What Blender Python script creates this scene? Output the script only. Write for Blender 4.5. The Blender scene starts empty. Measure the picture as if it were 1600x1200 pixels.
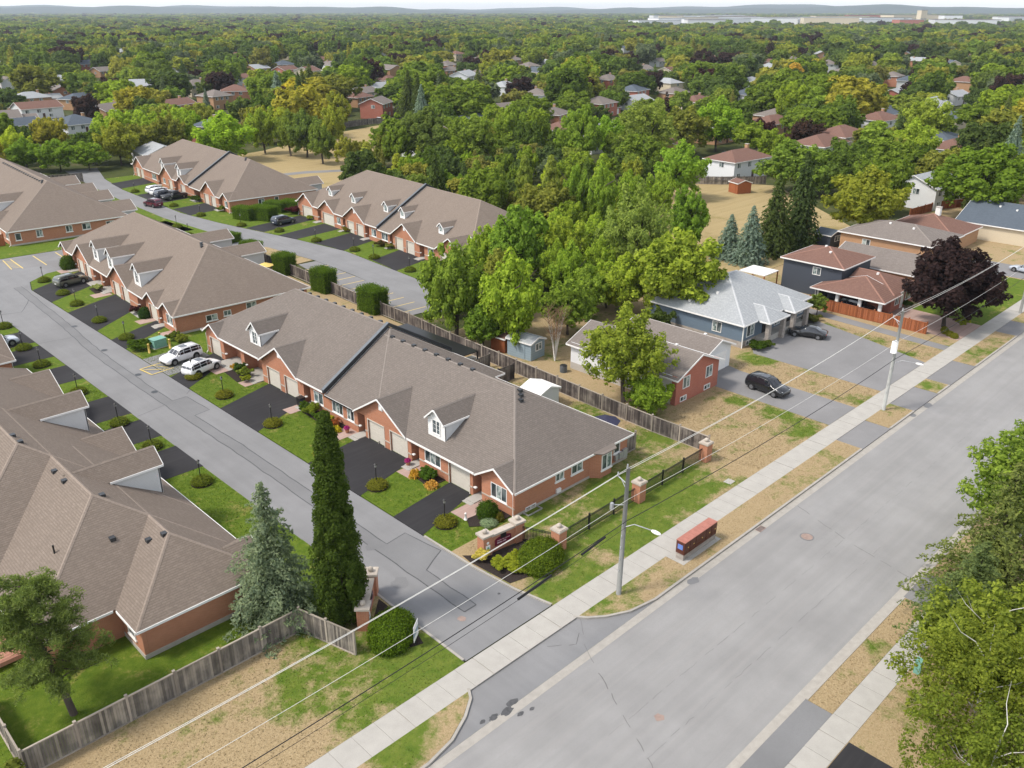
import bpy, math, random
import numpy as np
from math import radians as R, sin, cos, pi, hypot, atan2
from mathutils import Vector

scene = bpy.context.scene
col = scene.collection
# ------------------------------------------------------------------ camera
CAM_H = 38.0
PITCH = math.atan(585.0 / 1348.0)
AZ = R(45.4)
cd = bpy.data.cameras.new('camera'); cam = bpy.data.objects.new('camera', cd); col.objects.link(cam)
cam.location = (0, 0, CAM_H)
cam.rotation_euler = (pi / 2 - PITCH, 0, AZ - pi / 2)
cd.sensor_width = 36.0; cd.lens = 36.0 * 1348.0 / 1600.0
cd.clip_start = 0.5; cd.clip_end = 40000.0
scene.camera = cam
# ------------------------------------------------------------------ sky, sun, exposure
SUN_AZ = R(152.0)          # direction to the sun, counter-clockwise from +X
SUN_EL = R(54.0)
world = bpy.data.worlds.new('World'); scene.world = world; world.use_nodes = True
wn = world.node_tree; wn.nodes.clear()
sky = wn.nodes.new('ShaderNodeTexSky'); sky.sky_type = 'NISHITA'; sky.sun_disc = False
sky.sun_elevation = SUN_EL; sky.sun_rotation = pi / 2 - SUN_AZ
sky.altitude = 100; sky.air_density = 1.0; sky.dust_density = 0.8; sky.ozone_density = 1.0
bg = wn.nodes.new('ShaderNodeBackground'); bg.inputs['Strength'].default_value = 0.15
wo = wn.nodes.new('ShaderNodeOutputWorld')
hs = wn.nodes.new('ShaderNodeHueSaturation'); hs.inputs['Saturation'].default_value = 0.28      # thin high cloud
wn.links.new(sky.outputs[0], hs.inputs['Color']); wn.links.new(hs.outputs[0], bg.inputs[0]); wn.links.new(bg.outputs[0], wo.inputs[0])
sd = bpy.data.lights.new('sun', 'SUN'); sd.energy = 1.75; sd.angle = R(11.0); sd.color = (1.0, 0.925, 0.83)
sun = bpy.data.objects.new('sun', sd); col.objects.link(sun)
sdir = Vector((cos(SUN_EL) * cos(SUN_AZ), cos(SUN_EL) * sin(SUN_AZ), sin(SUN_EL)))
sun.rotation_euler = (-sdir).to_track_quat('-Z', 'Y').to_euler(); sun.location = (0, 0, 80)
vs = scene.view_settings
vs.view_transform = 'Standard'; vs.look = 'None'; vs.exposure = 1.1; vs.gamma = 1.0; vs.use_curve_mapping = False
scene.cycles.max_bounces = 7; scene.cycles.diffuse_bounces = 4; scene.cycles.glossy_bounces = 2
scene.cycles.transmission_bounces = 3; scene.cycles.transparent_max_bounces = 4; scene.cycles.volume_bounces = 0
scene.cycles.caustics_reflective = False; scene.cycles.caustics_refractive = False

# ------------------------------------------------------------------ materials
class NT:
    def __init__(s, name):
        s.m = bpy.data.materials.new(name); s.m.use_nodes = True; s.t = s.m.node_tree; s.t.nodes.clear()
        s.out = s.n('ShaderNodeOutputMaterial')
    def n(s, ty, **kw):
        x = s.t.nodes.new(ty)
        for k, v in kw.items(): setattr(x, k, v)
        return x
    def l(s, a, b): s.t.links.new(a, b)
    def val(s, sock, v):
        if hasattr(v, 'is_output'): s.l(v, sock)
        else: sock.default_value = v
    def math(s, op, a, b=0.0):
        x = s.n('ShaderNodeMath', operation=op); s.val(x.inputs[0], a); s.val(x.inputs[1], b); return x.outputs[0]
    def mix(s, f, a, b, mode='MIX'):
        x = s.n('ShaderNodeMix', data_type='RGBA', blend_type=mode)
        s.val(x.inputs[0], f)
        for i, v in ((6, a), (7, b)): s.val(x.inputs[i], (*v, 1) if isinstance(v, tuple) and len(v) == 3 else v)
        return x.outputs[2]
    def pos(s): return s.n('ShaderNodeNewGeometry').outputs['Position']
    def map(s, vec, sc=(1, 1, 1), rot=(0, 0, 0)):
        x = s.n('ShaderNodeMapping'); s.l(vec, x.inputs[0]); x.inputs['Scale'].default_value = sc; x.inputs['Rotation'].default_value = rot; return x.outputs[0]
    def noise(s, vec, scale, det=3, rough=0.55, dist=0.0):
        x = s.n('ShaderNodeTexNoise'); s.l(vec, x.inputs['Vector']); x.inputs['Scale'].default_value = scale
        x.inputs['Detail'].default_value = det; x.inputs['Roughness'].default_value = rough; x.inputs['Distortion'].default_value = dist
        return x.outputs['Fac']
    def ramp(s, f, lo, hi):
        x = s.n('ShaderNodeMapRange'); s.l(f, x.inputs[0]); x.inputs[1].default_value = lo; x.inputs[2].default_value = hi; x.clamp = True; return x.outputs[0]
    def bsdf(s, color, rough=0.8, spec=0.3, metal=0.0, bump=None, bstr=0.3, bdist=0.05):
        b = s.n('ShaderNodeBsdfPrincipled'); s.val(b.inputs['Base Color'], (*color, 1) if isinstance(color, tuple) else color)
        s.val(b.inputs['Roughness'], rough); b.inputs['Specular IOR Level'].default_value = spec; b.inputs['Metallic'].default_value = metal
        if bump is not None:
            bp = s.n('ShaderNodeBump'); s.l(bump, bp.inputs['Height']); bp.inputs['Strength'].default_value = bstr; bp.inputs['Distance'].default_value = bdist
            s.l(bp.outputs[0], b.inputs['Normal'])
        s.l(b.outputs[0], s.out.inputs[0]); return b
    def wallvec(s):      # horizontal run along the surface, height
        g = s.n('ShaderNodeNewGeometry'); a = s.n('ShaderNodeSeparateXYZ'); s.l(g.outputs['Position'], a.inputs[0])
        b = s.n('ShaderNodeSeparateXYZ'); s.l(g.outputs['True Normal'], b.inputs[0])
        ax = s.math('ABSOLUTE', b.outputs[0]); ay = s.math('ABSOLUTE', b.outputs[1])
        f = s.math('GREATER_THAN', ay, ax)
        mx = s.n('ShaderNodeMix', data_type='FLOAT'); s.l(f, mx.inputs[0]); s.l(a.outputs[1], mx.inputs[2]); s.l(a.outputs[0], mx.inputs[3])
        c = s.n('ShaderNodeCombineXYZ'); s.l(mx.outputs[0], c.inputs[0]); s.l(a.outputs[2], c.inputs[1]); return c.outputs[0]

def plain(name, c, rough=0.7, spec=0.3, metal=0.0, var=0.18, scale=3.0):
    t = NT(name); p = t.pos(); n = t.noise(p, scale, 4); n2 = t.noise(p, scale * 9, 2)
    f = t.math('ADD', t.math('MULTIPLY', n, 0.7), t.math('MULTIPLY', n2, 0.3))
    lo = tuple(x * (1 - var) for x in c); hi = tuple(min(1, x * (1 + var)) for x in c)
    t.bsdf(t.mix(t.ramp(f, 0.3, 0.7), lo, hi), rough, spec, metal); return t.m

def asphalt(name, c, streak=None, var=0.12, warm=None, patch=0.0):
    t = NT(name); p = t.pos()
    fine = t.noise(p, 9.0, 3, 0.7); big = t.noise(p, 0.22, 4, 0.6)
    lo = tuple(x * (1 - var) for x in c); hi = tuple(x * (1 + var) for x in c)
    colr = t.mix(t.ramp(big, 0.3, 0.7), lo, hi)
    if streak:
        sv = t.map(p, streak); st = t.noise(sv, 1.0, 3, 0.6)
        colr = t.mix(t.math('MULTIPLY', t.ramp(st, 0.42, 0.66), 0.3), colr, tuple(x * 0.74 for x in c))
        st2 = t.noise(t.map(p, (streak[0] * 1.7, streak[1] * 1.9, 1)), 1.0, 2, 0.5)
        colr = t.mix(t.math('MULTIPLY', t.ramp(st2, 0.5, 0.7), 0.3), colr, warm or hi)
    colr = t.mix(t.math('MULTIPLY', t.ramp(fine, 0.35, 0.75), 0.22), colr, tuple(x * 0.7 for x in c))
    if patch:
        v = t.n('ShaderNodeTexVoronoi'); t.l(t.map(p, (0.16, 0.16, 0.16)), v.inputs['Vector']); v.inputs['Scale'].default_value = 1.0
        colr = t.mix(t.math('MULTIPLY', v.outputs['Color'], patch), colr, tuple(x * 0.8 for x in c))
    t.bsdf(colr, 0.9, 0.25, bump=fine, bstr=0.25, bdist=0.01); return t.m

def grass(name, greens, straw, amount, scale=0.35, rows=None):
    t = NT(name); p = t.pos()
    n = t.noise(p, scale, 5, 0.62, 0.4); n2 = t.noise(p, scale * 5, 4, 0.65); f = t.noise(t.map(p, (1, 1, 0.2)), 7.0, 4, 0.75); ff = t.noise(p, 28.0, 2, 0.6)
    g = t.mix(t.ramp(n2, 0.32, 0.68), greens[0], greens[1])
    s_ = t.mix(t.ramp(f, 0.3, 0.7), straw[0], straw[1])
    if rows:
        w = t.noise(t.map(p, rows), 1.0, 2); s_ = t.mix(t.ramp(w, 0.4, 0.6), s_, straw[0])
    k = t.math('ADD', t.math('MULTIPLY', n, 0.62), t.math('ADD', t.math('MULTIPLY', n2, 0.25), t.math('MULTIPLY', f, 0.13)))
    c = t.mix(t.ramp(k, amount - 0.055, amount + 0.055), g, s_)
    c = t.mix(t.math('MULTIPLY', t.ramp(ff, 0.35, 0.7), 0.45), c, tuple(x * 0.45 for x in greens[0]))
    c = t.mix(t.math('MULTIPLY', t.ramp(f, 0.55, 0.75), 0.25), c, tuple(min(1, x * 1.6) for x in greens[1]))
    t.bsdf(c, 0.95, 0.1, bump=f, bstr=0.7, bdist=0.12); return t.m

def brickm(name, c1, c2, mortar, bw=0.23, rh=0.078, ms=0.012, var=0.25, bump=0.3):
    t = NT(name); v = t.wallvec(); b = t.n('ShaderNodeTexBrick'); t.l(v, b.inputs['Vector'])
    for k, x in (('Color1', c1), ('Color2', c2), ('Mortar', mortar)): b.inputs[k].default_value = (*x, 1)
    b.inputs['Scale'].default_value = 1.0; b.inputs['Mortar Size'].default_value = ms; b.inputs['Brick Width'].default_value = bw; b.inputs['Row Height'].default_value = rh
    b.inputs['Bias'].default_value = -0.1
    n = t.noise(t.pos(), 0.7, 5, 0.65); n2 = t.noise(t.pos(), 6.0, 3)
    c = t.mix(t.math('MULTIPLY', t.ramp(n, 0.35, 0.7), var), b.outputs[0], tuple(x * 0.55 for x in c1))
    c = t.mix(t.math('MULTIPLY', n2, var * 0.8), c, tuple(min(1, x * 1.35) for x in c2))
    t.bsdf(c, 0.9, 0.15, bump=b.outputs['Fac'], bstr=bump, bdist=-0.012); return t.m

def siding(name, c, pitch=0.12):
    t = NT(name); v = t.wallvec(); sx = t.n('ShaderNodeSeparateXYZ'); t.l(v, sx.inputs[0])
    fr = t.math('FRACT', t.math('DIVIDE', sx.outputs[1], pitch))
    n = t.noise(t.pos(), 1.3, 3)
    colr = t.mix(t.ramp(fr, 0.0, 0.14), tuple(x * 0.6 for x in c), c); colr = t.mix(t.math('MULTIPLY', n, 0.25), colr, tuple(x * 0.82 for x in c))
    t.bsdf(colr, 0.6, 0.3, bump=fr, bstr=0.4, bdist=0.02); return t.m

def wood(name, c1, c2, c3):
    t = NT(name); oi = t.n('ShaderNodeObjectInfo'); p = t.map(t.pos(), (5, 5, 0.7)); n = t.noise(p, 1.6, 5, 0.7); n2 = t.noise(t.pos(), 0.9, 3)
    c = t.mix(t.ramp(n, 0.3, 0.7), c1, c2); c = t.mix(t.ramp(n2, 0.45, 0.68), c, c3)
    rp = t.n('ShaderNodeNewGeometry').outputs['Random Per Island']
    rr = t.math('FRACT', t.math('ADD', t.math('MULTIPLY', rp, 13.7), t.math('MULTIPLY', oi.outputs['Random'], 7.3)))
    c = t.mix(t.math('MULTIPLY', t.ramp(rr, 0.25, 1.0), 0.7), c, tuple(x * 0.42 for x in c1)); c = t.mix(t.math('MULTIPLY', t.ramp(rr, 0.3, 0.0), 0.45), c, c3)
    t.bsdf(c, 0.9, 0.15, bump=n, bstr=0.4, bdist=0.02); return t.m

def paint(name, c, rough=0.25):
    t = NT(name); b = t.bsdf(c, rough, 0.5, 0.0); b.inputs['Coat Weight'].default_value = 0.6; b.inputs['Coat Roughness'].default_value = 0.08; return t.m

def leafm(name, c=None, pal=None, trans=0.48, var=0.5):
    t = NT(name); oi = t.n('ShaderNodeObjectInfo'); isl = t.n('ShaderNodeNewGeometry').outputs['Random Per Island']
    if pal:
        cr = t.n('ShaderNodeValToRGB'); cr.color_ramp.interpolation = 'CONSTANT'; el = cr.color_ramp.elements
        while len(el) < len(pal): el.new(0.5)
        for i, q in enumerate(pal): el[i].position = i / len(pal); el[i].color = (*q, 1)
        t.l(oi.outputs['Random'], cr.inputs[0]); base = cr.outputs[0]
    elif c: base = t.mix(0.0, c, c)
    else: base = oi.outputs['Color']
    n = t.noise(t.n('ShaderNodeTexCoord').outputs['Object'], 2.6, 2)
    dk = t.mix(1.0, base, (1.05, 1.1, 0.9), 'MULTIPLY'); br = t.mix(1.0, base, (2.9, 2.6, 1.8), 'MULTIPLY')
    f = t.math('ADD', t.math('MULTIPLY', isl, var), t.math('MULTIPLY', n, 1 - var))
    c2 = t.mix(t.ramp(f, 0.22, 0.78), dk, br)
    d = t.n('ShaderNodeBsdfDiffuse'); t.l(c2, d.inputs[0]); tr = t.n('ShaderNodeBsdfTranslucent')
    t.l(t.mix(1.0, c2, (1.1, 1.2, 0.7), 'MULTIPLY'), tr.inputs[0])
    mx = t.n('ShaderNodeMixShader'); mx.inputs[0].default_value = trans; t.l(d.outputs[0], mx.inputs[1]); t.l(tr.outputs[0], mx.inputs[2]); t.l(mx.outputs[0], t.out.inputs[0])
    return t.m

M = {}
M['street'] = asphalt('street_asphalt', (0.248, 0.243, 0.238), streak=(0.035, 1.1, 1), warm=(0.275, 0.262, 0.25))
M['lane'] = asphalt('lane_asphalt', (0.205, 0.204, 0.206), patch=0.25, streak=(0.9, 0.05, 1))
M['tar'] = asphalt('tar_patch', (0.17, 0.17, 0.172))
M['tar_dark'] = plain('crack_dark', (0.11, 0.108, 0.105), 0.9, 0.2, var=0.3)
M['rust'] = plain('rust_stain', (0.27, 0.20, 0.17), 0.9, 0.2)
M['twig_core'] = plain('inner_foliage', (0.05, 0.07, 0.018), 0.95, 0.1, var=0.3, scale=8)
M['seal'] = plain('crack_sealant', (0.075, 0.075, 0.077), 0.7, var=0.4, scale=5)
M['drive'] = asphalt('fresh_asphalt', (0.026, 0.025, 0.027), streak=(0.12, 1.6, 1), var=0.2, warm=(0.045, 0.043, 0.043))
M['drive_old'] = asphalt('worn_asphalt', (0.20, 0.196, 0.196), patch=0.3)
M['concrete'] = plain('concrete', (0.355, 0.338, 0.308), 0.9, 0.2, var=0.09, scale=1.1)
M['kerb'] = plain('kerb_concrete', (0.33, 0.308, 0.275), 0.9, 0.2, var=0.14, scale=2.0)
M['paver'] = brickm('paver_walk', (0.34, 0.235, 0.20), (0.40, 0.29, 0.25), (0.25, 0.2, 0.17), 0.25, 0.15, 0.01)
M['yellow'] = plain('yellow_paint', (0.62, 0.46, 0.13), 0.8, var=0.2, scale=9)
M['bollard'] = plain('bollard_yellow', (0.72, 0.5, 0.14), 0.55)
M['lawn'] = grass('lawn_green', ((0.075, 0.13, 0.012), (0.135, 0.185, 0.022)), ((0.26, 0.22, 0.07), (0.33, 0.26, 0.10)), 0.605)
M['lawn_mix'] = grass('lawn_patchy', ((0.07, 0.115, 0.015), (0.13, 0.16, 0.03)), ((0.26, 0.19, 0.085), (0.36, 0.26, 0.13)), 0.535, 0.24)
M['dry'] = grass('lawn_dry', ((0.12, 0.135, 0.025), (0.19, 0.165, 0.045)), ((0.30, 0.205, 0.095), (0.42, 0.295, 0.16)), 0.435, 0.22)
M['field'] = grass('field_dry', ((0.2, 0.17, 0.06), (0.26, 0.2, 0.08)), ((0.36, 0.275, 0.14), (0.44, 0.34, 0.18)), 0.40, 0.08, rows=(0.05, 0.9, 1))
M['ground'] = grass('ground_cover', ((0.045, 0.06, 0.018), (0.075, 0.085, 0.025)), ((0.16, 0.13, 0.07), (0.2, 0.16, 0.09)), 0.60, 0.05)
M['mulch'] = plain('dark_mulch', (0.035, 0.027, 0.024), 0.95, 0.1, var=0.5, scale=9)
M['brick'] = brickm('orange_brick', (0.44, 0.185, 0.105), (0.37, 0.15, 0.083), (0.40, 0.28, 0.205), ms=0.008)
M['brick_red'] = brickm('red_brick', (0.42, 0.135, 0.09), (0.35, 0.11, 0.075), (0.36, 0.24, 0.19), ms=0.008)
M['brick_tan'] = brickm('tan_brick', (0.42, 0.24, 0.13), (0.36, 0.2, 0.11), (0.4, 0.3, 0.2), ms=0.008)
M['stone'] = brickm('grey_stone', (0.38, 0.34, 0.3), (0.25, 0.22, 0.2), (0.3, 0.28, 0.26), 0.4, 0.18, 0.012)
def roofm(name, c1, c2, mortar, bw, rh, ms, var, bump):
    t = NT(name); v = t.wallvec(); b = t.n('ShaderNodeTexBrick'); t.l(v, b.inputs['Vector'])
    for k, x in (('Color1', c1), ('Color2', c2), ('Mortar', mortar)): b.inputs[k].default_value = (*x, 1)
    b.inputs['Scale'].default_value = 1.0; b.inputs['Mortar Size'].default_value = ms; b.inputs['Brick Width'].default_value = bw; b.inputs['Row Height'].default_value = rh; b.inputs['Bias'].default_value = -0.1
    big = t.noise(t.pos(), 0.35, 4, 0.6); run = t.noise(t.map(v, (1.4, 0.16, 1)), 1.0, 3, 0.6); sp = t.noise(t.map(v, (3.2, 9.0, 1)), 1.0, 2, 0.6)
    c = t.mix(t.math('MULTIPLY', t.ramp(big, 0.35, 0.7), 0.3), b.outputs[0], tuple(x * 0.72 for x in c1))
    c = t.mix(t.math('MULTIPLY', t.ramp(run, 0.5, 0.75), 0.28), c, tuple(x * 0.62 for x in c1))
    c = t.mix(t.math('MULTIPLY', t.ramp(sp, 0.5, 0.8), 0.35), c, tuple(min(1, x * 1.4) for x in c1))
    t.bsdf(c, 0.95, 0.1, bump=b.outputs['Fac'], bstr=bump, bdist=-0.012); return t.m
def shingle(name, c, dark=0.74, bw=0.34, rh=0.09):
    return roofm(name, c, tuple(x * 0.84 for x in c), tuple(x * dark for x in c), bw, rh, 0.016, 0.16, 0.5)
M['roof'] = shingle('brown_shingle', (0.207, 0.168, 0.139))
M['roof_grey'] = shingle('weathered_shingle', (0.178, 0.153, 0.135))
M['roof_pale'] = shingle('pale_grey_shingle', (0.36, 0.375, 0.385))
M['roof_red'] = shingle('red_brown_shingle', (0.195, 0.112, 0.088))
M['roof_dark'] = shingle('slate_shingle', (0.10, 0.12, 0.145))
M['roof_taupe'] = shingle('taupe_shingle', (0.205, 0.178, 0.16))
M['white'] = plain('white_trim', (0.74, 0.73, 0.71), 0.5, var=0.06)
M['cream'] = plain('cream_panel', (0.56, 0.52, 0.45), 0.55, var=0.06)
M['siding_white'] = siding('white_siding', (0.70, 0.71, 0.72))
M['siding_grey'] = siding('light_grey_siding', (0.62, 0.63, 0.63))
M['siding_blue'] = siding('blue_siding', (0.125, 0.172, 0.225))
M['siding_navy'] = siding('navy_siding', (0.055, 0.065, 0.085))
M['siding_cream'] = siding('cream_siding', (0.58, 0.5, 0.37))
M['siding_tan'] = siding('tan_wood_siding', (0.40, 0.20, 0.085), 0.3)
M['shedblue'] = siding('shed_blue', (0.26, 0.33, 0.38), 0.3)
M['foundation'] = plain('foundation_concrete', (0.40, 0.37, 0.33), 0.9, var=0.12)
M['metal_dark'] = plain('dark_metal', (0.035, 0.038, 0.042), 0.45, 0.5, 0.2)
M['flash'] = plain('flashing_grey', (0.11, 0.125, 0.14), 0.5, 0.5, 0.2)
M['black'] = plain('black_paint', (0.012, 0.012, 0.013), 0.45, 0.4)
M['steel'] = plain('galvanised', (0.42, 0.43, 0.44), 0.45, 0.5, 0.5)
M['door_dark'] = plain('entry_door', (0.07, 0.035, 0.03), 0.5)
M['fence'] = wood('weathered_fence', (0.115, 0.10, 0.09), (0.24, 0.215, 0.19), (0.33, 0.29, 0.24))
M['fence_dark'] = wood('dark_fence', (0.06, 0.05, 0.048), (0.13, 0.11, 0.10), (0.24, 0.21, 0.18))
M['fence_rail'] = wood('fence_rail', (0.30, 0.26, 0.215), (0.42, 0.37, 0.31), (0.36, 0.31, 0.26))
M['fence_red'] = wood('stained_fence', (0.27, 0.085, 0.035), (0.36, 0.13, 0.055), (0.32, 0.11, 0.05))
M['deck'] = wood('deck_wood', (0.34, 0.17, 0.12), (0.45, 0.25, 0.18), (0.38, 0.2, 0.14))
M['pole'] = wood('grey_pole', (0.27, 0.27, 0.255), (0.42, 0.42, 0.40), (0.35, 0.36, 0.34))
M['bark'] = wood('bark', (0.06, 0.048, 0.038), (0.13, 0.105, 0.085), (0.1, 0.08, 0.065))
M['birch'] = plain('birch_bark', (0.55, 0.53, 0.49), 0.8, var=0.3, scale=4)
M['stone_cap'] = plain('stone_cap', (0.41, 0.36, 0.305), 0.85, var=0.18)
M['tyre'] = plain('tyre', (0.02, 0.02, 0.021), 0.85)
M['rim'] = plain('rim', (0.22, 0.225, 0.235), 0.35, 0.5, 0.6)
M['lamp_red'] = plain('tail_lamp', (0.35, 0.012, 0.015), 0.3)
M['lamp_clear'] = plain('head_lamp', (0.6, 0.62, 0.64), 0.2, 0.5)
M['mailbox'] = plain('mailbox_brown', (0.085, 0.028, 0.020), 0.4)
M['mailtop'] = plain('mailbox_top', (0.34, 0.135, 0.10), 0.5)
M['blue'] = plain('blue_sticker', (0.12, 0.2, 0.5), 0.5)
M['maroon'] = plain('sign_maroon', (0.13, 0.012, 0.03), 0.5)
M['letter'] = plain('sign_letters', (0.55, 0.40, 0.42), 0.6)
M['teal'] = plain('transformer_green', (0.16, 0.33, 0.27), 0.5)
M['wire_pale'] = plain('pale_conductor', (0.62, 0.61, 0.57), 0.5)
M['wire_black'] = plain('black_cable', (0.015, 0.015, 0.016), 0.6)
M['orange'] = plain('orange_plastic', (0.7, 0.22, 0.03), 0.6)
M['purple'] = plain('umbrella_dark', (0.03, 0.03, 0.06), 0.8)
M['lamp_globe'] = plain('lantern_glass', (0.25, 0.25, 0.24), 0.2)
t = NT('window_glass'); b_ = t.bsdf(t.mix(t.ramp(t.noise(t.pos(), 0.9, 2), 0.4, 0.6), (0.03, 0.04, 0.045), (0.12, 0.145, 0.15)), 0.06, 0.6); M['glass'] = t.m
t = NT('curtained_glass'); b_ = t.bsdf(t.mix(t.ramp(t.noise(t.pos(), 2.2, 2), 0.42, 0.58), (0.10, 0.14, 0.14), (0.40, 0.45, 0.43)), 0.12, 0.5); M['glass_pale'] = t.m
M['car_glass'] = paint('car_glass', (0.012, 0.014, 0.02), 0.05)
for k, c in dict(white=(0.78, 0.78, 0.79), black=(0.010, 0.011, 0.013), olive=(0.10, 0.105, 0.08), silver=(0.42, 0.46, 0.52), maroon=(0.10, 0.012, 0.03), slate=(0.035, 0.045, 0.065), dark=(0.02, 0.022, 0.026)).items():
    M['car_' + k] = paint('car_paint_' + k, c)
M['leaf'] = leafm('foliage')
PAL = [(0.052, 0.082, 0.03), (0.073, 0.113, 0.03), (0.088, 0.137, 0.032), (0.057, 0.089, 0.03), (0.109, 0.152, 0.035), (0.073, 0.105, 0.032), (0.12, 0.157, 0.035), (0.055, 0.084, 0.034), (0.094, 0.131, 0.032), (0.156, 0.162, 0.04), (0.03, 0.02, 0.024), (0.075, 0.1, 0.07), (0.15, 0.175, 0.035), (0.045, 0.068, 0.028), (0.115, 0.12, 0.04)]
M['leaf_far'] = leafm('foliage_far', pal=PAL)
M['hill'] = plain('hill_forest', (0.04, 0.06, 0.045), 1.0, 0.05, var=0.4, scale=0.01)

# ------------------------------------------------------------------ mesh helpers
class MB:
    def __init__(s): s.v = []; s.f = []
    def poly(s, pts):
        n = len(s.v); s.v += [tuple(p) for p in pts]; s.f.append(tuple(range(n, n + len(pts)))); return s
    def box(s, x0, x1, y0, y1, z0, z1, top=None):
        n = len(s.v); a, b, c, d = (x0, x1, y0, y1) if top is None else top
        s.v += [(x0, y0, z0), (x1, y0, z0), (x1, y1, z0), (x0, y1, z0), (a, c, z1), (b, c, z1), (b, d, z1), (a, d, z1)]
        s.f += [tuple(n + i for i in q) for q in ((3, 2, 1, 0), (4, 5, 6, 7), (0, 1, 5, 4), (1, 2, 6, 5), (2, 3, 7, 6), (3, 0, 4, 7))]; return s
    def prism(s, pts, z0, z1):
        n = len(s.v); k = len(pts)
        ar = sum(pts[i][0] * pts[(i + 1) % k][1] - pts[(i + 1) % k][0] * pts[i][1] for i in range(k))
        if ar < 0: pts = pts[::-1]
        s.v += [(x, y, z0) for x, y in pts] + [(x, y, z1) for x, y in pts]
        s.f.append(tuple(n + k - 1 - i for i in range(k))); s.f.append(tuple(n + k + i for i in range(k)))
        s.f += [(n + i, n + (i + 1) % k, n + k + (i + 1) % k, n + k + i) for i in range(k)]; return s
    def extr(s, prof, d):          # closed 3-D profile swept by vector d
        n = len(s.v); k = len(prof); s.v += [tuple(p) for p in prof] + [(p[0] + d[0], p[1] + d[1], p[2] + d[2]) for p in prof]
        s.f.append(tuple(n + k - 1 - i for i in range(k))); s.f.append(tuple(n + k + i for i in range(k)))
        s.f += [(n + i, n + (i + 1) % k, n + k + (i + 1) % k, n + k + i) for i in range(k)]; return s
    def tube(s, pts, rad, k=8, cap=True):
        pts = [Vector(p) for p in pts]; rad = rad if isinstance(rad, (list, tuple)) else [rad] * len(pts); n = len(s.v)
        for i, p in enumerate(pts):
            d = (pts[min(i + 1, len(pts) - 1)] - pts[max(i - 1, 0)]).normalized()
            a = d.cross(Vector((0, 0, 1)));  a = a.normalized() if a.length > 1e-3 else Vector((1, 0, 0)); b = d.cross(a)
            for j in range(k):
                t_ = 2 * pi * j / k; q = p + (a * cos(t_) + b * sin(t_)) * rad[i]; s.v.append((q.x, q.y, q.z))
        for i in range(len(pts) - 1):
            for j in range(k):
                s.f.append((n + i * k + j, n + i * k + (j + 1) % k, n + (i + 1) * k + (j + 1) % k, n + (i + 1) * k + j))
        if cap: s.f.append(tuple(n + j for j in range(k))); s.f.append(tuple(n + (len(pts) - 1) * k + k - 1 - j for j in range(k)))
        return s
    def ball(s, c, r, k=10, m=6):
        n = len(s.v); rx, ry, rz = r if isinstance(r, tuple) else (r, r, r)
        for i in range(m + 1):
            a = -pi / 2 + pi * i / m
            for j in range(k): s.v.append((c[0] + rx * cos(a) * cos(2 * pi * j / k), c[1] + ry * cos(a) * sin(2 * pi * j / k), c[2] + rz * sin(a)))
        for i in range(m):
            for j in range(k): s.f.append((n + i * k + j, n + i * k + (j + 1) % k, n + (i + 1) * k + (j + 1) % k, n + (i + 1) * k + j))
        return s
    def mesh(s, name, mat, smooth=False):
        me = bpy.data.meshes.new(name); me.from_pydata(s.v, [], s.f); me.update()
        if mat: me.materials.append(M[mat] if isinstance(mat, str) else mat)
        if smooth: me.polygons.foreach_set('use_smooth', [True] * len(me.polygons))
        return me
    def build(s, name, mat, parent=None, smooth=False, loc=None):
        return obj(name, s.mesh(name, mat, smooth), parent, loc)
def obj(name, me, parent=None, loc=None, rz=0.0, sc=None):
    o = bpy.data.objects.new(name, me); col.objects.link(o)
    if parent: o.parent = parent
    if loc: o.location = loc
    if rz: o.rotation_euler = (0, 0, rz)
    if sc: o.scale = sc
    return o
def tag(o, label, cat, group=None):
    o['label'] = label; o['category'] = cat
    if group: o['group'] = group
    return o
def thing(name, label, cat, loc=(0, 0, 0), rz=0.0, group=None):
    return tag(obj(name, None, None, loc, rz), label, cat, group)
def struct(o): o['kind'] = 'structure'; return o
def copy_tree(o, parent=None):
    c = o.copy(); col.objects.link(c); c.parent = parent
    for ch in list(o.children): copy_tree(ch, c)
    return c
def B(x0, x1, y0, y1, z0, z1): return MB().box(x0, x1, y0, y1, z0, z1)
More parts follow.
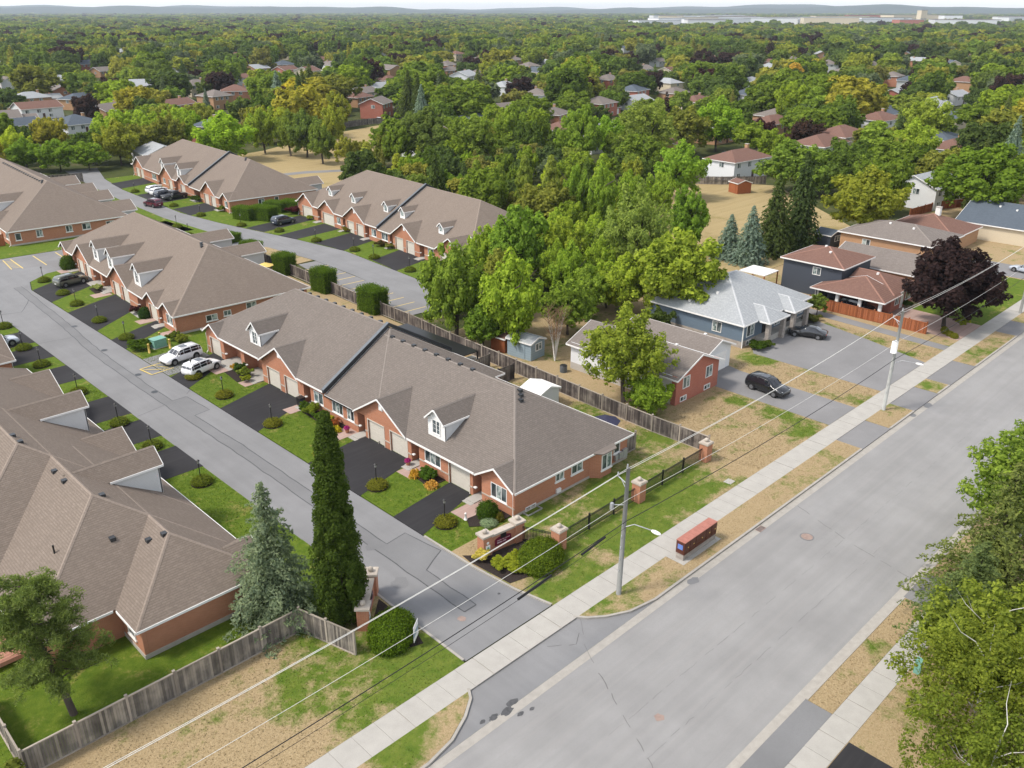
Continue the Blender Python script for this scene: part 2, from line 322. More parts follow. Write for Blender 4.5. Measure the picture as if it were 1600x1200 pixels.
# ------------------------------------------------------------------ ground, roads, lawns
def yard_material():
    t = NT('yard_grass'); p = t.pos()
    n = t.noise(p, 0.22, 5, 0.62, 0.4); n2 = t.noise(p, 1.2, 4, 0.65); f = t.noise(p, 7.0, 4, 0.75); ff = t.noise(p, 26.0, 2, 0.6)
    g = t.mix(t.ramp(n2, 0.32, 0.68), (0.085, 0.145, 0.016), (0.15, 0.19, 0.03))
    s_ = t.mix(t.ramp(f, 0.3, 0.7), (0.31, 0.225, 0.12), (0.45, 0.34, 0.205))
    k = t.math('ADD', t.math('MULTIPLY', n, 0.56), t.math('ADD', t.math('MULTIPLY', n2, 0.28), t.math('MULTIPLY', f, 0.16)))
    # watered patches of lawn (centre x, y, radius)
    for bx, by, br in ((24, 36.5, 7.0), (27, 33.5, 4.0), (38.5, 35, 4.5), (44, 34.2, 4.5), (51, 36, 5.5), (44, 41, 5.0), (53, 40.5, 5.5), (58, 35, 4.0), (48, 33, 2.8), (61, 44, 4.5), (60, 51, 4.0), (75, 37.5, 2.6), (75.3, 42, 2.0), (73.5, 34, 2.4), (85, 33, 1.8), (100.5, 36, 2.6), (103, 40, 2.2), (93.7, 29.5, 1.8), (108, 29.5, 3.5), (103.5, 47, 2.5), (48, 14.6, 1.6), (21, 30.2, 2.2), (88, 47, 3.0), (16, 29.5, 2.0)):
        d = t.n('ShaderNodeVectorMath', operation='DISTANCE'); t.l(p, d.inputs[0]); d.inputs[1].default_value = (bx, by, 0.1)
        m = t.n('ShaderNodeMapRange'); t.l(d.outputs['Value'], m.inputs[0]); m.inputs[1].default_value = br * 0.45; m.inputs[2].default_value = br * 1.15; m.inputs[3].default_value = 0.13; m.inputs[4].default_value = 0.0; m.clamp = True
        k = t.math('SUBTRACT', k, m.outputs[0])
    c = t.mix(t.ramp(k, 0.36, 0.475), g, s_)
    c = t.mix(t.math('MULTIPLY', t.ramp(ff, 0.35, 0.7), 0.4), c, (0.06, 0.06, 0.02))
    c = t.mix(t.math('MULTIPLY', t.ramp(f, 0.58, 0.78), 0.3), c, (0.2, 0.2, 0.06))
    t.bsdf(c, 0.95, 0.1, bump=f, bstr=0.7, bdist=0.12); return t.m
M['yard'] = yard_material()

def sheet(name, pts, z, mat, parent=None):
    k = len(pts); ar = sum(pts[i][0] * pts[(i + 1) % k][1] - pts[(i + 1) % k][0] * pts[i][1] for i in range(k))
    if ar < 0: pts = pts[::-1]
    o = MB().poly([(x, y, z) for x, y in pts]).build(name, mat, parent)
    return o if parent else struct(o)
def slab(name, pts, z, mat, z0=-0.05): return struct(MB().prism(pts, z0, z).build(name, mat))

def ground_mesh():
    m = MB(); m.poly([(-14000, -14000, -0.06), (14000, -14000, -0.06), (14000, 14000, -0.06), (-14000, 14000, -0.06)]); return m
struct(ground_mesh().build('ground', 'ground'))
street = sheet('street', [(-120, 16.1), (480, 16.1), (480, 28.1), (-120, 28.1)], 0.0, 'street')
# concrete gutters and kerbs
def ribbon(pts, w):
    L, Rr = [], []
    for i, p in enumerate(pts):
        a = pts[max(i - 1, 0)]; b = pts[min(i + 1, len(pts) - 1)]; dx, dy = b[0] - a[0], b[1] - a[1]; l = hypot(dx, dy); nx, ny = -dy / l, dx / l
        L.append((p[0] + nx * w / 2, p[1] + ny * w / 2)); Rr.append((p[0] - nx * w / 2, p[1] - ny * w / 2))
    return L, Rr
def kerb(pts, w, z0, z1, mat='kerb', name='kerb'):
    L, Rr = ribbon(pts, w); m = MB()
    for i in range(len(pts) - 1): m.prism([Rr[i], Rr[i + 1], L[i + 1], L[i]], z0, z1)
    return struct(m.build(name, mat))
sheet('gutter', [(-120, 27.5), (480, 27.5), (480, 28.1), (-120, 28.1)], 0.006, 'kerb')
sheet('gutter', [(-120, 16.1), (480, 16.1), (480, 16.65), (-120, 16.65)], 0.006, 'kerb')
for x0, x1 in ((-120, 21.4), (41.9, 74.0), (80.2, 85.9), (92.2, 95.4), (103.2, 117.5), (123.5, 480)): kerb([(x0, 28.19), (x1, 28.19)], 0.18, -0.05, 0.13)
for x0, x1 in ((-120, 33.0), (40.6, 54.5), (58.5, 480)): kerb([(x0, 16.01), (x1, 16.01)], 0.18, -0.05, 0.13)
kerb([(21.4, 28.19), (23.4, 28.55), (25.1, 29.35), (26.3, 30.2), (26.75, 30.9)], 0.17, -0.05, 0.13)
kerb([(36.4, 30.95), (37.0, 30.2), (38.0, 29.4), (39.6, 28.6), (41.9, 28.19)], 0.17, -0.05, 0.13)
kerb([(28.2, 33.0), (28.25, 38), (28.4, 43.4)], 0.17, -0.05, 0.12)
kerb([(36.3, 32.9), (35.7, 36.0), (35.42, 40), (35.4, 45.7)], 0.17, -0.05, 0.12)
# lane of the townhouse complex
LANE = [(28.3, 32.9), (36.2, 32.9), (35.6, 36.5), (35.4, 41), (35.4, 137.0), (36.6, 141.5), (40, 144.6), (47.5, 146.2), (49.5, 158), (35.5, 159.0), (-60, 171), (-60, 136), (24, 127.5), (28.4, 123.5)]
sheet('lane', LANE, 0.004, 'lane')
sheet('lane_apron', [(21.6, 28.11), (41.8, 28.11), (39.6, 28.7), (38.0, 29.5), (36.5, 30.72), (26.7, 30.72), (25.1, 29.45), (23.4, 28.65)], 0.004, 'lane')
# lane beside the far rows
RL = [(72.0, 86.5), (72.6, 96.5), (73.9, 110), (74.3, 122), (73.2, 135), (71.4, 150), (70.4, 170), (71.5, 195), (73.2, 216), (76, 240)]
RR = [(80.6, 86.5), (79.3, 99), (80.0, 107), (81.3, 123), (79.8, 136), (76.2, 158), (74.9, 172), (76.5, 205), (79, 222), (84, 240)]
sheet('lane', RL + RR[::-1], 0.006, 'lane')
sheet('lane', [(64, 141), (73.5, 134), (71.5, 150), (64, 148)], 0.010, 'lane')
stalls = sheet('parking_bay', [(67.5, 88.6), (72.3, 88.2), (73.7, 109), (74.2, 121.2), (71, 121.4), (69.3, 111)], 0.012, 'drive_old')
def line(name, a, b, w, z, mat, parent=None):
    L, Rr = ribbon([a, b], w); return sheet(name, [Rr[0], Rr[1], L[1], L[0]], z, mat, parent)
for i in range(11):
    y = 90.2 + i * 2.75; x0 = 67.9 + (y - 90) * 0.085; line('bay_line', (x0, y + 0.15), (x0 + 4.0, y - 0.1), 0.13, 0.017, 'yellow', stalls)
bay = sheet('parking_bay', [(36.2, 150.6), (47.6, 148.6), (48.9, 157.4), (37.4, 158.4)], 0.008, 'drive_old')
for x, y0, y1 in ((38.4, 150.4, 157.7), (41.8, 149.9, 157.5), (45.3, 150.8, 157.2)): line('bay_line', (x, y0), (x + 0.3, y1), 0.16, 0.013, 'yellow', bay)
line('bay_line', (37.6, 157.9), (36.9, 151.0), 0.14, 0.013, 'yellow', bay)
for k in range(6): line('bay_line', (37.3, 151.9 + k), (38.5, 151.2 + k), 0.1, 0.014, 'yellow', bay)
vbay = sheet('parking_bay', [(35.45, 91.2), (41.8, 91.6), (41.6, 98.4), (35.45, 98.2)], 0.056, 'drive_old')
line('bay_line', (33.9, 95.3), (36.6, 95.6), 0.14, 0.062, 'yellow', vbay); line('bay_line', (34.2, 92.8), (36.9, 93.1), 0.14, 0.062, 'yellow', vbay)
line('bay_line', (33.9, 95.3), (34.2, 92.8), 0.14, 0.063, 'yellow', vbay); line('bay_line', (34.0, 94.9), (36.2, 93.2), 0.11, 0.064, 'yellow', vbay); line('bay_line', (35.5, 95.3), (36.5, 93.6), 0.11, 0.064, 'yellow', vbay)
# trench repair and sealed joints along the lane
trench = sheet('trench_patch', [(31.5, 36.6), (32.6, 36.6), (32.75, 47), (33.0, 70), (32.7, 90), (33.0, 105), (33.9, 118), (35.0, 140), (33.9, 140), (32.9, 118), (31.9, 105), (31.6, 90), (31.8, 70), (31.6, 47)], 0.008, 'tar')
sheet('patch', [(32.8, 84.4), (34.3, 84.6), (34.5, 79.6), (32.9, 79.3)], 0.009, 'tar', trench)
sheet('patch', [(32.7, 47.0), (34.6, 47.2), (35.1, 43.4), (32.7, 42.2)], 0.009, 'tar', trench)
def wig(pts, seed, amp=0.06, step=1.2):
    rn = random.Random(seed); out = [pts[0]]
    for a, b in zip(pts, pts[1:]):
        n = max(1, int(hypot(b[0] - a[0], b[1] - a[1]) / step))
        for i in range(1, n + 1): out.append((a[0] + (b[0] - a[0]) * i / n + rn.uniform(-amp, amp), a[1] + (b[1] - a[1]) * i / n + rn.uniform(-amp, amp)))
    return out
def crack(pts, w, z, parent, seed, name='sealed_crack'):
    L, Rr = ribbon(wig(pts, seed), w); m = MB()
    for i in range(len(L) - 1): m.poly([(*Rr[i], z), (*Rr[i + 1], z), (*L[i + 1], z), (*L[i], z)])
    m.build(name, 'seal', parent)
crack([(31.5, 36.6), (31.6, 47), (31.8, 70), (31.6, 90), (31.9, 105), (32.9, 118), (33.9, 140)], 0.09, 0.012, trench, 1)
crack([(32.6, 36.6), (32.7, 42.2), (35.1, 43.4), (34.6, 47.2), (32.7, 47.0), (33.0, 70), (32.7, 79.3), (34.5, 79.6), (34.3, 84.4), (32.7, 84.4), (32.7, 90), (33.0, 105), (33.9, 118), (35.0, 140)], 0.09, 0.013, trench, 2)
crack([(31.5, 36.6), (32.6, 36.6)], 0.12, 0.012, trench, 3); crack([(28.5, 83.2), (31.7, 84.0)], 0.05, 0.012, trench, 4)
crack([(28.5, 112.5), (32.2, 111.8)], 0.06, 0.012, trench, 5); crack([(20, 131), (31, 127), (33.5, 132)], 0.09, 0.012, trench, 6)
crack([(34.6, 85.0), (36, 86.5)], 0.06, 0.012, trench, 7)
def dashed(pts, w, z, parent, seed):
    rn = random.Random(seed); path = wig(pts, seed, 0.05, 0.45); i = 0
    while i < len(path) - 2:
        n = rn.randrange(2, 5); seg = path[i:i + n + 1]
        if len(seg) > 1: crack_raw(seg, w * rn.uniform(0.6, 1.3), z, parent)
        i += n + rn.randrange(1, 3)
def crack_raw(pts, w, z, parent):
    L, Rr = ribbon(pts, w); m = MB()
    for i in range(len(L) - 1): m.poly([(*Rr[i], z), (*Rr[i + 1], z), (*L[i + 1], z), (*L[i], z)])
    m.build('crack', 'tar_dark', parent)
def blot(name, x, y, r, z, mat, parent, seed, sx=1.0):
    rn = random.Random(seed); sheet(name, [(x + sx * r * rn.uniform(0.7, 1.15) * cos(a * pi / 7), y + r * rn.uniform(0.7, 1.15) * sin(a * pi / 7)) for a in range(14)], z, mat, parent)
blot('damp_stain', 30.4, 42.3, 0.75, 0.012, 'tar', trench, 1); blot('damp_stain', 29.2, 45.0, 0.8, 0.012, 'tar', trench, 2); blot('oil_spot', 34.6, 36.4, 0.12, 0.012, 'seal', trench, 3); blot('oil_spot', 31.5, 47.5, 0.45, 0.013, 'tar', trench, 4)
dashed([(36.8, 30.7), (34.6, 28.3), (28.6, 16.8)], 0.035, 0.010, street, 10); dashed([(60.5, 27.4), (58.5, 22), (57.2, 16.8)], 0.035, 0.008, street, 11)
dashed([(14, 20.1), (60, 19.9)], 0.012, 0.008, street, 12); dashed([(30, 22.6), (52, 22.4), (90, 22.3)], 0.012, 0.008, street, 13)
dashed([(33.0, 30.2), (34.5, 29.0), (36.0, 29.9)], 0.04, 0.010, street, 14)
for i, (x, y, r) in enumerate(((26.3, 28.2, 0.22), (27.2, 28.0, 0.3), (27.9, 28.3, 0.26), (27.6, 27.3, 0.16), (28.4, 27.1, 0.12), (25.6, 28.4, 0.14), (45.7, 27.6, 0.35), (88.5, 27.8, 0.45), (85.0, 27.9, 0.35))): blot('pothole_stain', x, y, r, 0.010 + 0.001 * (i % 2), 'seal' if i < 6 else 'tar', street, 20 + i, 1.6)
blot('rust_stain', 33.2, 21.4, 0.32, 0.008, 'rust', street, 40); blot('rust_stain', 30.9, 36.2, 0.3, 0.012, 'rust', street, 41)
# sidewalks of separate slabs
def sidewalk(name, x0, x1, y0, y1, step, z, gapn):
    root = struct(MB().box(x0, x1, y0 + 0.01, y1 - 0.01, -0.05, z - 0.03).build(name, 'kerb'))
    rn = random.Random(3); me = {}
    x = x0; i = 0
    while x < x1:
        g = 0.02 if i % gapn else 0.06
        w = step - g
        k = (round(w, 3))
        if k not in me: me[k] = B(0, w, y0, y1, -0.02, 0.0).mesh('slab', 'concrete')
        o = obj('slab', me[k], root, (x, 0, z + rn.uniform(-0.006, 0.006))); x += step; i += 1
sidewalk('sidewalk', -16.2, 135, 30.72, 32.72, 1.55, 0.11, 4)
sidewalk('sidewalk', 20, 110, 12.75, 14.35, 1.72, 0.11, 2)
struct(B(135, 480, 30.72, 32.72, -0.05, 0.11).build('sidewalk', 'concrete')); struct(B(110, 480, 12.75, 14.35, -0.05, 0.11).build('sidewalk', 'concrete'))
# verges
slab('verge', [(-120, 28.28), (21.3, 28.28), (23.3, 28.64), (25.0, 29.42), (26.2, 30.25), (26.6, 30.72), (-120, 30.72)], 0.11, 'yard')
slab('verge', [(42.0, 28.28), (74, 28.28), (74, 30.72), (36.65, 30.72), (37.1, 30.3), (38.05, 29.5), (39.65, 28.7)], 0.11, 'yard')
for x0, x1 in ((80.2, 85.9), (92.2, 95.4), (103.2, 117.5), (123.5, 300)): slab('verge', [(x0, 28.28), (x1, 28.28), (x1, 30.72), (x0, 30.72)], 0.11, 'yard')
for x0, x1 in ((74.0, 80.2), (85.9, 92.2), (95.4, 103.2), (117.5, 123.5)): slab('driveway_apron', [(x0 + 0.02, 28.12), (x1 - 0.02, 28.12), (x1 - 0.02, 30.7), (x0 + 0.02, 30.7)], 0.08, 'drive_old')
slab('verge', [(-60, 14.37), (33, 14.37), (33, 15.92), (-60, 15.92)], 0.10, 'yard'); slab('verge', [(40.6, 14.37), (54.5, 14.37), (54.5, 15.92), (40.6, 15.92)], 0.10, 'yard'); slab('verge', [(58.5, 14.37), (300, 14.37), (300, 15.92), (58.5, 15.92)], 0.10, 'yard')
slab('driveway_apron', [(33.02, 14.37), (40.58, 14.37), (40.58, 16.08), (33.02, 16.08)], 0.07, 'tar'); slab('driveway_apron', [(54.52, 14.37), (58.48, 14.37), (58.48, 16.08), (54.52, 16.08)], 0.07, 'drive_old')
slab('lawn', [(-60, -60), (300, -60), (300, 12.74), (-60, 12.74)], 0.10, 'yard')
slab('driveway', [(33.5, 2), (39.2, 2), (39.2, 12.7), (33.5, 12.7)], 0.125, 'drive'); slab('driveway', [(54, 2), (58, 2), (58, 12.7), (54, 12.7)], 0.125, 'drive_old')
# lawns
slab('lawn', [(-60, 32.74), (28.1, 32.74), (28.15, 38), (28.3, 43.3), (23, 42.7), (-60, 42.7)], 0.10, 'yard')
slab('lawn', [(-60, 42.71), (23, 42.71), (28.3, 43.4), (28.3, 52), (-60, 52)], 0.09, 'lawn')
slab('lawn', [(-60, 52.01), (28.3, 52.01), (28.3, 123.4), (24, 127.3), (-60, 135.8)], 0.05, 'lawn')
slab('lawn', [(36.35, 32.74), (63.2, 32.74), (63.2, 42.6), (35.5, 42.6), (35.5, 41), (35.8, 36.2)], 0.10, 'yard')
slab('lawn', [(35.5, 42.61), (56.7, 42.61), (56.7, 99), (60, 99), (60, 103), (60, 146.5), (47.5, 146.1), (40, 144.5), (36.7, 141.4), (35.5, 136.9)], 0.05, 'lawn')
slab('lawn', [(56.71, 42.61), (63.2, 42.61), (64.8, 84), (66.5, 118), (67.2, 132), (60.01, 132), (60.01, 99), (56.71, 99)], 0.06, 'yard')
slab('lawn', [(63.22, 32.74), (250, 32.74), (250, 66), (110, 66), (90, 78), (66, 80), (64.6, 80)], 0.08, 'yard')
slab('lawn', [(35.8, 159.1), (49.8, 158.1), (70, 156), (69.5, 167), (36, 169.5), (-60, 180), (-60, 171.2)], 0.05, 'lawn')
slab('lawn', [(79.4, 98.9), (80.1, 107), (81.4, 123), (79.9, 136), (76.3, 158), (75.0, 172), (76.6, 205), (79.1, 222), (95, 222), (104, 98)], 0.05, 'lawn')
slab('lawn', [(67.2, 121.5), (74.1, 122), (73.1, 135), (64, 141), (67.2, 132)], 0.05, 'yard')
slab('lawn', [(64, 148.1), (71.3, 150.1), (70.3, 170), (71.4, 195), (73.1, 216), (62, 216)], 0.05, 'lawn')
struct(sheet('field', [(104, 176), (118, 168), (150, 205), (196, 246), (192, 262), (160, 252), (130, 236), (112, 232)], 0.02, 'field'))
struct(sheet('field', [(108, 76), (112, 66.2), (152, 66.2), (160, 70), (188, 102), (178, 124), (150, 114), (124, 92)], 0.02, 'field'))
struct(sheet('path', [(104, 200), (106, 196), (118, 194), (134, 186), (136, 188), (120, 197)], 0.03, 'drive_old'))
# driveways of the rows
HARD = []
def drive(pts, mat='drive', z=0.065): HARD.append(pts); slab('driveway', pts, z, mat, -0.04)
drive([(35.42, 45.9), (35.42, 49.7), (42.4, 50.7), (42.4, 47.9)]); drive([(35.42, 54.3), (35.42, 62.4), (42.4, 63.4), (42.4, 56.1)])
drive([(35.42, 71.4), (35.42, 79.0), (42.4, 81.2), (42.4, 74.3)]); drive([(35.42, 86.2), (35.42, 90.6), (42.4, 94.2), (42.4, 90.9)])
drive([(35.42, 103.0), (35.42, 107.4), (42.6, 110.6), (42.5, 107.4)]); drive([(35.42, 112.0), (35.42, 122.2), (43.3, 126.0), (43.0, 117.6)])
drive([(35.45, 128.6), (35.5, 136.6), (44.6, 142.4), (44.0, 133.8)])
for y0, y1, a, b in ((55.6, 60.0, -0.2, 0), (68.6, 74.2, 0, 0), (77.2, 82.2, 0, 0), (84.3, 90.2, 0, 0), (97.2, 102.6, 0, 0), (106.5, 111.6, 0, 0), (113.2, 118.5, 0, 0)):
    if y0 > 60: drive([(22.4, y0), (28.35, y0), (28.35, y1), (22.4, y1)])
for q in ([(79.45, 96.5), (79.35, 101.6), (87.2, 103.2), (86.8, 98.4)], [(80.05, 107.2), (81.0, 115.0), (88.4, 117.2), (87.6, 109.0)], [(81.3, 123.6), (80.5, 131.6), (89.6, 133.4), (88.9, 125.6)], [(79.8, 136.2), (79.0, 141.0), (90.2, 143.2), (89.9, 137.4)], [(78.4, 145.2), (77.6, 150.5), (91.0, 152.8), (90.5, 147.6)], [(75.2, 168.4), (75.3, 176.6), (83.0, 177.6), (82.2, 169.4)], [(75.6, 184.0), (76.2, 196.4), (84.6, 197.4), (83.6, 185.2)], [(76.7, 206.4), (77.7, 214.6), (86.2, 216.6), (85.4, 208.4)]): drive(q)
for x0, x1, y, w in ((39.2, 42.3, 46.0, 1.9), (40.2, 42.3, 54.6, 1.8), (39.8, 42.3, 65.2, 1.9), (39.8, 42.3, 73.4, 1.5), (39.4, 42.3, 88.8, 2.2), (40, 42.3, 83.0, 1.6), (40.5, 43.0, 127.2, 2), (40.6, 42.6, 104.6, 1.7), (40.4, 42.8, 111.4, 1.8), (41.6, 44.0, 143.8, 2.2)):
    HARD.append([(x0, y - w / 2), (x1, y - w / 2), (x1, y + w / 2), (x0, y + w / 2)]); slab('walkway', [(x0, y - w / 2), (x1, y - w / 2), (x1, y + w / 2), (x0, y + w / 2)], 0.075, M['paver'])
# driveways of the houses along the street
drive([(76.6, 32.76), (82.4, 32.76), (82.6, 46.5), (83, 48.4), (77.2, 48.4), (76.8, 46.2)], 'drive_old', 0.10)
drive([(88.4, 32.76), (100.2, 32.76), (102.9, 41), (105.2, 49.8), (91.0, 50.2), (88.5, 48.4)], 'drive_old', 0.10)
slab('driveway', [(105.9, 32.76), (107.6, 32.76), (109.2, 52), (107.2, 52)], 0.10, 'drive_old')
slab('patio', [(110.6, 32.76), (118.5, 32.76), (119, 45.5), (110.6, 46)], 0.10, M['paver'])
slab('lawn', [(118.52, 32.76), (145, 32.76), (145, 40), (119, 42)], 0.09, 'lawn')
slab('driveway', [(145.5, 32.76), (153, 32.76), (153, 45), (145.5, 45)], 0.10, 'drive_old')
# mulch beds
def bed(pts, z=0.115): HARD.append(pts); struct(MB().prism(pts, -0.03, z).build('mulch_bed', 'mulch'))
bed([(40.3, 43.0), (42.3, 43.0), (42.3, 44.9), (39.4, 45.2), (38.8, 44.2)]); bed([(40.4, 51.2), (42.3, 51.2), (42.3, 53.7), (40.8, 53.7)]); bed([(40.6, 66.2), (42.3, 66.2), (42.3, 72.5), (41.0, 72.5)])
bed([(40.0, 84), (42.3, 84), (42.3, 87.6), (40.4, 87.6)]); bed([(35.9, 36.6), (38.6, 35.9), (40.6, 37.2), (40.8, 39.8), (37.0, 40.4), (35.75, 41.6), (35.6, 40.5)]); bed([(24.6, 36.9), (27.4, 36.0), (28.0, 38.0), (28.1, 41.8), (25.2, 39.0)])
bed([(41.4, 128.4), (43.2, 128.4), (43.2, 131.4), (41.6, 131.4)])
struct(B(46.6, 51.6, 29.1, 30.72, 0.0, 0.125).build('mailbox_pad', 'concrete'))
struct(B(59.4, 60.2, 33.2, 33.9, 0.0, 0.125).build('utility_cover', 'concrete'))
# far hills and the wide valley
def hills(name, dist, hgt, seed, depth):
    rn = random.Random(seed); ph = [rn.uniform(0, 6.28) for _ in range(6)]; m = MB(); n = 120; rows = []
    for k in range(4):
        row = []
        for i in range(n + 1):
            a = AZ + R(48) - R(96) * i / n; d = dist + depth * (k / 3.0)
            h = hgt * (0.62 + 0.2 * sin(3.1 * a * 3 + ph[0]) + 0.13 * sin(a * 23 + ph[1]) + 0.08 * sin(a * 51 + ph[2]) + 0.05 * sin(a * 97 + ph[3]))
            row.append((d * cos(a), d * sin(a), -1.0 + h * (0, 0.75, 1.0, 0.9)[k]))
        rows.append(row)
    for r0, r1 in zip(rows, rows[1:]):
        for i in range(n): m.poly([r0[i], r1[i], r1[i + 1], r0[i + 1]])
    struct(m.build(name, 'hill', None, True))
hills('hills', 8600, 80, 5, 900); hills('hills', 10800, 98, 9, 1200)
for k_, c_ in dict(roof=(0.228, 0.186, 0.155), roof_grey=(0.198, 0.172, 0.152), roof_pale=(0.42, 0.43, 0.44), roof_red=(0.27, 0.15, 0.115), roof_dark=(0.12, 0.138, 0.16), roof_taupe=(0.23, 0.2, 0.18)).items(): M[k_ + '_cap'] = plain(k_ + '_cap', c_, 0.95, 0.1, var=0.2, scale=6)
# ------------------------------------------------------------------ roofs
def clip(poly, a, b, c):
    out = []; n = len(poly)
    for i in range(n):
        p, q = poly[i], poly[(i + 1) % n]; dp = a * p[0] + b * p[1] + c; dq = a * q[0] + b * q[1] + c
        if dp >= 0: out.append(p)
        if (dp > 0 > dq) or (dp < 0 < dq):
            t_ = dp / (dp - dq); out.append((p[0] + (q[0] - p[0]) * t_, p[1] + (q[1] - p[1]) * t_))
    return out
def area(p): return 0.5 * abs(sum(p[i][0] * p[(i + 1) % len(p)][1] - p[(i + 1) % len(p)][0] * p[i][1] for i in range(len(p)))) if len(p) > 2 else 0
class Roof:
    def __init__(s, x0, x1, y0, y1, planes): s.r = (x0, x1, y0, y1); s.p = planes; s.over = False
    def h(s, x, y): return min(a * x + b * y + c for a, b, c in s.p)
    def has(s, x, y, e=1e-3): return s.r[0] - e <= x <= s.r[1] + e and s.r[2] - e <= y <= s.r[3] + e
def roof(x0, x1, y0, y1, z, s, sides):
    """sides: which of w(x0) e(x1) s(y0) n(y1) slope up from that edge"""
    P = []
    if 'w' in sides: P.append((s, 0, z - s * x0))
    if 'e' in sides: P.append((-s, 0, z + s * x1))
    if 's' in sides: P.append((0, s, z - s * y0))
    if 'n' in sides: P.append((0, -s, z + s * y1))
    return Roof(x0, x1, y0, y1, P)
def roof_mesh(roofs):
    m = MB()
    for i, A in enumerate(roofs):
        for k, P in enumerate(A.p):
            x0, x1, y0, y1 = A.r; poly = [(x0, y0), (x1, y0), (x1, y1), (x0, y1)]
            for j, Q in enumerate(A.p):
                if j != k: poly = clip(poly, Q[0] - P[0], Q[1] - P[1], Q[2] - P[2])
            pieces = [poly] if area(poly) > 1e-3 else []
            for n_, S in enumerate(roofs):
                if n_ == i or S.over: continue
                u0, u1, v0, v1 = S.r
                cons = [(1, 0, -u0), (-1, 0, u1), (0, 1, -v0), (0, -1, v1)] + [(q[0] - P[0], q[1] - P[1], q[2] - P[2]) for q in S.p]
                nxt = []
                for pc in pieces:
                    rem = pc; hidden = True
                    for (a, b, c) in cons:
                        if abs(a) < 1e-7 and abs(b) < 1e-7:
                            ok = (c > 1e-6) or (abs(c) <= 1e-6 and n_ < i)
                            if not ok: nxt.append(rem); hidden = False; break
                            continue
                        o = clip(rem, -a, -b, -c)
                        if area(o) > 1e-3: nxt.append(o)
                        rem = clip(rem, a, b, c)
                        if area(rem) <= 1e-3: hidden = True; break
                pieces = nxt
            for pc in pieces:
                ar = sum(pc[q][0] * pc[(q + 1) % len(pc)][1] - pc[(q + 1) % len(pc)][0] * pc[q][1] for q in range(len(pc)))
                if ar < 0: pc = pc[::-1]
                m.poly([(x, y, P[0] * x + P[1] * y + P[2]) for x, y in pc])
    return m
def fascia_mesh(roofs, hgt=0.15, th=0.05):
    m = MB()
    for i, A in enumerate(roofs):
        x0, x1, y0, y1 = A.r
        for (ax, ay), (bx, by), (nx, ny) in (((x0, y0), (x1, y0), (0, -1)), ((x1, y0), (x1, y1), (1, 0)), ((x1, y1), (x0, y1), (0, 1)), ((x0, y1), (x0, y0), (-1, 0))):
            L = hypot(bx - ax, by - ay); n = max(2, int(L / 0.2)); run = []
            def flush():
                if len(run) > 1:
                    pts = [run[0]]
                    for q in range(1, len(run) - 1):
                        s0 = run[q][2] - run[q - 1][2]; s1 = run[q + 1][2] - run[q][2]
                        if abs(s0 - s1) > 1e-4: pts.append(run[q])
                    pts.append(run[-1])
                    for p, q in zip(pts, pts[1:]):
                        o = (nx * th, ny * th)
                        m.extr([(p[0], p[1], p[2] - hgt), (p[0] + o[0], p[1] + o[1], p[2] - hgt), (p[0] + o[0], p[1] + o[1], p[2] + 0.025), (p[0], p[1], p[2] + 0.025)], (q[0] - p[0], q[1] - p[1], q[2] - p[2]))
            for k in range(n + 1):
                x, y = ax + (bx - ax) * k / n, ay + (by - ay) * k / n; h = A.h(x, y)
                vis = all(not (S is not A and S.has(x + nx * 0.01, y + ny * 0.01) and S.h(x, y) > h - 0.05) for S in roofs)
                if vis: run.append((x, y, h))
                else: flush(); run = []
            flush()
    return m
def ridge_mesh(roofs):
    m = MB()
    for A in roofs:
        x0, x1, y0, y1 = A.r
        for k, P in enumerate(A.p):
            poly = [(x0, y0), (x1, y0), (x1, y1), (x0, y1)]
            for j, Q in enumerate(A.p):
                if j != k: poly = clip(poly, Q[0] - P[0], Q[1] - P[1], Q[2] - P[2])
            for i in range(len(poly)):
                p, q = poly[i], poly[(i + 1) % len(poly)]
                for j in range(k + 1, len(A.p)):
                    Q = A.p[j]
                    if all(abs((Q[0] - P[0]) * r_[0] + (Q[1] - P[1]) * r_[1] + Q[2] - P[2]) < 1e-4 for r_ in (p, q)) and hypot(p[0] - q[0], p[1] - q[1]) > 0.3:
                        L = hypot(q[0] - p[0], q[1] - p[1]); n = max(2, int(L / 0.3)); nx, ny = -(q[1] - p[1]) / L * 0.13, (q[0] - p[0]) / L * 0.13; run = []
                        def flush():
                            if len(run) > 1:
                                a, b = run[0], run[-1]
                                def dz(r_, s_): return A.h(r_[0] + s_ * nx, r_[1] + s_ * ny)
                                for s_ in (-1, 1):
                                    c = [(a[0], a[1], a[2] + 0.03), (b[0], b[1], b[2] + 0.03), (b[0] + s_ * nx, b[1] + s_ * ny, b[2] + dz((0.5 * (a[0] + b[0]), 0.5 * (a[1] + b[1])), s_) - A.h(0.5 * (a[0] + b[0]), 0.5 * (a[1] + b[1])) + 0.022), (a[0] + s_ * nx, a[1] + s_ * ny, a[2] + dz((0.5 * (a[0] + b[0]), 0.5 * (a[1] + b[1])), s_) - A.h(0.5 * (a[0] + b[0]), 0.5 * (a[1] + b[1])) + 0.022)]
                                    m.poly(c if s_ < 0 else c[::-1])
                        for t_ in range(n + 1):
                            x, y = p[0] + (q[0] - p[0]) * t_ / n, p[1] + (q[1] - p[1]) * t_ / n; h = A.h(x, y)
                            if all(S is A or not S.has(x, y) or S.h(x, y) < h + 0.015 for S in roofs): run.append((x, y, h))
                            else: flush(); run = []
                        flush()
    return m
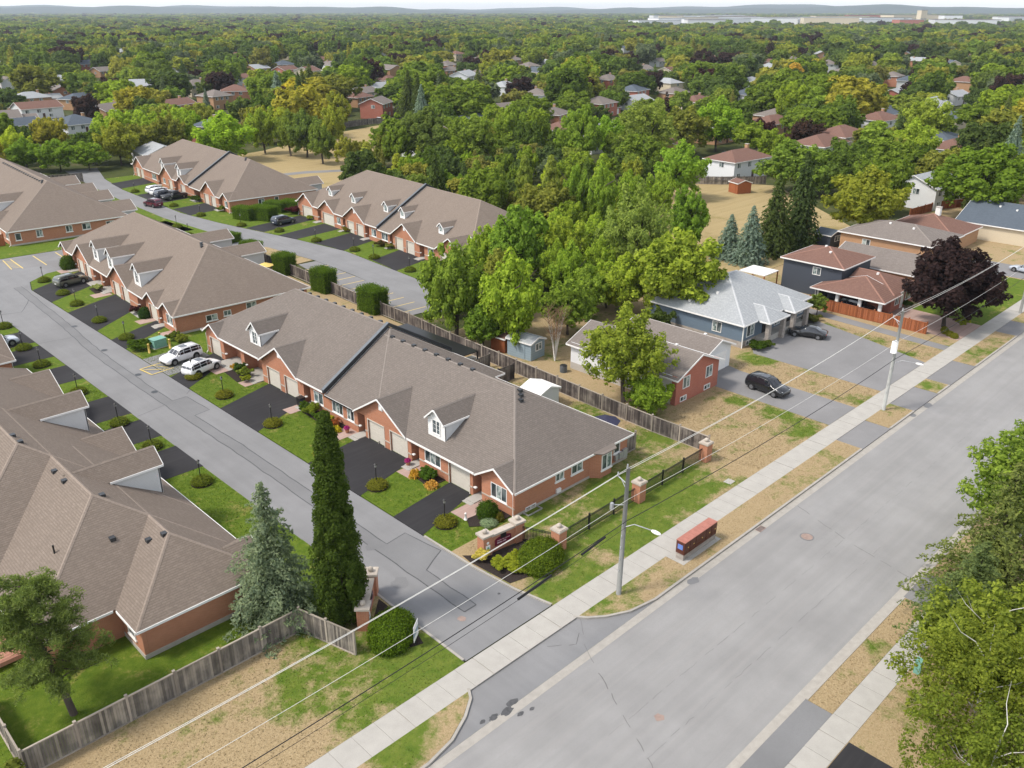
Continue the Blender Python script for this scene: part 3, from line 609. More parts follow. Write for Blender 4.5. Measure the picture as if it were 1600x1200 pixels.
# ------------------------------------------------------------------ openings
def wall_x(m, x0, x1, y0, y1, z0, z1, holes):
    """wall slab between x0 and x1, running along y, with rectangular holes (ya, yb, za, zb)"""
    ys = sorted({y0, y1, *[v for h in holes for v in h[:2] if y0 < v < y1]}); zs = sorted({z0, z1, *[v for h in holes for v in h[2:] if z0 < v < z1]})
    for a, b in zip(ys, ys[1:]):
        z = None
        for c, d in zip(zs, zs[1:]):
            hole = any(h[0] <= (a + b) / 2 <= h[1] and h[2] <= (c + d) / 2 <= h[3] for h in holes)
            if hole:
                if z is not None: m.box(x0, x1, a, b, z, c); z = None
            elif z is None: z = c
        if z is not None: m.box(x0, x1, a, b, z, zs[-1])
def face(side, c, a0, a1, z0, z1, d0, d1, m):
    """box on a wall face: side w/e at x=c, s/n at y=c; d0..d1 outward depth"""
    if side == 'w': m.box(c - d1, c - d0, a0, a1, z0, z1)
    elif side == 'e': m.box(c + d0, c + d1, a0, a1, z0, z1)
    elif side == 's': m.box(a0, a1, c - d1, c - d0, z0, z1)
    else: m.box(a0, a1, c + d0, c + d1, z0, z1)
    return m
def window(parent, side, c, a0, a1, z0, z1, cols=2, rows=1, frame='white', glass='glass', sill=True, name='window'):
    """proud frame with recessed panes; children frame members live in one mesh, panes are sub-parts"""
    f = MB(); t_ = 0.07
    for q in ((a0 - t_, a0, z0 - t_, z1 + t_), (a1, a1 + t_, z0 - t_, z1 + t_), (a0, a1, z1, z1 + t_), (a0, a1, z0 - t_, z0)): face(side, c, *q, -0.02, 0.06, f)
    for k in range(1, cols): x = a0 + (a1 - a0) * k / cols; face(side, c, x - 0.03, x + 0.03, z0, z1, -0.02, 0.05, f)
    for k in range(1, rows): z = z0 + (z1 - z0) * k / rows; face(side, c, a0, a1, z - 0.02, z + 0.02, -0.02, 0.045, f)
    w = f.build(name, frame, parent)
    for k in range(cols):
        xa = a0 + (a1 - a0) * k / cols + 0.02; xb = a0 + (a1 - a0) * (k + 1) / cols - 0.02
        face(side, c, xa, xb, z0 + 0.01, z1 - 0.01, -0.03, 0.015, MB()).build('pane', glass if k % 2 == 0 else 'glass_pale', w)
    if sill: face(side, c, a0 - 0.15, a1 + 0.15, z0 - 0.17, z0 - 0.07, -0.02, 0.11, MB()).build('sill', 'white', w)
    return w
def garage_door(parent, side, c, a0, a1, z1, mat='cream', recess=0.14):
    d = MB(); n = 4
    for k in range(n): face(side, c, a0 + 0.02, a1 - 0.02, 0.06 + (z1 - 0.06) * k / n, 0.06 + (z1 - 0.06) * (k + 1) / n - 0.025, -recess - 0.06, -recess, d)
    face(side, c, a0, a1, 0.06, z1, -recess - 0.09, -recess - 0.02, d)
    g = d.build('garage_door', mat, parent)
    f = MB(); face(side, c, a0 - 0.09, a0, 0.0, z1 + 0.09, -0.02, 0.03, f); face(side, c, a1, a1 + 0.09, 0.0, z1 + 0.09, -0.02, 0.03, f); face(side, c, a0, a1, z1, z1 + 0.09, -0.02, 0.03, f)
    f.build('door_frame', mat, g); return g
# ------------------------------------------------------------------ townhouse rows
EZ = 2.62; SL = 0.6; OV = 0.4
def row_of_townhouses(label, loc, rz, sections, length, gables, doors, wins, porches, dormers, roofmat, parapets=(), vents=(), endwins=(), rear=(), sl=SL, arch=False, front=True):
    """local x: depth from the front wall, local y: along the row.
    sections: (depth, y0, y1, near, far, lift)"""
    root = thing('townhouse_row', label, 'townhouses', (loc[0], loc[1], 0), rz)
    L0, L1 = length
    roofs = []
    for dep, y0, y1, near, far, lift in sections:
        roofs.append(roof(-OV, dep + OV, y0 - (OV if near else 0), y1 + (OV if far else 0), EZ + lift, sl, 'we' + ('s' if near else '') + ('n' if far else '')))
    for yc, hw, z, *d in gables:
        ap = z + hw * 0.62; roofs.append(roof(-0.45 - (d[0] if d else 0), (ap - EZ) / sl + 0.3, yc - hw, yc + hw, z, 0.62, 'sn'))
    for yc, hw, fx, ez, ap in dormers:
        s_ = (ap - ez) / (hw + 0.15); roofs.append(roof(fx - 0.3, (ap - EZ) / sl + 0.2, yc - hw - 0.15, yc + hw + 0.15, ez, s_, 'sn')); roofs[-1].over = True
    for x0, x1, y0, y1, z in rear: roofs.append(roof(x0, x1 + 0.35, y0 - 0.35, y1 + 0.35, z, 0.5, 'sn'))
    rf = roof_mesh(roofs).build('roof', roofmat, root)
    fascia_mesh(roofs).build('fascia', 'white', rf); rc = ridge_mesh(roofs).build('ridge_cap', M[roofmat + '_cap'], rf); rc['kind'] = 'stuff'
    # walls
    holes = [(a, b, 0.0, z) for a, b, z in doors] + [(a, b, z0, z1) for a, b, z0, z1 in wins] + [(a, b, 0.0, 2.35) for a, b in porches]
    w = MB()
    if front: wall_x(w, 0.0, 0.28, L0, L1, 0.0, EZ + 0.05, holes)
    else: w.box(0, 0.28, L0, L1, 0, EZ + 0.05)
    for dep, y0, y1, near, far, lift in sections:
        w.box(dep - 0.28, dep, y0 + 0.28, y1, 0, EZ + lift + 0.03); 
        w.box(0.29, dep, y0, y0 + 0.28, 0, EZ + lift + 0.03)
        if far: w.box(0.29, dep - 0.29, y1 - 0.28, y1, 0, EZ + lift + 0.03)
    for x0, x1, y0, y1, z in rear: w.box(x0 - 1.0, x1, y0, y1, 0, z + 0.1)
    w.build('wall', 'brick', root)
    if rear:
        for x0, x1, y0, y1, z in rear:
            m = MB(); m.box(x0, x1 - 0.01, y0 - 0.02, y0 - 0.002, 0.4, z + 0.05); m.extr([(x1 + 0.03, y0, z - 0.1), (x1 + 0.03, y1, z - 0.1), (x1 + 0.03, (y0 + y1) / 2, z - 0.1 + (y1 - y0) * 0.27)], (-0.1, 0, 0)); m.box(x1 + 0.002, x1 + 0.02, y0, y1, 0.4, z - 0.1)
            m.build('cladding', 'siding_grey', root)
    f = MB()
    for dep, y0, y1, near, far, lift in sections:
        if near: f.box(-0.04, dep + 0.04, y0 - 0.04, y0 - 0.005, 0, 0.32)
        f.box(dep + 0.005, dep + 0.04, y0, y1, 0, 0.32)
    f.build('foundation', 'foundation', root)
    band = MB()       # pale stone course round the front
    ys = sorted([L0] + [v for h in holes for v in (h[0] - 0.02, h[1] + 0.02)] + [L1])
    for a, b in zip(ys[0::2], ys[1::2]):
        if b - a > 0.15 and front: B(-0.05, -0.004, a, b, 0.78, 0.9).build('stone_course', 'stone_cap', root)
    for yc, hw, z, *d in gables:
        o = d[0] if d else 0.0; m = MB(); hh = hw - 0.25; b0 = z + 0.06
        m.extr([(-0.03, yc - hh, EZ - 0.02), (-0.03, yc + hh, EZ - 0.02), (-0.03, yc + hh, z + 0.1), (-0.03, yc, z + hw * 0.62 - 0.08), (-0.03, yc - hh, z + 0.1)], (0.25, 0, 0))
        g = m.build('gable', 'brick', root)
        if hw > 2.6: MB().box(-0.1, -0.035, yc - 0.28, yc + 0.28, z + hw * 0.3, z + hw * 0.3 + 0.55).box(-0.13, -0.1, yc - 0.2, yc + 0.2, z + hw * 0.3 + 0.08, z + hw * 0.3 + 0.48).build('gable_vent', 'white', g)
    for a, b, z in doors: garage_door(root, 'w', 0.0, a, b, z)
    for a, b, z0, z1 in wins: window(root, 'w', 0.06, a + 0.08, b - 0.08, z0 + 0.08, z1 - 0.08, max(2, round((b - a) / 0.7)), 1, glass='glass')
    for a, b in porches:
        m = MB().box(1.5, 1.75, a, b, 0, EZ); m.box(0.29, 1.5, a - 0.25, a, 0, EZ).box(0.29, 1.5, b, b + 0.25, 0, EZ); p_ = m.build('porch_wall', 'brick', root)
        MB().box(-0.9, 1.49, a + 0.02, b - 0.02, 0, 0.16).box(-1.3, -0.91, a + 0.02, b - 0.02, 0, 0.10).build('porch_step', 'concrete', root)
        c = (a + b) / 2; MB().box(1.42, 1.49, c - 0.45, c + 0.45, 0.16, 2.15).build('entry_door', 'door_dark', root)
        MB().box(-0.02, 0.2, b - 0.35, b - 0.05, 0.85, 0.95).build('porch_rail', 'white', p_)
    for yc, hw, fx, ez, ap in dormers:
        zb = EZ + sl * (fx + OV) - 0.05; xb = (ez - EZ) / sl - OV; m = MB()
        d_ = MB().extr([(fx - 0.02, yc - hw, zb - 0.02), (fx - 0.02, yc + hw, zb - 0.02), (fx - 0.02, yc + hw, ez), (fx - 0.02, yc, ap - 0.08), (fx - 0.02, yc - hw, ez)], (0.1, 0, 0)).build('dormer', 'white', root)
        for s_ in (-1, 1):
            y = yc + s_ * hw; MB().extr([(fx, y, zb), (xb + 0.1, y, ez + 0.02), (fx, y, ez + 0.02)], (0, -s_ * 0.08, 0)).build('dormer_cheek', 'siding_grey', d_)
        f = MB(); z0, z1 = zb + 0.5, ez - 0.02
        if arch:
            f.box(fx - 0.05, fx - 0.025, yc - hw * 0.5, yc + hw * 0.5, z0, z1 - 0.2)
            f.extr([(fx - 0.05, yc + hw * 0.5 * cos(pi * k / 6), z1 - 0.2 + hw * 0.5 * sin(pi * k / 6)) for k in range(7)], (0.025, 0, 0)); f.build('dormer_pane', 'glass_pale', d_)
        else:
            for s_ in (-1, 1):
                for k in range(3):
                    for j in (0, 1):
                        y = yc + s_ * (0.06 + 0.19 * j + 0.09) ; zz = z0 + (z1 - z0) * k / 3
                        f.box(fx - 0.04, fx - 0.022, y - 0.08, y + 0.08, zz, zz + (z1 - z0) / 3 - 0.05)
            f.build('dormer_pane', 'glass', d_)
            MB().box(fx - 0.07, fx - 0.021, yc - 0.56, yc - 0.46, z0 - 0.06, z1 + 0.05).box(fx - 0.07, fx - 0.021, yc + 0.46, yc + 0.56, z0 - 0.06, z1 + 0.05).box(fx - 0.07, fx - 0.021, yc - 0.56, yc + 0.56, z0 - 0.14, z0 - 0.06).build('dormer_trim', 'white', d_)
    for y, dep, z in parapets:
        rx = dep / 2; zr = EZ + z + sl * (rx + OV); m = MB()
        for x0, x1, za, zb in ((-OV - 0.06, rx, EZ + z, zr), (rx, dep + OV + 0.06, zr, EZ + z)):
            m.extr([(x0, y, za - 0.15), (x1, y, zb - 0.15), (x1, y, zb + 0.24), (x0, y, za + 0.24)], (0, 0.3, 0))
        pw = m.build('parapet', 'metal_dark', root)
        m = MB()
        for x0, x1, za, zb in ((-OV - 0.1, rx, EZ + z, zr), (rx, dep + OV + 0.1, zr, EZ + z)):
            m.extr([(x0, y - 0.03, za + 0.25), (x1, y - 0.03, zb + 0.25), (x1, y - 0.03, zb + 0.29), (x0, y - 0.03, za + 0.29)], (0, 0.4, 0))
        m.build('coping', 'flash', pw)
    vm = B(-0.18, 0.18, -0.2, 0.2, -0.1, 0.16).mesh('roof_vent', 'metal_dark')
    for x, y in vents:
        z = max(r_.h(x, y) for r_ in roofs if r_.has(x, y)); obj('roof_vent', vm, root, (x, y, z))
    for i, e in enumerate(endwins):
        window(root, e[0], e[1], *e[2:6], 2 if e[3] - e[2] > 0.8 else 1)
    for y in (L0 + 0.1, L1 - 0.1): MB().tube([(-0.1, y, EZ - 0.15), (-0.1, y, 0.25), (-0.45, y - 0.3, 0.1)], 0.05, 6).build('downspout', 'white', root)
    return root, roofs
def gable_list(*g): return list(g)

# front row, east of the lane
near_row, near_roofs = row_of_townhouses('grey-brown roofed brick townhouse row ending at the iron street fence', (42.3, 42.6), 0,
    [(14.5, 0, 26.6, True, False, 0.0), (16.0, 18.4, 26.6, True, False, 0.004), (16.0, 26.9, 52.6, False, True, 0.3)], (0, 52.6),
    [(2.0, 2.3, EZ - 0.02), (17.6, 4.1, EZ - 0.02), (35.6, 3.9, EZ + 0.2), (50.6, 2.0, EZ + 0.25)],
    [(5.45, 8.05, 2.15), (13.9, 16.4, 2.15), (17.4, 19.9, 2.15), (32.4, 34.9, 2.15), (36.0, 38.5, 2.15), (49.3, 51.7, 2.15)],
    [(0.9, 2.8, 0.95, 2.35), (9.2, 11.4, 0.95, 2.25), (22.2, 23.4, 0.95, 2.25), (24.1, 26.0, 0.95, 2.25), (27.6, 29.3, 0.95, 2.25)],
    [(3.9, 5.0), (12.2, 13.3), (20.4, 21.6), (29.9, 31.2), (39.6, 43.6), (44.4, 48.4)],
    [(10.5, 1.15, 0.75, 5.0, 6.15), (41.9, 1.15, 0.75, 5.1, 6.3)], 'roof_grey', parapets=((26.6, 16.0, 0.3),),
    vents=[(7.3, 12.9 + k * 1.75) for k in range(8)] + [(6.7, 6.0), (7.1, 6.4), (7.4, 6.8)] + [(8.3, 28.5 + k * 1.7) for k in range(12)],
    endwins=[('s', 0.0, 4.9, 5.8, 1.5, 2.3), ('s', 0.0, 6.9, 8.2, 1.4, 2.3), ('s', 0.0, 12.6, 13.3, 1.3, 2.2), ('s', 0.0, 1.3, 2.4, 0.12, 0.42)])
m = MB().prism([(9.2, 0.01), (9.9, -0.75), (11.4, -0.75), (12.1, 0.01)], 0, EZ); bayw = m.build('bay', 'brick', near_row)
MB().prism([(8.9, 0.0), (9.8, -1.15), (11.5, -1.15), (12.4, 0.0)], EZ - 0.03, EZ + 0.06).build('bay_roof', 'roof_grey', bayw)
window(near_row, 's', -0.75, 10.05, 11.25, 0.9, 2.25, 2, 1, glass='glass', name='bay_window')
for q in ((13.7, 14.3, -0.25, -0.02, 0.5, 1.3), (13.1, 13.6, -0.3, -0.02, 0.6, 1.2), (12.6, 13.0, -0.25, -0.02, 0.55, 1.1)): B(*q).build('meter', 'steel', near_row)
MB().box(4.9, 5.4, -0.2, -0.02, 0.4, 0.75).build('vent_hood', 'white', near_row)
MB().box(0.9, 2.6, -0.7, -0.62, 0.0, 0.2).box(0.9, 0.98, -0.62, -0.05, 0.0, 0.2).box(2.52, 2.6, -0.62, -0.05, 0, 0.2).build('window_well', 'steel', near_row)
m = MB()
for y0, y1 in ((25.0, 38.0),): m.box(16.3, 19.0, y0, y1, 2.45, 2.55); m.box(18.85, 19.0, y0, y0 + 0.12, 0, 2.45); m.box(18.85, 19.0, y1 - 0.12, y1, 0, 2.45)
m.build('patio_canopy', 'black', near_row)

# row behind it, same side
row_of_townhouses('brown roofed brick townhouse row with three tall side-by-side dormers', (42.1, 103.2), R(-3.0),
    [(18.6, 0, 46.5, True, True, 0.0)], (0, 46.5),
    [(2.2, 2.1, EZ), (7.6, 2.2, EZ + 0.05), (19.6, 4.0, EZ), (35.6, 4.0, EZ), (44.8, 1.9, EZ)],
    [(6.3, 8.8, 2.15), (16.6, 19.1, 2.15), (20.2, 22.7, 2.15), (32.8, 35.2, 2.15), (36.2, 38.6, 2.15)],
    [(1.0, 3.0, 0.9, 2.3), (41.4, 43.2, 0.9, 2.2)], [(4.2, 5.6), (10.0, 13.2), (24.0, 27.6), (28.4, 31.6), (39.2, 40.8)],
    [(14.0, 1.2, 0.7, 5.3, 6.5), (24.6, 1.2, 0.7, 5.3, 6.5), (31.0, 1.2, 0.7, 5.3, 6.5)], 'roof', vents=[(8.7, 10.0), (8.9, 10.5), (9.1, 11.0)],
    endwins=[('s', 0.0, 4.0, 5.4, 1.0, 1.7), ('s', 0.0, 6.4, 7.3, 1.2, 1.8), ('s', 0.0, 9.6, 10.9, 1.1, 2.2), ('s', 0.0, 13.6, 14.3, 1.2, 2.2)],
    rear=[(15, 22.5, 20.5, 24.5, 3.0), (15, 22.5, 32.0, 36.0, 3.0)])
# far-left row
row_of_townhouses('brown roofed brick townhouse row behind the yellow-lined parking bay', (41.6, 166.6), R(-3.6),
    [(20.0, 0, 60, True, True, 0.0)], (0, 60), [(9.5, 3.0, EZ)], [(6.8, 9.2, 2.15)], [(1, 3, 0.9, 2.2)], [(13, 15)],
    [(13.5, 1.3, 0.7, 5.6, 6.8)], 'roof', vents=[(9.3, 10.8), (9.5, 11.3), (9.7, 11.8)] + [(9.4, 12.8 + 1.6 * k) for k in range(18)],
    endwins=[('s', 0.0, 0.9, 1.7, 1.0, 2.1), ('s', 0.0, 4.3, 5.2, 1.1, 2.2), ('s', 0.0, 9.2, 10.2, 1.2, 2.2), ('s', 0.0, 12.0, 13.3, 1.2, 2.2), ('s', 0.0, 16.2, 17.6, 1.1, 2.0)],
    rear=[(17, 22.6, 3.0, 8.5, 2.9), (17, 22.6, 16, 21, 3.0), (17, 22.6, 26, 31, 3.0), (17, 22.6, 38, 43, 3.0)])
# rows beside the park
row_of_townhouses('brown roofed brick townhouse row with small arched dormers beside the grove', (86.5, 97.0), R(-4.8),
    [(20.6, 0, 26.2, True, False, 0.0), (20.6, 26.5, 57.0, False, True, 0.25)], (0, 57),
    [(5.0, 3.9, EZ), (18.2, 3.9, EZ), (34.6, 3.9, EZ + 0.2), (44.8, 3.2, EZ + 0.2), (53.4, 3.4, EZ + 0.2)],
    [(2.4, 4.7, 2.2), (5.5, 7.8, 2.2), (15.4, 17.7, 2.2), (18.8, 21.1, 2.2), (31.8, 34.1, 2.2), (35.2, 37.5, 2.2), (42.6, 46.8, 2.2), (51.2, 55.2, 2.2)],
    [(9.8, 11.4, 0.9, 2.2), (23.6, 25.6, 0.9, 2.2), (27.4, 29.0, 0.9, 2.2), (40.0, 41.4, 0.9, 2.2)], [(12.4, 13.8), (22.0, 23.0), (29.8, 31.2), (38.2, 39.2), (47.6, 49.0)],
    [(1.4, 0.75, 1.6, 5.0, 5.75), (10.8, 0.75, 2.4, 5.4, 6.15), (23.2, 0.75, 3.0, 5.8, 6.6), (26.0 + 2.6, 0.75, 3.0, 6.0, 6.8), (39.6, 0.75, 2.8, 5.8, 6.6), (48.4, 0.75, 2.8, 5.8, 6.6)], 'roof', parapets=((26.2, 20.6, 0.25),), arch=True, sl=0.58)
row_of_townhouses('brown roofed brick townhouse row behind the trimmed hedges', (81.8, 164.2), R(-4.6),
    [(19.4, 0, 20.4, True, False, 0.0), (19.4, 20.7, 58, False, True, 0.25)], (0, 58),
    [(1.8, 2.0, EZ + 0.1), (10.2, 4.0, EZ), (25.4, 2.4, EZ + 0.2), (34.5, 4.0, EZ + 0.2), (53.4, 3.8, EZ + 0.2)],
    [(7.2, 9.6, 2.15), (10.8, 13.2, 2.15), (24.0, 26.6, 2.15), (31.8, 34.0, 2.15), (51.0, 53.2, 2.15), (54, 56.2, 2.15)],
    [(1.0, 2.6, 0.9, 2.3), (36, 37.6, 0.9, 2.2), (42, 45, 0.9, 2.2)], [(3.6, 5.6), (15.4, 18.8), (28.2, 30.6), (39, 41)],
    [(28.4, 1.2, 0.7, 5.3, 6.5), (38.5, 1.2, 0.7, 5.3, 6.5)], 'roof', parapets=((20.4, 19.4, 0.25),), vents=[(9.2, 11.0), (9.5, 11.5), (9.8, 12.0)],
    endwins=[('s', 0.0, 6.2, 7.4, 1.1, 2.1), ('s', 0.0, 9.8, 10.6, 1.2, 2.1)], rear=[(16, 23, 4.0, 8.5, 2.9)])
# row west of the lane: front faces the lane, its back faces the near yard
west_row, west_roofs = row_of_townhouses('brown shingled townhouse row with black box vents beside the tall pine', (22.6, 47.2), pi,
    [(8.7, -22, 0, False, True, 0.0), (13.9, -30, -3.2, False, True, 0.003), (17.2, -50, -11.2, True, True, 0.006)], (-50, 0),
    [(-2.4, 2.3, EZ), (-24.4, 3.6, EZ - 0.01), (-42.2, 3.8, EZ)], [(-10, -7.4, 2.15), (-27, -24.6, 2.15), (-23.8, -21.4, 2.15)], [(-3.4, -1.6, 0.9, 2.2)], [(-13, -11)],
    [(-14.6, 1.2, 1.0, 5.9, 7.05), (-29.6, 1.2, 1.0, 5.9, 7.05)], 'roof',
    vents=[(4.6, -4.6), (5.4, -5.4), (7.2, -6.9), (6.3, -10.2), (7.5, -14.0), (7.5, -16.0), (8.3, -20.2), (8.4, -21.6)], sl=0.62)
window(west_row, 'e', 8.7, -2.2, -1.2, 1.0, 2.1, 1)
MB().tube([(10.5, -8.2, 4.6), (10.5, -8.2, 5.6)], 0.06, 6).build('vent_pipe', 'black', west_row)
west_row2, _ = row_of_townhouses('brown shingled townhouse row seen by the silver car on the west side', (22.6, 101.5), pi,
    [(15.0, -24, 0, True, True, 0.0)], (-24, 0), [(-3.4, 3.2, EZ), (-14, 3.6, EZ)], [(-4.6, -2.2, 2.15)], [(-9, -7.4, 0.9, 2.2)], [(-12, -10)], [(-8.6, 1.2, 1.0, 5.6, 6.8)], 'roof')

# ------------------------------------------------------------------ houses
def house(label, loc, rz, vols, roofs, roofmat, wins=(), doors=(), garages=(), chimneys=(), cat='house', name='house', group=None, trim='white', ov=0.4, vents=()):
    """vols: (x0,x1,y0,y1,z0,z1,mat); roofs: (x0,x1,y0,y1,z,slope,sides[,mat])"""
    root = thing(name, label, cat, (loc[0], loc[1], 0), rz, group)
    by = {}
    for x0, x1, y0, y1, z0, z1, mt in vols: by.setdefault(mt, MB()).box(x0, x1, y0, y1, z0, z1)
    for mt, m_ in by.items(): m_.build('foundation' if mt == 'foundation' else 'wall', mt, root)
    rs = [roof(x0 - ov, x1 + ov, y0 - ov, y1 + ov, z, s, sd) for x0, x1, y0, y1, z, s, sd in roofs]
    rf = roof_mesh(rs).build('roof', roofmat, root); fascia_mesh(rs).build('fascia', trim, rf)
    if len(rs) and cat in ('house', 'garage') and hypot(*loc) < 190: rc = ridge_mesh(rs).build('ridge_cap', M[roofmat + '_cap'], rf); rc['kind'] = 'stuff'
    for (x0, x1, y0, y1, z, s, sd) in roofs:      # fill gable ends
        gm = MB(); used = False; mt = vols[0][6]
        for v in vols:
            if v[6] != 'foundation' and abs(v[0] - x0) < 0.5 and abs(v[2] - y0) < 0.5: mt = v[6]
        if 's' not in sd and 'n' not in sd:
            ap = z + s * ((x1 - x0) / 2 + ov); base = z + s * ov
            for y, d in ((y0 + 0.01, 0.2), (y1 - 0.21, 0.2)): gm.extr([(x0, y, base - 0.15), (x1, y, base - 0.15), (x1, y, base - 0.03), ((x0 + x1) / 2, y, ap - 0.04), (x0, y, base - 0.03)], (0, d, 0)); used = True
        if 'w' not in sd and 'e' not in sd:
            ap = z + s * ((y1 - y0) / 2 + ov); base = z + s * ov
            for x, d in ((x0 + 0.01, 0.2), (x1 - 0.21, 0.2)): gm.extr([(x, y0, base - 0.15), (x, y1, base - 0.15), (x, y1, base - 0.03), (x, (y0 + y1) / 2, ap - 0.04), (x, y0, base - 0.03)], (d, 0, 0)); used = True
        if used: gm.build('gable', mt, root)
    for w_ in wins: window(root, *w_[:6], w_[6] if len(w_) > 6 else 2, 1, sill=False, glass='glass')
    for side, c, a0, a1, z0, z1, mt in doors: face(side, c, a0, a1, z0, z1, -0.02, 0.05, MB()).build('door', mt, root)
    for side, c, a0, a1, z1 in garages:
        d = MB()
        for k in range(4): face(side, c, a0, a1, 0.06 + (z1 - 0.06) * k / 4, 0.06 + (z1 - 0.06) * (k + 1) / 4 - 0.03, -0.02, 0.05, d)
        d.build('garage_door', 'white', root)
    for x, y, z0, z1, mt, *sz in chimneys:
        s_ = sz[0] if sz else 0.4; c_ = B(x - s_, x + s_, y - s_, y + s_, z0, z1).build('chimney', mt, root); B(x - s_ - 0.06, x + s_ + 0.06, y - s_ - 0.06, y + s_ + 0.06, z1, z1 + 0.1).build('chimney_cap', 'foundation', c_)
    vm = MB().box(-0.15, 0.15, -0.15, 0.15, -0.1, 0.2).mesh('roof_vent', 'white')
    for x, y in vents: obj('roof_vent', vm, rf, (x, y, max(r_.h(x, y) for r_ in rs if r_.has(x, y))))
    return root
# brick and white bungalow by the board fence
house('bungalow with red brick street gable and white side wall', (69.4, 46.2), 0,
    [(0, 7.8, 0, 0.6, 0, 3.3, 'brick_red'), (0.02, 7.78, 0.61, 14.6, 0.9, 3.3, 'siding_white'), (0.0, 7.8, 0.61, 14.6, 0, 0.9, 'foundation')],
    [(0, 7.8, 0, 14.6, 3.1, 0.42, 'we')], 'roof_taupe',
    wins=[('s', 0, 1.2, 2.3, 1.7, 2.9), ('s', 0, 5.4, 6.5, 1.7, 2.9), ('s', 0, 0.9, 1.9, 0.3, 0.75), ('s', 0, 5.3, 6.3, 0.3, 0.75)], vents=((5.4, 4.0),))
house('white sided garage with taupe gable roof beside the brick bungalow', (77.9, 48.4), 0, [(0, 5.2, 0, 11.5, 0, 2.9, 'siding_white')], [(0, 5.2, 0, 11.5, 2.75, 0.42, 'we')], 'roof_taupe',
    garages=[('s', 0, 0.9, 4.3, 2.3)], cat='garage', name='garage', vents=((3.6, 2.5),))
# blue house
bh = house('blue sided bungalow with pale grey hip roof and stone porch pillars', (88.9, 50.4), 0,
    [(0, 15.8, 0, 13.8, 0.9, 3.3, 'siding_blue'), (0.0, 15.8, 0.0, 13.8, 0, 0.9, 'stone')],
    [(0, 15.8, 0, 13.8, 3.1, 0.5, 'wesn'), (3.2, 7.2, -1.6, 6, 3.05, 0.5, 'wes'), (9.2, 13.0, -1.6, 6, 3.05, 0.5, 'wes')], 'roof_pale',
    wins=[('s', 0, 1.0, 2.6, 1.3, 2.7, 2), ('s', 0, 7.6, 8.8, 1.2, 2.6, 2), ('s', 0, 13.4, 14.8, 1.3, 2.7, 2), ('w', 0, 3, 4.2, 1.4, 2.6, 2), ('s', 0, 1.1, 2.1, 0.2, 0.7, 2), ('s', 0, 13.6, 14.6, 0.2, 0.7, 2)],
    doors=[('s', 0, 4.6, 5.5, 0.9, 3.0, 'black'), ('s', 0, 10.6, 11.5, 0.9, 3.0, 'black')], vents=((3.4, 6.0), (1.2, 8.6)))
for x in (3.2, 6.7, 9.3, 12.6): B(x, x + 0.55, -1.75, -1.25, 0, 3.1).build('porch_pillar', 'stone', bh)
MB().box(3.2, 13.2, -1.24, -0.02, 0, 0.85).build('porch_floor', 'concrete', bh); MB().box(0.0, 0.12, -0.12, -0.02, 0, 3.0).build('downspout', 'white', bh)
# red-brown side split
h3 = house('navy side split house with red-brown roofs and open carport', (111.0, 42.8), 0,
    [(0.3, 3.6, 9.5, 9.7, 0, 2.6, 'siding_navy'), (4.0, 13, 8.0, 17.0, 0, 4.9, 'siding_navy'), (4.0, 11.4, 0.6, 7.98, 0, 2.7, 'brick_red')],
    [(4.0, 13, 8.0, 17.0, 4.8, 0.32, 'wesn'), (4.0, 12.0, 0.6, 9.0, 2.7, 0.36, 'wes'), (0.2, 5.0, 0.2, 10.0, 2.55, 0.3, 'wns')], 'roof_red',
    wins=[('w', 4.0, 11.2, 12.3, 3.2, 4.2), ('s', 0.6, 5.2, 6.4, 0.9, 2.2), ('s', 0.6, 8.6, 10.4, 0.9, 2.2)], doors=[('s', 0.6, 7.0, 7.9, 0.1, 2.2, 'white')], vents=((7, 11.5), (8.6, 13), (7.4, 4.4)))
for y in (0.4, 3.2, 6.4, 9.4): B(0.3, 0.65, y, y + 0.4, 0, 2.6).build('carport_post', 'white', h3)
house('tan wood sided house with low grey gable behind the navy house', (125.5, 44.5), 0, [(0, 10, 0, 13.0, 0, 3.0, 'siding_tan')], [(0, 10, 0, 13.0, 2.9, 0.34, 'we')], 'roof_taupe', wins=[('w', 0, 4.5, 6.5, 1.2, 2.3), ('s', 0, 2, 4, 1, 2.3)])
house('tan brick two storey house with taupe hip roof', (137.5, 47.0), 0, [(0, 11, 0, 15.0, 0, 4.6, 'brick_tan')], [(0, 11, 0, 15.0, 4.5, 0.3, 'wesn')], 'roof_taupe', wins=[('s', 0, 2, 4, 1, 2.3), ('w', 0, 10, 11.2, 2.8, 3.8)], vents=((4, 5), (4.5, 9)))
house('tan bungalow with red-brown roof behind the purple tree', (153.0, 49.5), 0, [(0, 12, 0, 12, 0, 2.9, 'brick_tan')], [(0, 12, 0, 12, 2.8, 0.36, 'wesn')], 'roof_red', chimneys=[(6.5, 5.5, 4, 6.2, 'white')])
house('white bungalow with slate blue roof beside the silver car', (167.0, 42.0), 0, [(0, 14, 0, 12, 0, 3.0, 'siding_cream')], [(0, 14, 0, 12, 2.9, 0.4, 'we')], 'roof_dark', wins=[('s', 0, 3, 5, 1, 2.2), ('s', 0, 9, 11, 1, 2.2)], vents=((5, 4), (5.5, 7)))
MB().box(0.0, 8.74, -0.0 + 0.005, 0.05, 0, 0.42).box(8.705, 8.75, -3.2, 0.0, 0, 0.42).build('foundation', 'foundation', west_row)
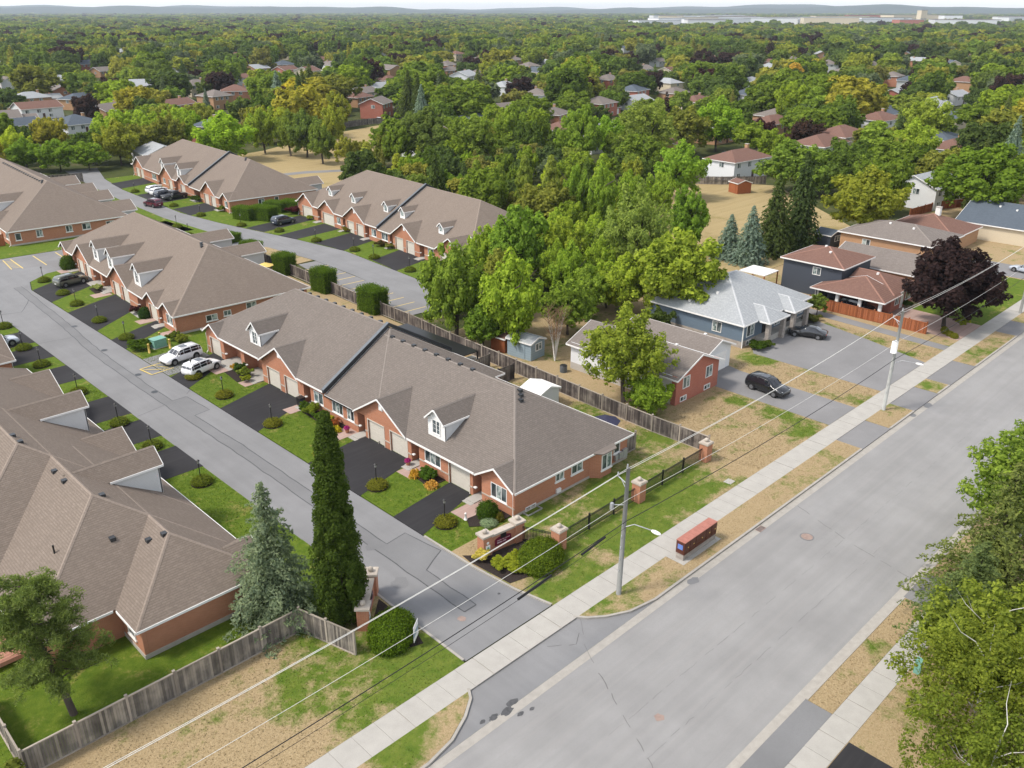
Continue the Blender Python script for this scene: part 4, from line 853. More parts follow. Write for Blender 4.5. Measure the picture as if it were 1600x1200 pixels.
# ------------------------------------------------------------------ foliage
ICO = None
def ico():
    global ICO
    if ICO is None:
        g = (1 + 5 ** 0.5) / 2; V = np.array([(-1, g, 0), (1, g, 0), (-1, -g, 0), (1, -g, 0), (0, -1, g), (0, 1, g), (0, -1, -g), (0, 1, -g), (g, 0, -1), (g, 0, 1), (-g, 0, -1), (-g, 0, 1)], float); V /= np.linalg.norm(V[0])
        Fc = np.array([(0, 11, 5), (0, 5, 1), (0, 1, 7), (0, 7, 10), (0, 10, 11), (1, 5, 9), (5, 11, 4), (11, 10, 2), (10, 7, 6), (7, 1, 8), (3, 9, 4), (3, 4, 2), (3, 2, 6), (3, 6, 8), (3, 8, 9), (4, 9, 5), (2, 4, 11), (6, 2, 10), (8, 6, 7), (9, 8, 1)]); ICO = (V, Fc)
    return ICO
def with_core(me, C, r, squash=(1, 1, 1)):
    # add a small leafy kernel inside every clump so that gaps show foliage, not a void
    V, Fc = ico(); n = len(C); r = np.broadcast_to(r, (n,))
    co = (C[:, None, :] + V[None] * r[:, None, None] * np.array(squash)).reshape(-1, 3).astype(np.float32); fc = (Fc[None] + (np.arange(n) * 12)[:, None, None]).reshape(-1, 3)
    nv, nl, npol = len(me.vertices), len(me.loops), len(me.polygons)
    me.vertices.add(len(co)); a = np.empty(3 * len(me.vertices), np.float32); me.vertices.foreach_get('co', a); a[3 * nv:] = co.ravel(); me.vertices.foreach_set('co', a)
    me.loops.add(fc.size); li = np.empty(nl + fc.size, np.int32); me.loops.foreach_get('vertex_index', li); li[nl:] = fc.ravel() + nv; me.loops.foreach_set('vertex_index', li)
    me.polygons.add(len(fc)); ls = np.empty(npol + len(fc), np.int32); me.polygons.foreach_get('loop_start', ls); ls[npol:] = nl + 3 * np.arange(len(fc)); me.polygons.foreach_set('loop_start', ls)
    me.update(calc_edges=True); me.validate(); return me
def leaf_mesh(name, P, N, size, rng, mat, aspect=0.6):
    n = len(P); r = rng.normal(size=(n, 3)); T = r - (r * N).sum(1, keepdims=True) * N; T /= np.linalg.norm(T, axis=1, keepdims=True) + 1e-9
    Bn = np.cross(N, T); s = size if isinstance(size, np.ndarray) else np.full(n, size); s = (s * rng.uniform(0.65, 1.35, n))[:, None]
    q = np.stack([P - T * s, P - Bn * s * aspect, P + T * s, P + Bn * s * aspect], 1) + (N * s * 0.18)[:, None, :] * np.array([1, -1, 1, -1])[None, :, None]
    me = bpy.data.meshes.new(name); v = q.reshape(-1, 3).astype(np.float32)
    me.vertices.add(4 * n); me.vertices.foreach_set('co', v.ravel()); me.loops.add(4 * n); me.loops.foreach_set('vertex_index', np.arange(4 * n, dtype=np.int32))
    me.polygons.add(n); me.polygons.foreach_set('loop_start', np.arange(0, 4 * n, 4, dtype=np.int32))
    me.update(calc_edges=True); me.materials.append(M[mat]); return me
def unit(v): return v / (np.linalg.norm(v, axis=-1, keepdims=True) + 1e-9)
def crown_broad(name, seed, clumps, leaves, leaf, mat='leaf', squash=1.0, low=0.0, cr=(0.2, 0.36), deep=-0.6, core=0.6):
    """crown in a box of half-width 1 and height 0..2"""
    rng = np.random.default_rng(seed); D = unit(rng.normal(size=(clumps, 3))); D[:, 2] = np.where(D[:, 2] < deep, -D[:, 2], D[:, 2])
    lump = 1 + 0.16 * np.sin(3 * np.arctan2(D[:, 1], D[:, 0]) + seed) + 0.1 * np.sin(5 * D[:, 2] + seed * 2)
    rho = rng.uniform(0.35, 0.82, clumps) * lump; rad = rng.uniform(*cr, clumps); C = D * rho[:, None]
    P, N = [], []
    for c, d, r_ in zip(C, D, rad):
        k = int(leaves * (r_ / 0.28) ** 2); u = unit(rng.normal(size=(k, 3)) + d * 0.55 + np.array([0, 0, 0.25])); rr = r_ * rng.uniform(0.72, 1.08, (k, 1))
        ax = unit(d * 0.7 + np.array([0, 0, 0.75]) + rng.normal(size=3) * 0.25); t_ = rng.uniform(-0.75, 1.0, (k, 1)); tap = np.where(t_ > 0, 1 - 0.62 * t_, 1.0)
        P.append(c + u * rr * tap * np.array([1, 1, 0.85]) * 0.86 + ax * t_ * r_ * 0.85); N.append(unit(u + rng.normal(size=(k, 3)) * 0.42 + np.array([0, 0, 0.6])))
    P = np.concatenate(P); N = np.concatenate(N); P[:, 2] = P[:, 2] * squash * 0.92
    P[:, 2] += 1.0 - low; C2 = C + D * 0.0; C2[:, 2] = C2[:, 2] * squash * 0.92 + 1.0 - low
    return with_core(leaf_mesh(name, P, N, leaf, rng, mat), C2, rad * core, (1, 1, 0.85)) if core else leaf_mesh(name, P, N, leaf, rng, mat)
def crown_column(name, seed, n, leaf, mat='leaf', profile=None, real=None):
    rng = np.random.default_rng(seed); k = 420 if real else 120; zc = rng.uniform(0.02, 0.98, k) ** (1.12 if real else 0.95); a = rng.uniform(0, 2 * pi, k)
    pr = profile or (lambda z: np.clip(np.minimum(1.0, (1 - z) * 2.4) ** 0.75, 0.05, 1) * (0.78 + 0.22 * np.minimum(1, z * 6)))
    rr = pr(zc) * (rng.uniform(0.42, 0.95, k) if real else rng.uniform(0.4, 0.9, k)); C = np.stack([rr * np.cos(a), rr * np.sin(a), zc * 2], 1); P, N = [], []
    per = n // k
    if real: C = C * np.array([real[0], real[0], real[1] / 2])
    for c, z in zip(C, zc):
        u = unit(rng.normal(size=(per, 3)) + np.array([c[0], c[1], 0.25])); s = rng.uniform(0.2, 0.36) * (0.5 + 0.5 * pr(z))
        P.append(c + u * rng.uniform(0.7, 1.05, (per, 1)) * s * (np.array([real[0] * 1.15, real[0] * 1.15, real[0] * 1.9]) if real else np.array([1, 1, 0.5]))); N.append(unit(u + rng.normal(size=(per, 3)) * 0.5 + np.array([0, 0, 0.3])))
    return with_core(leaf_mesh(name, np.concatenate(P), np.concatenate(N), leaf, rng, mat), C, 0.20 * (0.5 + 0.5 * pr(zc)) * (real[0] if real else 1), (1, 1, 1.6) if real else (1, 1, 0.5))
def crown_spruce(name, seed, levels, per, leaf, mat='leaf', droop=0.28, ragged=0.16, nbf=1.0, wid=0.17):
    rng = np.random.default_rng(seed); P, N = [], []
    for i in range(levels):
        z = i / levels; R0 = (1 - z) ** 0.85 * (1 + rng.uniform(-0.06, 0.06)) + 0.02; nb = max(5, int((15 * (1 - z) + 5) * nbf))
        for b in range(nb):
            a = 2 * pi * (b + rng.uniform(-0.35, 0.35)) / nb + i * 0.7; L = R0 * rng.uniform(1 - ragged * 2, 1 + ragged * 0.6); k = max(4, int(per * L) + 3)
            t_ = rng.uniform(0.12, 1, k); w = wid * L * (1.15 - t_) * (0.35 + np.minimum(1, t_ * 2.2)) * 0.8 + 0.02; s_ = rng.uniform(-1, 1, k) * w
            x = t_ * L; zz = z * 2 - droop * L * t_ * t_ + 0.10 * t_ * L - np.abs(s_) * 0.35 + rng.normal(size=k) * 0.012
            P.append(np.stack([x * cos(a) - s_ * sin(a), x * sin(a) + s_ * cos(a), zz + 0.02], 1))
            N.append(unit(np.stack([np.full(k, cos(a)) * 0.45, np.full(k, sin(a)) * 0.45, np.full(k, 0.9)], 1) + rng.normal(size=(k, 3)) * 0.38))
    return leaf_mesh(name, np.concatenate(P), np.concatenate(N), leaf, rng, mat, 0.42)
def trunk_mesh(name, seed, mat, limbs=6, r=0.022, top=0.62, start=0.28):
    rn = random.Random(seed); m = MB(); bend = rn.uniform(-0.02, 0.02)
    m.tube([(0, 0, -0.02), (bend, bend * 0.5, 0.2), (bend * 0.5, -bend, 0.42), (0, bend, top)], [r * 1.25, r, r * 0.75, r * 0.3], 8)
    for k in range(limbs):
        a = 2 * pi * k / limbs + rn.uniform(-0.4, 0.4); z = start + (top - start) * k / limbs; l = rn.uniform(0.18, 0.3); b = a + rn.uniform(-0.5, 0.5)
        m.tube([(0, 0, z), (cos(a) * l * 0.35, sin(a) * l * 0.35, z + l * 0.45), (cos(b) * l * 0.7, sin(b) * l * 0.7, z + l * 0.7), (cos(b) * l, sin(b) * l, z + l * 1.1)], [r * 0.5, r * 0.36, r * 0.24, r * 0.08], 5)
    return m.mesh(name, mat, True)
CR = {}
for i in range(8): CR['mid%d' % i] = crown_broad('crown', 11 + i, (56, 90, 70, 110, 64, 84, 48, 100)[i], (95, 62, 80, 50, 88, 66, 105, 56)[i], (0.075, 0.064, 0.07, 0.06, 0.075, 0.066, 0.08, 0.062)[i], cr=((0.22, 0.4), (0.15, 0.3), (0.18, 0.36), (0.14, 0.26), (0.2, 0.42), (0.16, 0.32), (0.24, 0.44), (0.15, 0.28))[i], deep=-0.8, squash=(1, 0.92, 1.05, 0.85, 1.0, 1.1, 0.9, 1.0)[i])
for i in range(3): CR['near%d' % i] = crown_broad('crown', 31 + i, 150, 115, 0.047, cr=(0.15, 0.26), deep=-0.9, core=0.58)
for i in range(2): CR['fine%d' % i] = crown_broad('crown', 51 + i, 230, 140, 0.031, cr=(0.11, 0.2), deep=-0.9, core=0.4)
for i in range(2): CR['birch%d' % i] = crown_broad('crown', 61 + i, 300, 210, 0.020, cr=(0.09, 0.19), deep=-0.9, core=0)
CR['cone0'] = crown_column('crown', 70, 7000, 0.075, profile=lambda z: np.clip((1 - z) ** 0.7, 0.04, 1))
CR['col0'] = crown_column('crown', 71, 42000, 0.085, real=(1.55, 15.2), profile=lambda z: np.clip((1 - z) ** 0.55 * 1.1, 0.1, 1) * (0.82 + 0.18 * np.minimum(1, z * 6)))
CR['spruce_n'] = crown_spruce('crown', 81, 30, 150, 0.030, droop=0.2, ragged=0.3, nbf=0.62, wid=0.30)
CR['spruce_n2'] = crown_spruce('crown', 85, 26, 170, 0.028, droop=0.34, ragged=0.34, nbf=0.55, wid=0.3)
for i in range(2): CR['spruce%d' % i] = crown_spruce('crown', 82 + i, 26, 26, 0.065)
TR = {i: trunk_mesh('trunk', i, 'bark') for i in range(3)}; TR['birch'] = trunk_mesh('trunk', 9, 'birch', 7, 0.008, 0.8, 0.3); TR['thin'] = trunk_mesh('trunk', 5, 'bark', 0, 0.014, 0.9); TR['plain'] = trunk_mesh('trunk', 6, 'bark', 0, 0.014, 0.8)
def tree(x, y, h, w, crown, color, label, group=None, cat='tree', name='tree', base=0.16, trunk=None, rz=None, tilt=0.0, z=0.0):
    rn = random.Random(int(x * 131 + y * 17)); root = thing(name, label, cat, (x, y, z), rn.uniform(0, 6.28) if rz is None else rz, group)
    t_ = obj('trunk', TR[trunk if trunk is not None else rn.randrange(3)], root, sc=(h, h, h))
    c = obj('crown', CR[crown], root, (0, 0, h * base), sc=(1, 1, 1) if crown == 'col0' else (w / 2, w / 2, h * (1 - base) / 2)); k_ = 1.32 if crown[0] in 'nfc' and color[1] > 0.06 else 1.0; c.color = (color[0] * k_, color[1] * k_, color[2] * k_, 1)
    return root
GREEN = dict(mid=(0.088, 0.13, 0.024), deep=(0.058, 0.092, 0.022), light=(0.12, 0.17, 0.026), lime=(0.165, 0.205, 0.028), gold=(0.18, 0.175, 0.034), yellow=(0.26, 0.23, 0.03), purple=(0.030, 0.016, 0.020), blue=(0.11, 0.155, 0.165), bluegreen=(0.105, 0.135, 0.095), dark=(0.046, 0.07, 0.024), olive=(0.115, 0.13, 0.032), orange=(0.22, 0.15, 0.035), sprucey=(0.07, 0.092, 0.036))
WORD = dict(mid='mid green', deep='deep green', light='fresh green', lime='lime green', gold='golden green', purple='dark purple', olive='olive green', dark='very dark green', yellow='bright yellow', sprucey='dull green', orange='orange')
HAND = []
# single trees that stand out
tree(25.1, 41.7, 15.8, 3.1, 'col0', (0.036, 0.059, 0.015), 'tall columnar green tree behind the west brick entrance sign', name='columnar_tree', base=0.03, trunk='plain')
tree(22.1, 45.2, 10.6, 7.9, 'spruce_n', (0.112, 0.148, 0.122), 'pale blue-green spruce next to the columnar tree', name='spruce_tree', base=0.03, trunk='thin')
tree(66.4, 50.6, 11.2, 10.4, 'fine0', (0.10, 0.128, 0.024), 'yellow-green tree half covering the white and brick bungalow', name='maple_tree', base=0.02)
tree(65.6, 46.8, 4.6, 5.2, 'near1', (0.085, 0.13, 0.02), 'low bushy green tree between board fence and bungalow', name='maple_tree', base=0.0)
tree(114.4, 36.0, 12.0, 12.6, 'near2', (0.023, 0.0155, 0.0205), 'broad dark purple maple by the street sidewalk', name='purple_maple', base=0.06)
tree(120.0, 37.5, 9.6, 9.0, 'near0', (0.023, 0.0155, 0.0205), 'second dark purple crown merging behind the purple maple', name='purple_maple', base=0.06)
for x, y, h, w, c, lb in ((124.0, 74.5, 7.5, 6.5, 'blue', 'shorter silver-blue spruce beside the pale grey roof'), (123.5, 70.4, 9.6, 7.0, 'blue', 'taller silver-blue spruce beside the pale grey roof')):
    tree(x, y, h, w, 'spruce0', GREEN[c], lb, name='spruce_tree', base=0.02, trunk='thin')
tree(131.5, 70.8, 13.5, 8.5, 'spruce1', (0.045, 0.066, 0.026), 'dark green spruce at the edge of the mown field', name='spruce_tree', base=0.03, trunk='thin')
tree(138.8, 70.2, 16.6, 9.0, 'spruce0', (0.04, 0.062, 0.028), 'tallest dark spruce by the grey shed and mown field', name='spruce_tree', base=0.03, trunk='thin')
tree(149.5, 64.0, 13.5, 14.5, 'near1', (0.105, 0.12, 0.022), 'big golden-green tree beside the tan brick house', name='maple_tree', base=0.1)
tree(181, 55, 15.5, 19.0, 'near2', (0.062, 0.10, 0.016), 'broad dark green tree behind the slate blue roof', name='maple_tree', base=0.08)
tree(107.2, 50.0, 3.2, 3.2, 'mid1', (0.085, 0.12, 0.03), 'small round garden tree by the navy house wall', name='garden_tree', base=0.1)
# right-hand side trees along the far sidewalk
tree(42.6, 7.8, 9.2, 9.8, 'birch0', (0.092, 0.118, 0.022), 'birch with white limbs and yellow-green leaves over the near sidewalk', name='birch_tree', base=0.04, trunk='birch')
tree(37.4, 5.6, 8.6, 8.8, 'birch1', (0.082, 0.112, 0.022), 'lower leafy birch beside the near driveway', name='birch_tree', base=0.02, trunk='birch')
tree(47.6, 9.0, 8.6, 8.8, 'fine0', (0.085, 0.11, 0.022), 'green birch behind the drooping spruce', name='birch_tree', base=0.04, trunk='birch')
tree(43.0, 2.0, 10.5, 8.5, 'birch1', (0.08, 0.11, 0.022), 'shaded birch deeper in the near corner garden', name='birch_tree', base=0.02, trunk='birch', rz=2.0)
tree(58.6, 12.0, 11.0, 10.4, 'spruce_n2', (0.088, 0.112, 0.042), 'yellow-green drooping spruce at the kerb', name='spruce_tree', base=0.0, trunk='thin')
tree(52.4, 11.4, 8.0, 8.8, 'spruce_n2', (0.075, 0.105, 0.05), 'shorter drooping spruce reaching over the verge', name='spruce_tree', base=0.0, trunk='thin', rz=1.0)
tree(67.4, 12.9, 9.6, 10.2, 'fine1', (0.085, 0.125, 0.026), 'dense green tree overhanging the street edge', name='maple_tree', base=0.02)
tree(66.0, 7.5, 11, 9, 'fine0', (0.075, 0.11, 0.024), 'deep green tree behind the street edge trees', name='maple_tree', base=0.02)
tree(76.5, 12.6, 10.0, 9.0, 'fine0', (0.075, 0.115, 0.024), 'deep green tree further along the street edge', name='maple_tree', base=0.02)
# grove and park trees that stand out
for x, y, h, w, k, c, lb in (
    (66.7, 77.7, 12.7, 8.3, 'near0', (0.085, 0.125, 0.024), 'green tree with pale limbs at the far lane end'),
    (68.6, 69.6, 12.7, 8.2, 'near1', (0.115, 0.165, 0.024), 'bright leafy maple overhanging the pale blue shed'),
    (66.6, 72.5, 6.2, 5.4, 'near2', (0.07, 0.115, 0.02), 'low leafy maple against the long board fence'),
    (86.4, 86.0, 13.5, 10.3, 'near2', (0.075, 0.125, 0.022), 'round green maple behind the bright maple'),
    (91.6, 82.1, 11.2, 7.5, 'near0', (0.115, 0.15, 0.024), 'yellow-topped tree in the middle of the grove'),
    (85.0, 74.9, 9.8, 6.2, 'near1', (0.095, 0.145, 0.022), 'upright green tree behind the bare stems'),
    (99.1, 74.8, 16.5, 11.8, 'fine0', (0.10, 0.135, 0.04), 'tall feathery grey-green tree in the grove'),
    (92.1, 62.3, 12.5, 12.5, 'near0', (0.11, 0.145, 0.024), 'broad yellow-green tree against the pale grey roof'),
    (88.8, 68.4, 8.6, 7.9, 'near1', (0.12, 0.16, 0.024), 'yellow-green tree beside the bungalow roof'),
    (123.1, 82.2, 11.7, 7.8, 'near2', (0.07, 0.12, 0.02), 'dark leafy tree at the mown field corner'),
    (117.0, 128.6, 10.6, 5.6, 'cone0', (0.095, 0.13, 0.026), 'upright row tree, first from the row roof'),
    (119.0, 124.1, 10.1, 5.1, 'cone0', (0.10, 0.135, 0.028), 'upright row tree, second from the row roof'),
    (120.9, 119.0, 12.2, 5.7, 'cone0', (0.10, 0.13, 0.03), 'upright row tree, third from the row roof'),
    (121.3, 112.4, 12.8, 5.8, 'cone0', (0.105, 0.13, 0.032), 'upright row tree, fourth from the row roof'),
    (120.1, 104.8, 12.7, 5.4, 'near0', (0.09, 0.14, 0.024), 'upright row tree, fifth from the row roof'),
    (121.0, 99.7, 13.4, 6.0, 'near1', (0.095, 0.145, 0.024), 'upright row tree, sixth from the row roof'),
    (132.3, 101.6, 10.7, 7.3, 'near2', (0.10, 0.15, 0.024), 'rounded row tree behind the feathery tree'),
    (138.3, 99.5, 9.9, 6.8, 'near0', (0.11, 0.16, 0.026), 'rounded light row tree near the mown field'),
    (158.0, 108.9, 12.8, 12.1, 'near1', (0.095, 0.155, 0.024), 'large round tree at the head of the mown field'),
    (125.3, 157.5, 7.4, 5.9, 'mid0', (0.09, 0.15, 0.022), 'small round tree behind the arched dormer row, first'),
    (127.0, 151.6, 5.5, 4.9, 'mid1', (0.085, 0.14, 0.022), 'small round tree behind the arched dormer row, second'),
    (125.8, 144.5, 5.6, 5.1, 'mid2', (0.085, 0.14, 0.022), 'small round tree behind the arched dormer row, third'),
    (139.4, 156.0, 8.0, 6.7, 'mid3', (0.12, 0.18, 0.024), 'bright lime small tree behind the arched dormer row'),
    (128.3, 169.3, 6.5, 5.5, 'cone0', (0.15, 0.17, 0.03), 'yellowish upright tree beside the park field, first'),
    (131.1, 185.4, 7.3, 6.5, 'cone0', (0.15, 0.165, 0.035), 'yellowish upright tree beside the park field, second'),
    (130.4, 194.3, 8.5, 6.0, 'mid1', (0.15, 0.16, 0.035), 'yellowish upright tree beside the park field, third'),
    (145.3, 179.6, 15.9, 15.2, 'near2', (0.06, 0.085, 0.026), 'big dull green tree at the end of the park field'),
    (154.3, 170.8, 14.0, 13.3, 'near0', (0.085, 0.12, 0.026), 'big green tree next to the dull green one'),
    (170.3, 172.7, 15.2, 12.2, 'near1', (0.09, 0.13, 0.024), 'tall green tree behind the row of upright trees'),
    (174.0, 151.4, 16.4, 12.4, 'near2', (0.085, 0.13, 0.022), 'tall leafy tree before the red roofed house'),
    (188.5, 154.7, 12.2, 10.8, 'near0', (0.09, 0.15, 0.022), 'oval leafy tree between the white houses'),
    (186.5, 139.0, 17.9, 18.2, 'fine1', (0.10, 0.13, 0.035), 'large silver-green willow-like tree beyond the grove'),
    (224.3, 142.5, 15.4, 16.3, 'near1', (0.10, 0.16, 0.022), 'dome-shaped fresh green tree above the mown field house'),
    (113.4, 225.7, 13.3, 16.4, 'near1', (0.12, 0.185, 0.022), 'big bright green maple behind the hedged row roof'),
    (126.3, 273.4, 10.2, 10.5, 'near2', (0.11, 0.175, 0.022), 'smaller bright green maple beside the big bright maple'),
    (143.6, 248.2, 10.9, 9.9, 'near0', (0.14, 0.165, 0.026), 'yellow-green tree at the path bend, first'),
    (143.9, 262.4, 10.9, 8.2, 'mid2', (0.16, 0.18, 0.026), 'yellow-green tree at the path bend, second'),
    (132.6, 216.2, 13.1, 11.0, 'near1', (0.065, 0.095, 0.028), 'dull green tree at the path bend'),
    (176.4, 265.0, 12.8, 11.1, 'near2', (0.12, 0.135, 0.026), 'golden green tree by the red brick park house'),
    (112.0, 271.5, 9.1, 10.1, 'near0', (0.05, 0.085, 0.022), 'dark round tree behind the hedged row'),
    (90.3, 239.6, 12.0, 11.8, 'near1', (0.12, 0.135, 0.026), 'golden willow-like tree behind the far fence'),
    (81.2, 237.4, 7.7, 9.8, 'near2', (0.09, 0.14, 0.022), 'leafy tree behind the far fence, middle one'),
    (75.2, 240.6, 8.3, 10.1, 'near0', (0.085, 0.135, 0.022), 'leafy tree behind the far fence, by the row roof'),
    (69.3, 246.4, 8.6, 9.7, 'near1', (0.08, 0.13, 0.022), 'leafy tree behind the far fence, near the slate roof'),
    (205.7, 262.5, 18.3, 13.1, 'spruce0', (0.05, 0.07, 0.026), 'dark conifer beside the red brick park house'),
    (202.1, 252.5, 18.0, 9.1, 'spruce1', (0.045, 0.065, 0.024), 'second dark conifer beside the red brick park house'),
    (162.6, 334.7, 10.3, 5.5, 'spruce0', (0.10, 0.135, 0.13), 'silver-blue spruce among the orange brick houses'),
    (131.0, 336.1, 11.3, 4.2, 'spruce1', (0.06, 0.08, 0.03), 'slim green spruce among the orange brick houses'),
    (182.6, 94.7, 12.3, 17.1, 'near2', (0.075, 0.115, 0.024), 'broad green tree between spruces and street houses'),
    (182.3, 86.9, 8.3, 8.4, 'near0', (0.055, 0.085, 0.022), 'dark tree at the back of the mown field'),
    (238.0, 122.1, 10.6, 12.8, 'mid3', (0.035, 0.022, 0.022), 'dark bronze maple behind the field houses'),
    (229.5, 130.5, 9.8, 7.3, 'mid4', (0.035, 0.016, 0.022), 'purple plum tree behind the field houses'),
    (227.7, 87.5, 13.3, 12.8, 'near1', (0.12, 0.165, 0.026), 'leafy tree beside the red roofed split house'),
    (268.5, 100.6, 15.3, 14.9, 'near0', (0.12, 0.155, 0.03), 'pale lime tree behind the red roofed split house'),
    (314.2, 94.4, 16.7, 22.5, 'near2', (0.10, 0.14, 0.022), 'large dense tree beyond the pale lime tree'),
    (316.9, 152.8, 14.6, 16.4, 'near1', (0.07, 0.105, 0.022), 'dense round tree behind the red brick bungalow'),
    (288.0, 154.9, 15.9, 12.2, 'near0', (0.11, 0.15, 0.022), 'bright tree beside the dense round tree'),
    (127.9, 230.7, 13.1, 8.4, 'near0', (0.11, 0.145, 0.026), 'leafy tree at the park edge behind the hedged row, first'),
    (130.6, 221.3, 12.8, 9.0, 'near1', (0.085, 0.115, 0.026), 'leafy tree at the park edge behind the hedged row, second'),
    (129.7, 203.7, 11.6, 8.2, 'near2', (0.075, 0.105, 0.026), 'leafy tree at the park edge behind the hedged row, third'),
    (146.2, 223.1, 13.0, 8.2, 'near0', (0.125, 0.145, 0.028), 'yellowish tree before the board fence of the park'),
    (139.2, 200.3, 6.3, 5.2, 'mid2', (0.13, 0.14, 0.035), 'small yellowish tree in the open park field'),
    (137.6, 187.3, 8.8, 6.0, 'mid5', (0.10, 0.12, 0.03), 'small olive tree at the corner of the park field'),
    ):
    sp = k[0] == 's'; tree(x, y, h, w, k, c, lb, name='spruce_tree' if sp else 'tree', base=0.0 if k[0] in 'cs' else 0.02, trunk='thin' if k[0] in 'sc' else None); HAND.append((x, y, w * 0.26))
# pine in the near yard: bare trunk, needle tufts on upswept limbs
def pine():
    root = thing('pine_tree', 'ragged green pine with bare leaning trunk in the fenced yard', 'tree', (8.9, 45.6, 0.05))
    rng = np.random.default_rng(5); m = MB(); H = 9.6; m.tube([(0, 0, -0.1), (-0.25, 0.3, 2.5), (-0.6, 0.5, 5), (-0.8, 0.7, 8.6)], [0.22, 0.18, 0.13, 0.03], 8); P, N, S = [], [], []
    for i in range(44):
        z = 2.7 + 6.6 * i / 44; f = z / H; bx, by = -0.85 * f, 0.75 * f; a = i * 2.4 + rng.uniform(-0.4, 0.4); L = (0.6 + 3.6 * (1 - f) ** 0.6) * rng.uniform(0.65, 1.05); e = (bx + cos(a) * L, by + sin(a) * L, z + L * rng.uniform(0.02, 0.3))
        m.tube([(bx, by, z), ((bx + e[0]) / 2, (by + e[1]) / 2, z + 0.02), e], [0.05, 0.035, 0.012], 5)
        for j in range(13):
            t_ = rng.uniform(0.3, 1.05); c = np.array([bx + (e[0] - bx) * t_, by + (e[1] - by) * t_, z + (e[2] - z) * t_]) + rng.normal(size=3) * np.array([0.24, 0.24, 0.12]); k = 60
            u = unit(rng.normal(size=(k, 3)) + np.array([0, 0, 0.55])); P.append(c + u * rng.uniform(0.15, 0.42, (k, 1)) * np.array([1, 1, 0.75])); N.append(unit(np.cross(u, rng.normal(size=(k, 3))) + np.array([0, 0, 0.4])))
    m.build('trunk', 'bark', root, True)
    P = np.concatenate(P); N = np.concatenate(N); me = leaf_mesh('crown', P, N, 0.13, rng, 'leaf', 0.2); c = obj('crown', me, root); c.color = (0.088, 0.12, 0.048, 1)
pine()
# bare twiggy shrub by the shed
def bare():
    root = thing('bare_tree', 'leafless grey multi-stem tree beside the blue shed', 'tree', (69.8, 63.6, 0)); rn = random.Random(4); m = MB(); tw = MB()
    for k in range(9):
        a = 2 * pi * k / 9; sp = rn.uniform(0.7, 1.6); top = (cos(a) * sp, sin(a) * sp, rn.uniform(5.2, 6.6)); m.tube([(0, 0, 0), (top[0] * 0.3, top[1] * 0.3, 2.2), top], [0.08, 0.05, 0.012], 5)
        for j in range(26):
            z = rn.uniform(2.6, 6.2); f = z / 6.4; b = rn.uniform(0, 6.28); l = rn.uniform(0.5, 1.3); tw.tube([(top[0] * f, top[1] * f, z), (top[0] * f + cos(b) * l, top[1] * f + sin(b) * l, z + l * 0.9)], [0.02, 0.006], 3, False)
    m.build('trunk', 'birch', root, True); tw.build('twigs', plain('brown_twigs', (0.22, 0.13, 0.08), 0.9), root)
bare()
# groves and gardens: scattered trees that keep clear of buildings, fields and lanes
KEEP = [(20, 60, -20, 170), (-70, 30, 40, 240), (36, 66, 150, 236), (60, 112, 150, 224), (60, 86, 84, 245), (60, 109, 100, 160), (60, 66, 30, 140), (66, 112, 28, 55), (86, 110, 50, 68), (110, 185, 28, 62), (-60, 480, 12, 33), (66, 86, 44, 62)]
FIELD = [[(104, 170), (118, 164), (150, 200), (196, 242), (192, 262), (160, 254), (128, 240), (108, 236)], [(106, 74), (112, 64), (152, 62), (162, 68), (190, 102), (180, 128), (150, 117), (122, 95)]]
def inside(x, y, poly):
    c = False; n = len(poly)
    for i in range(n):
        (x0, y0), (x1, y1) = poly[i], poly[(i + 1) % n]
        if (y0 > y) != (y1 > y) and x < (x1 - x0) * (y - y0) / (y1 - y0) + x0: c = not c
    return c
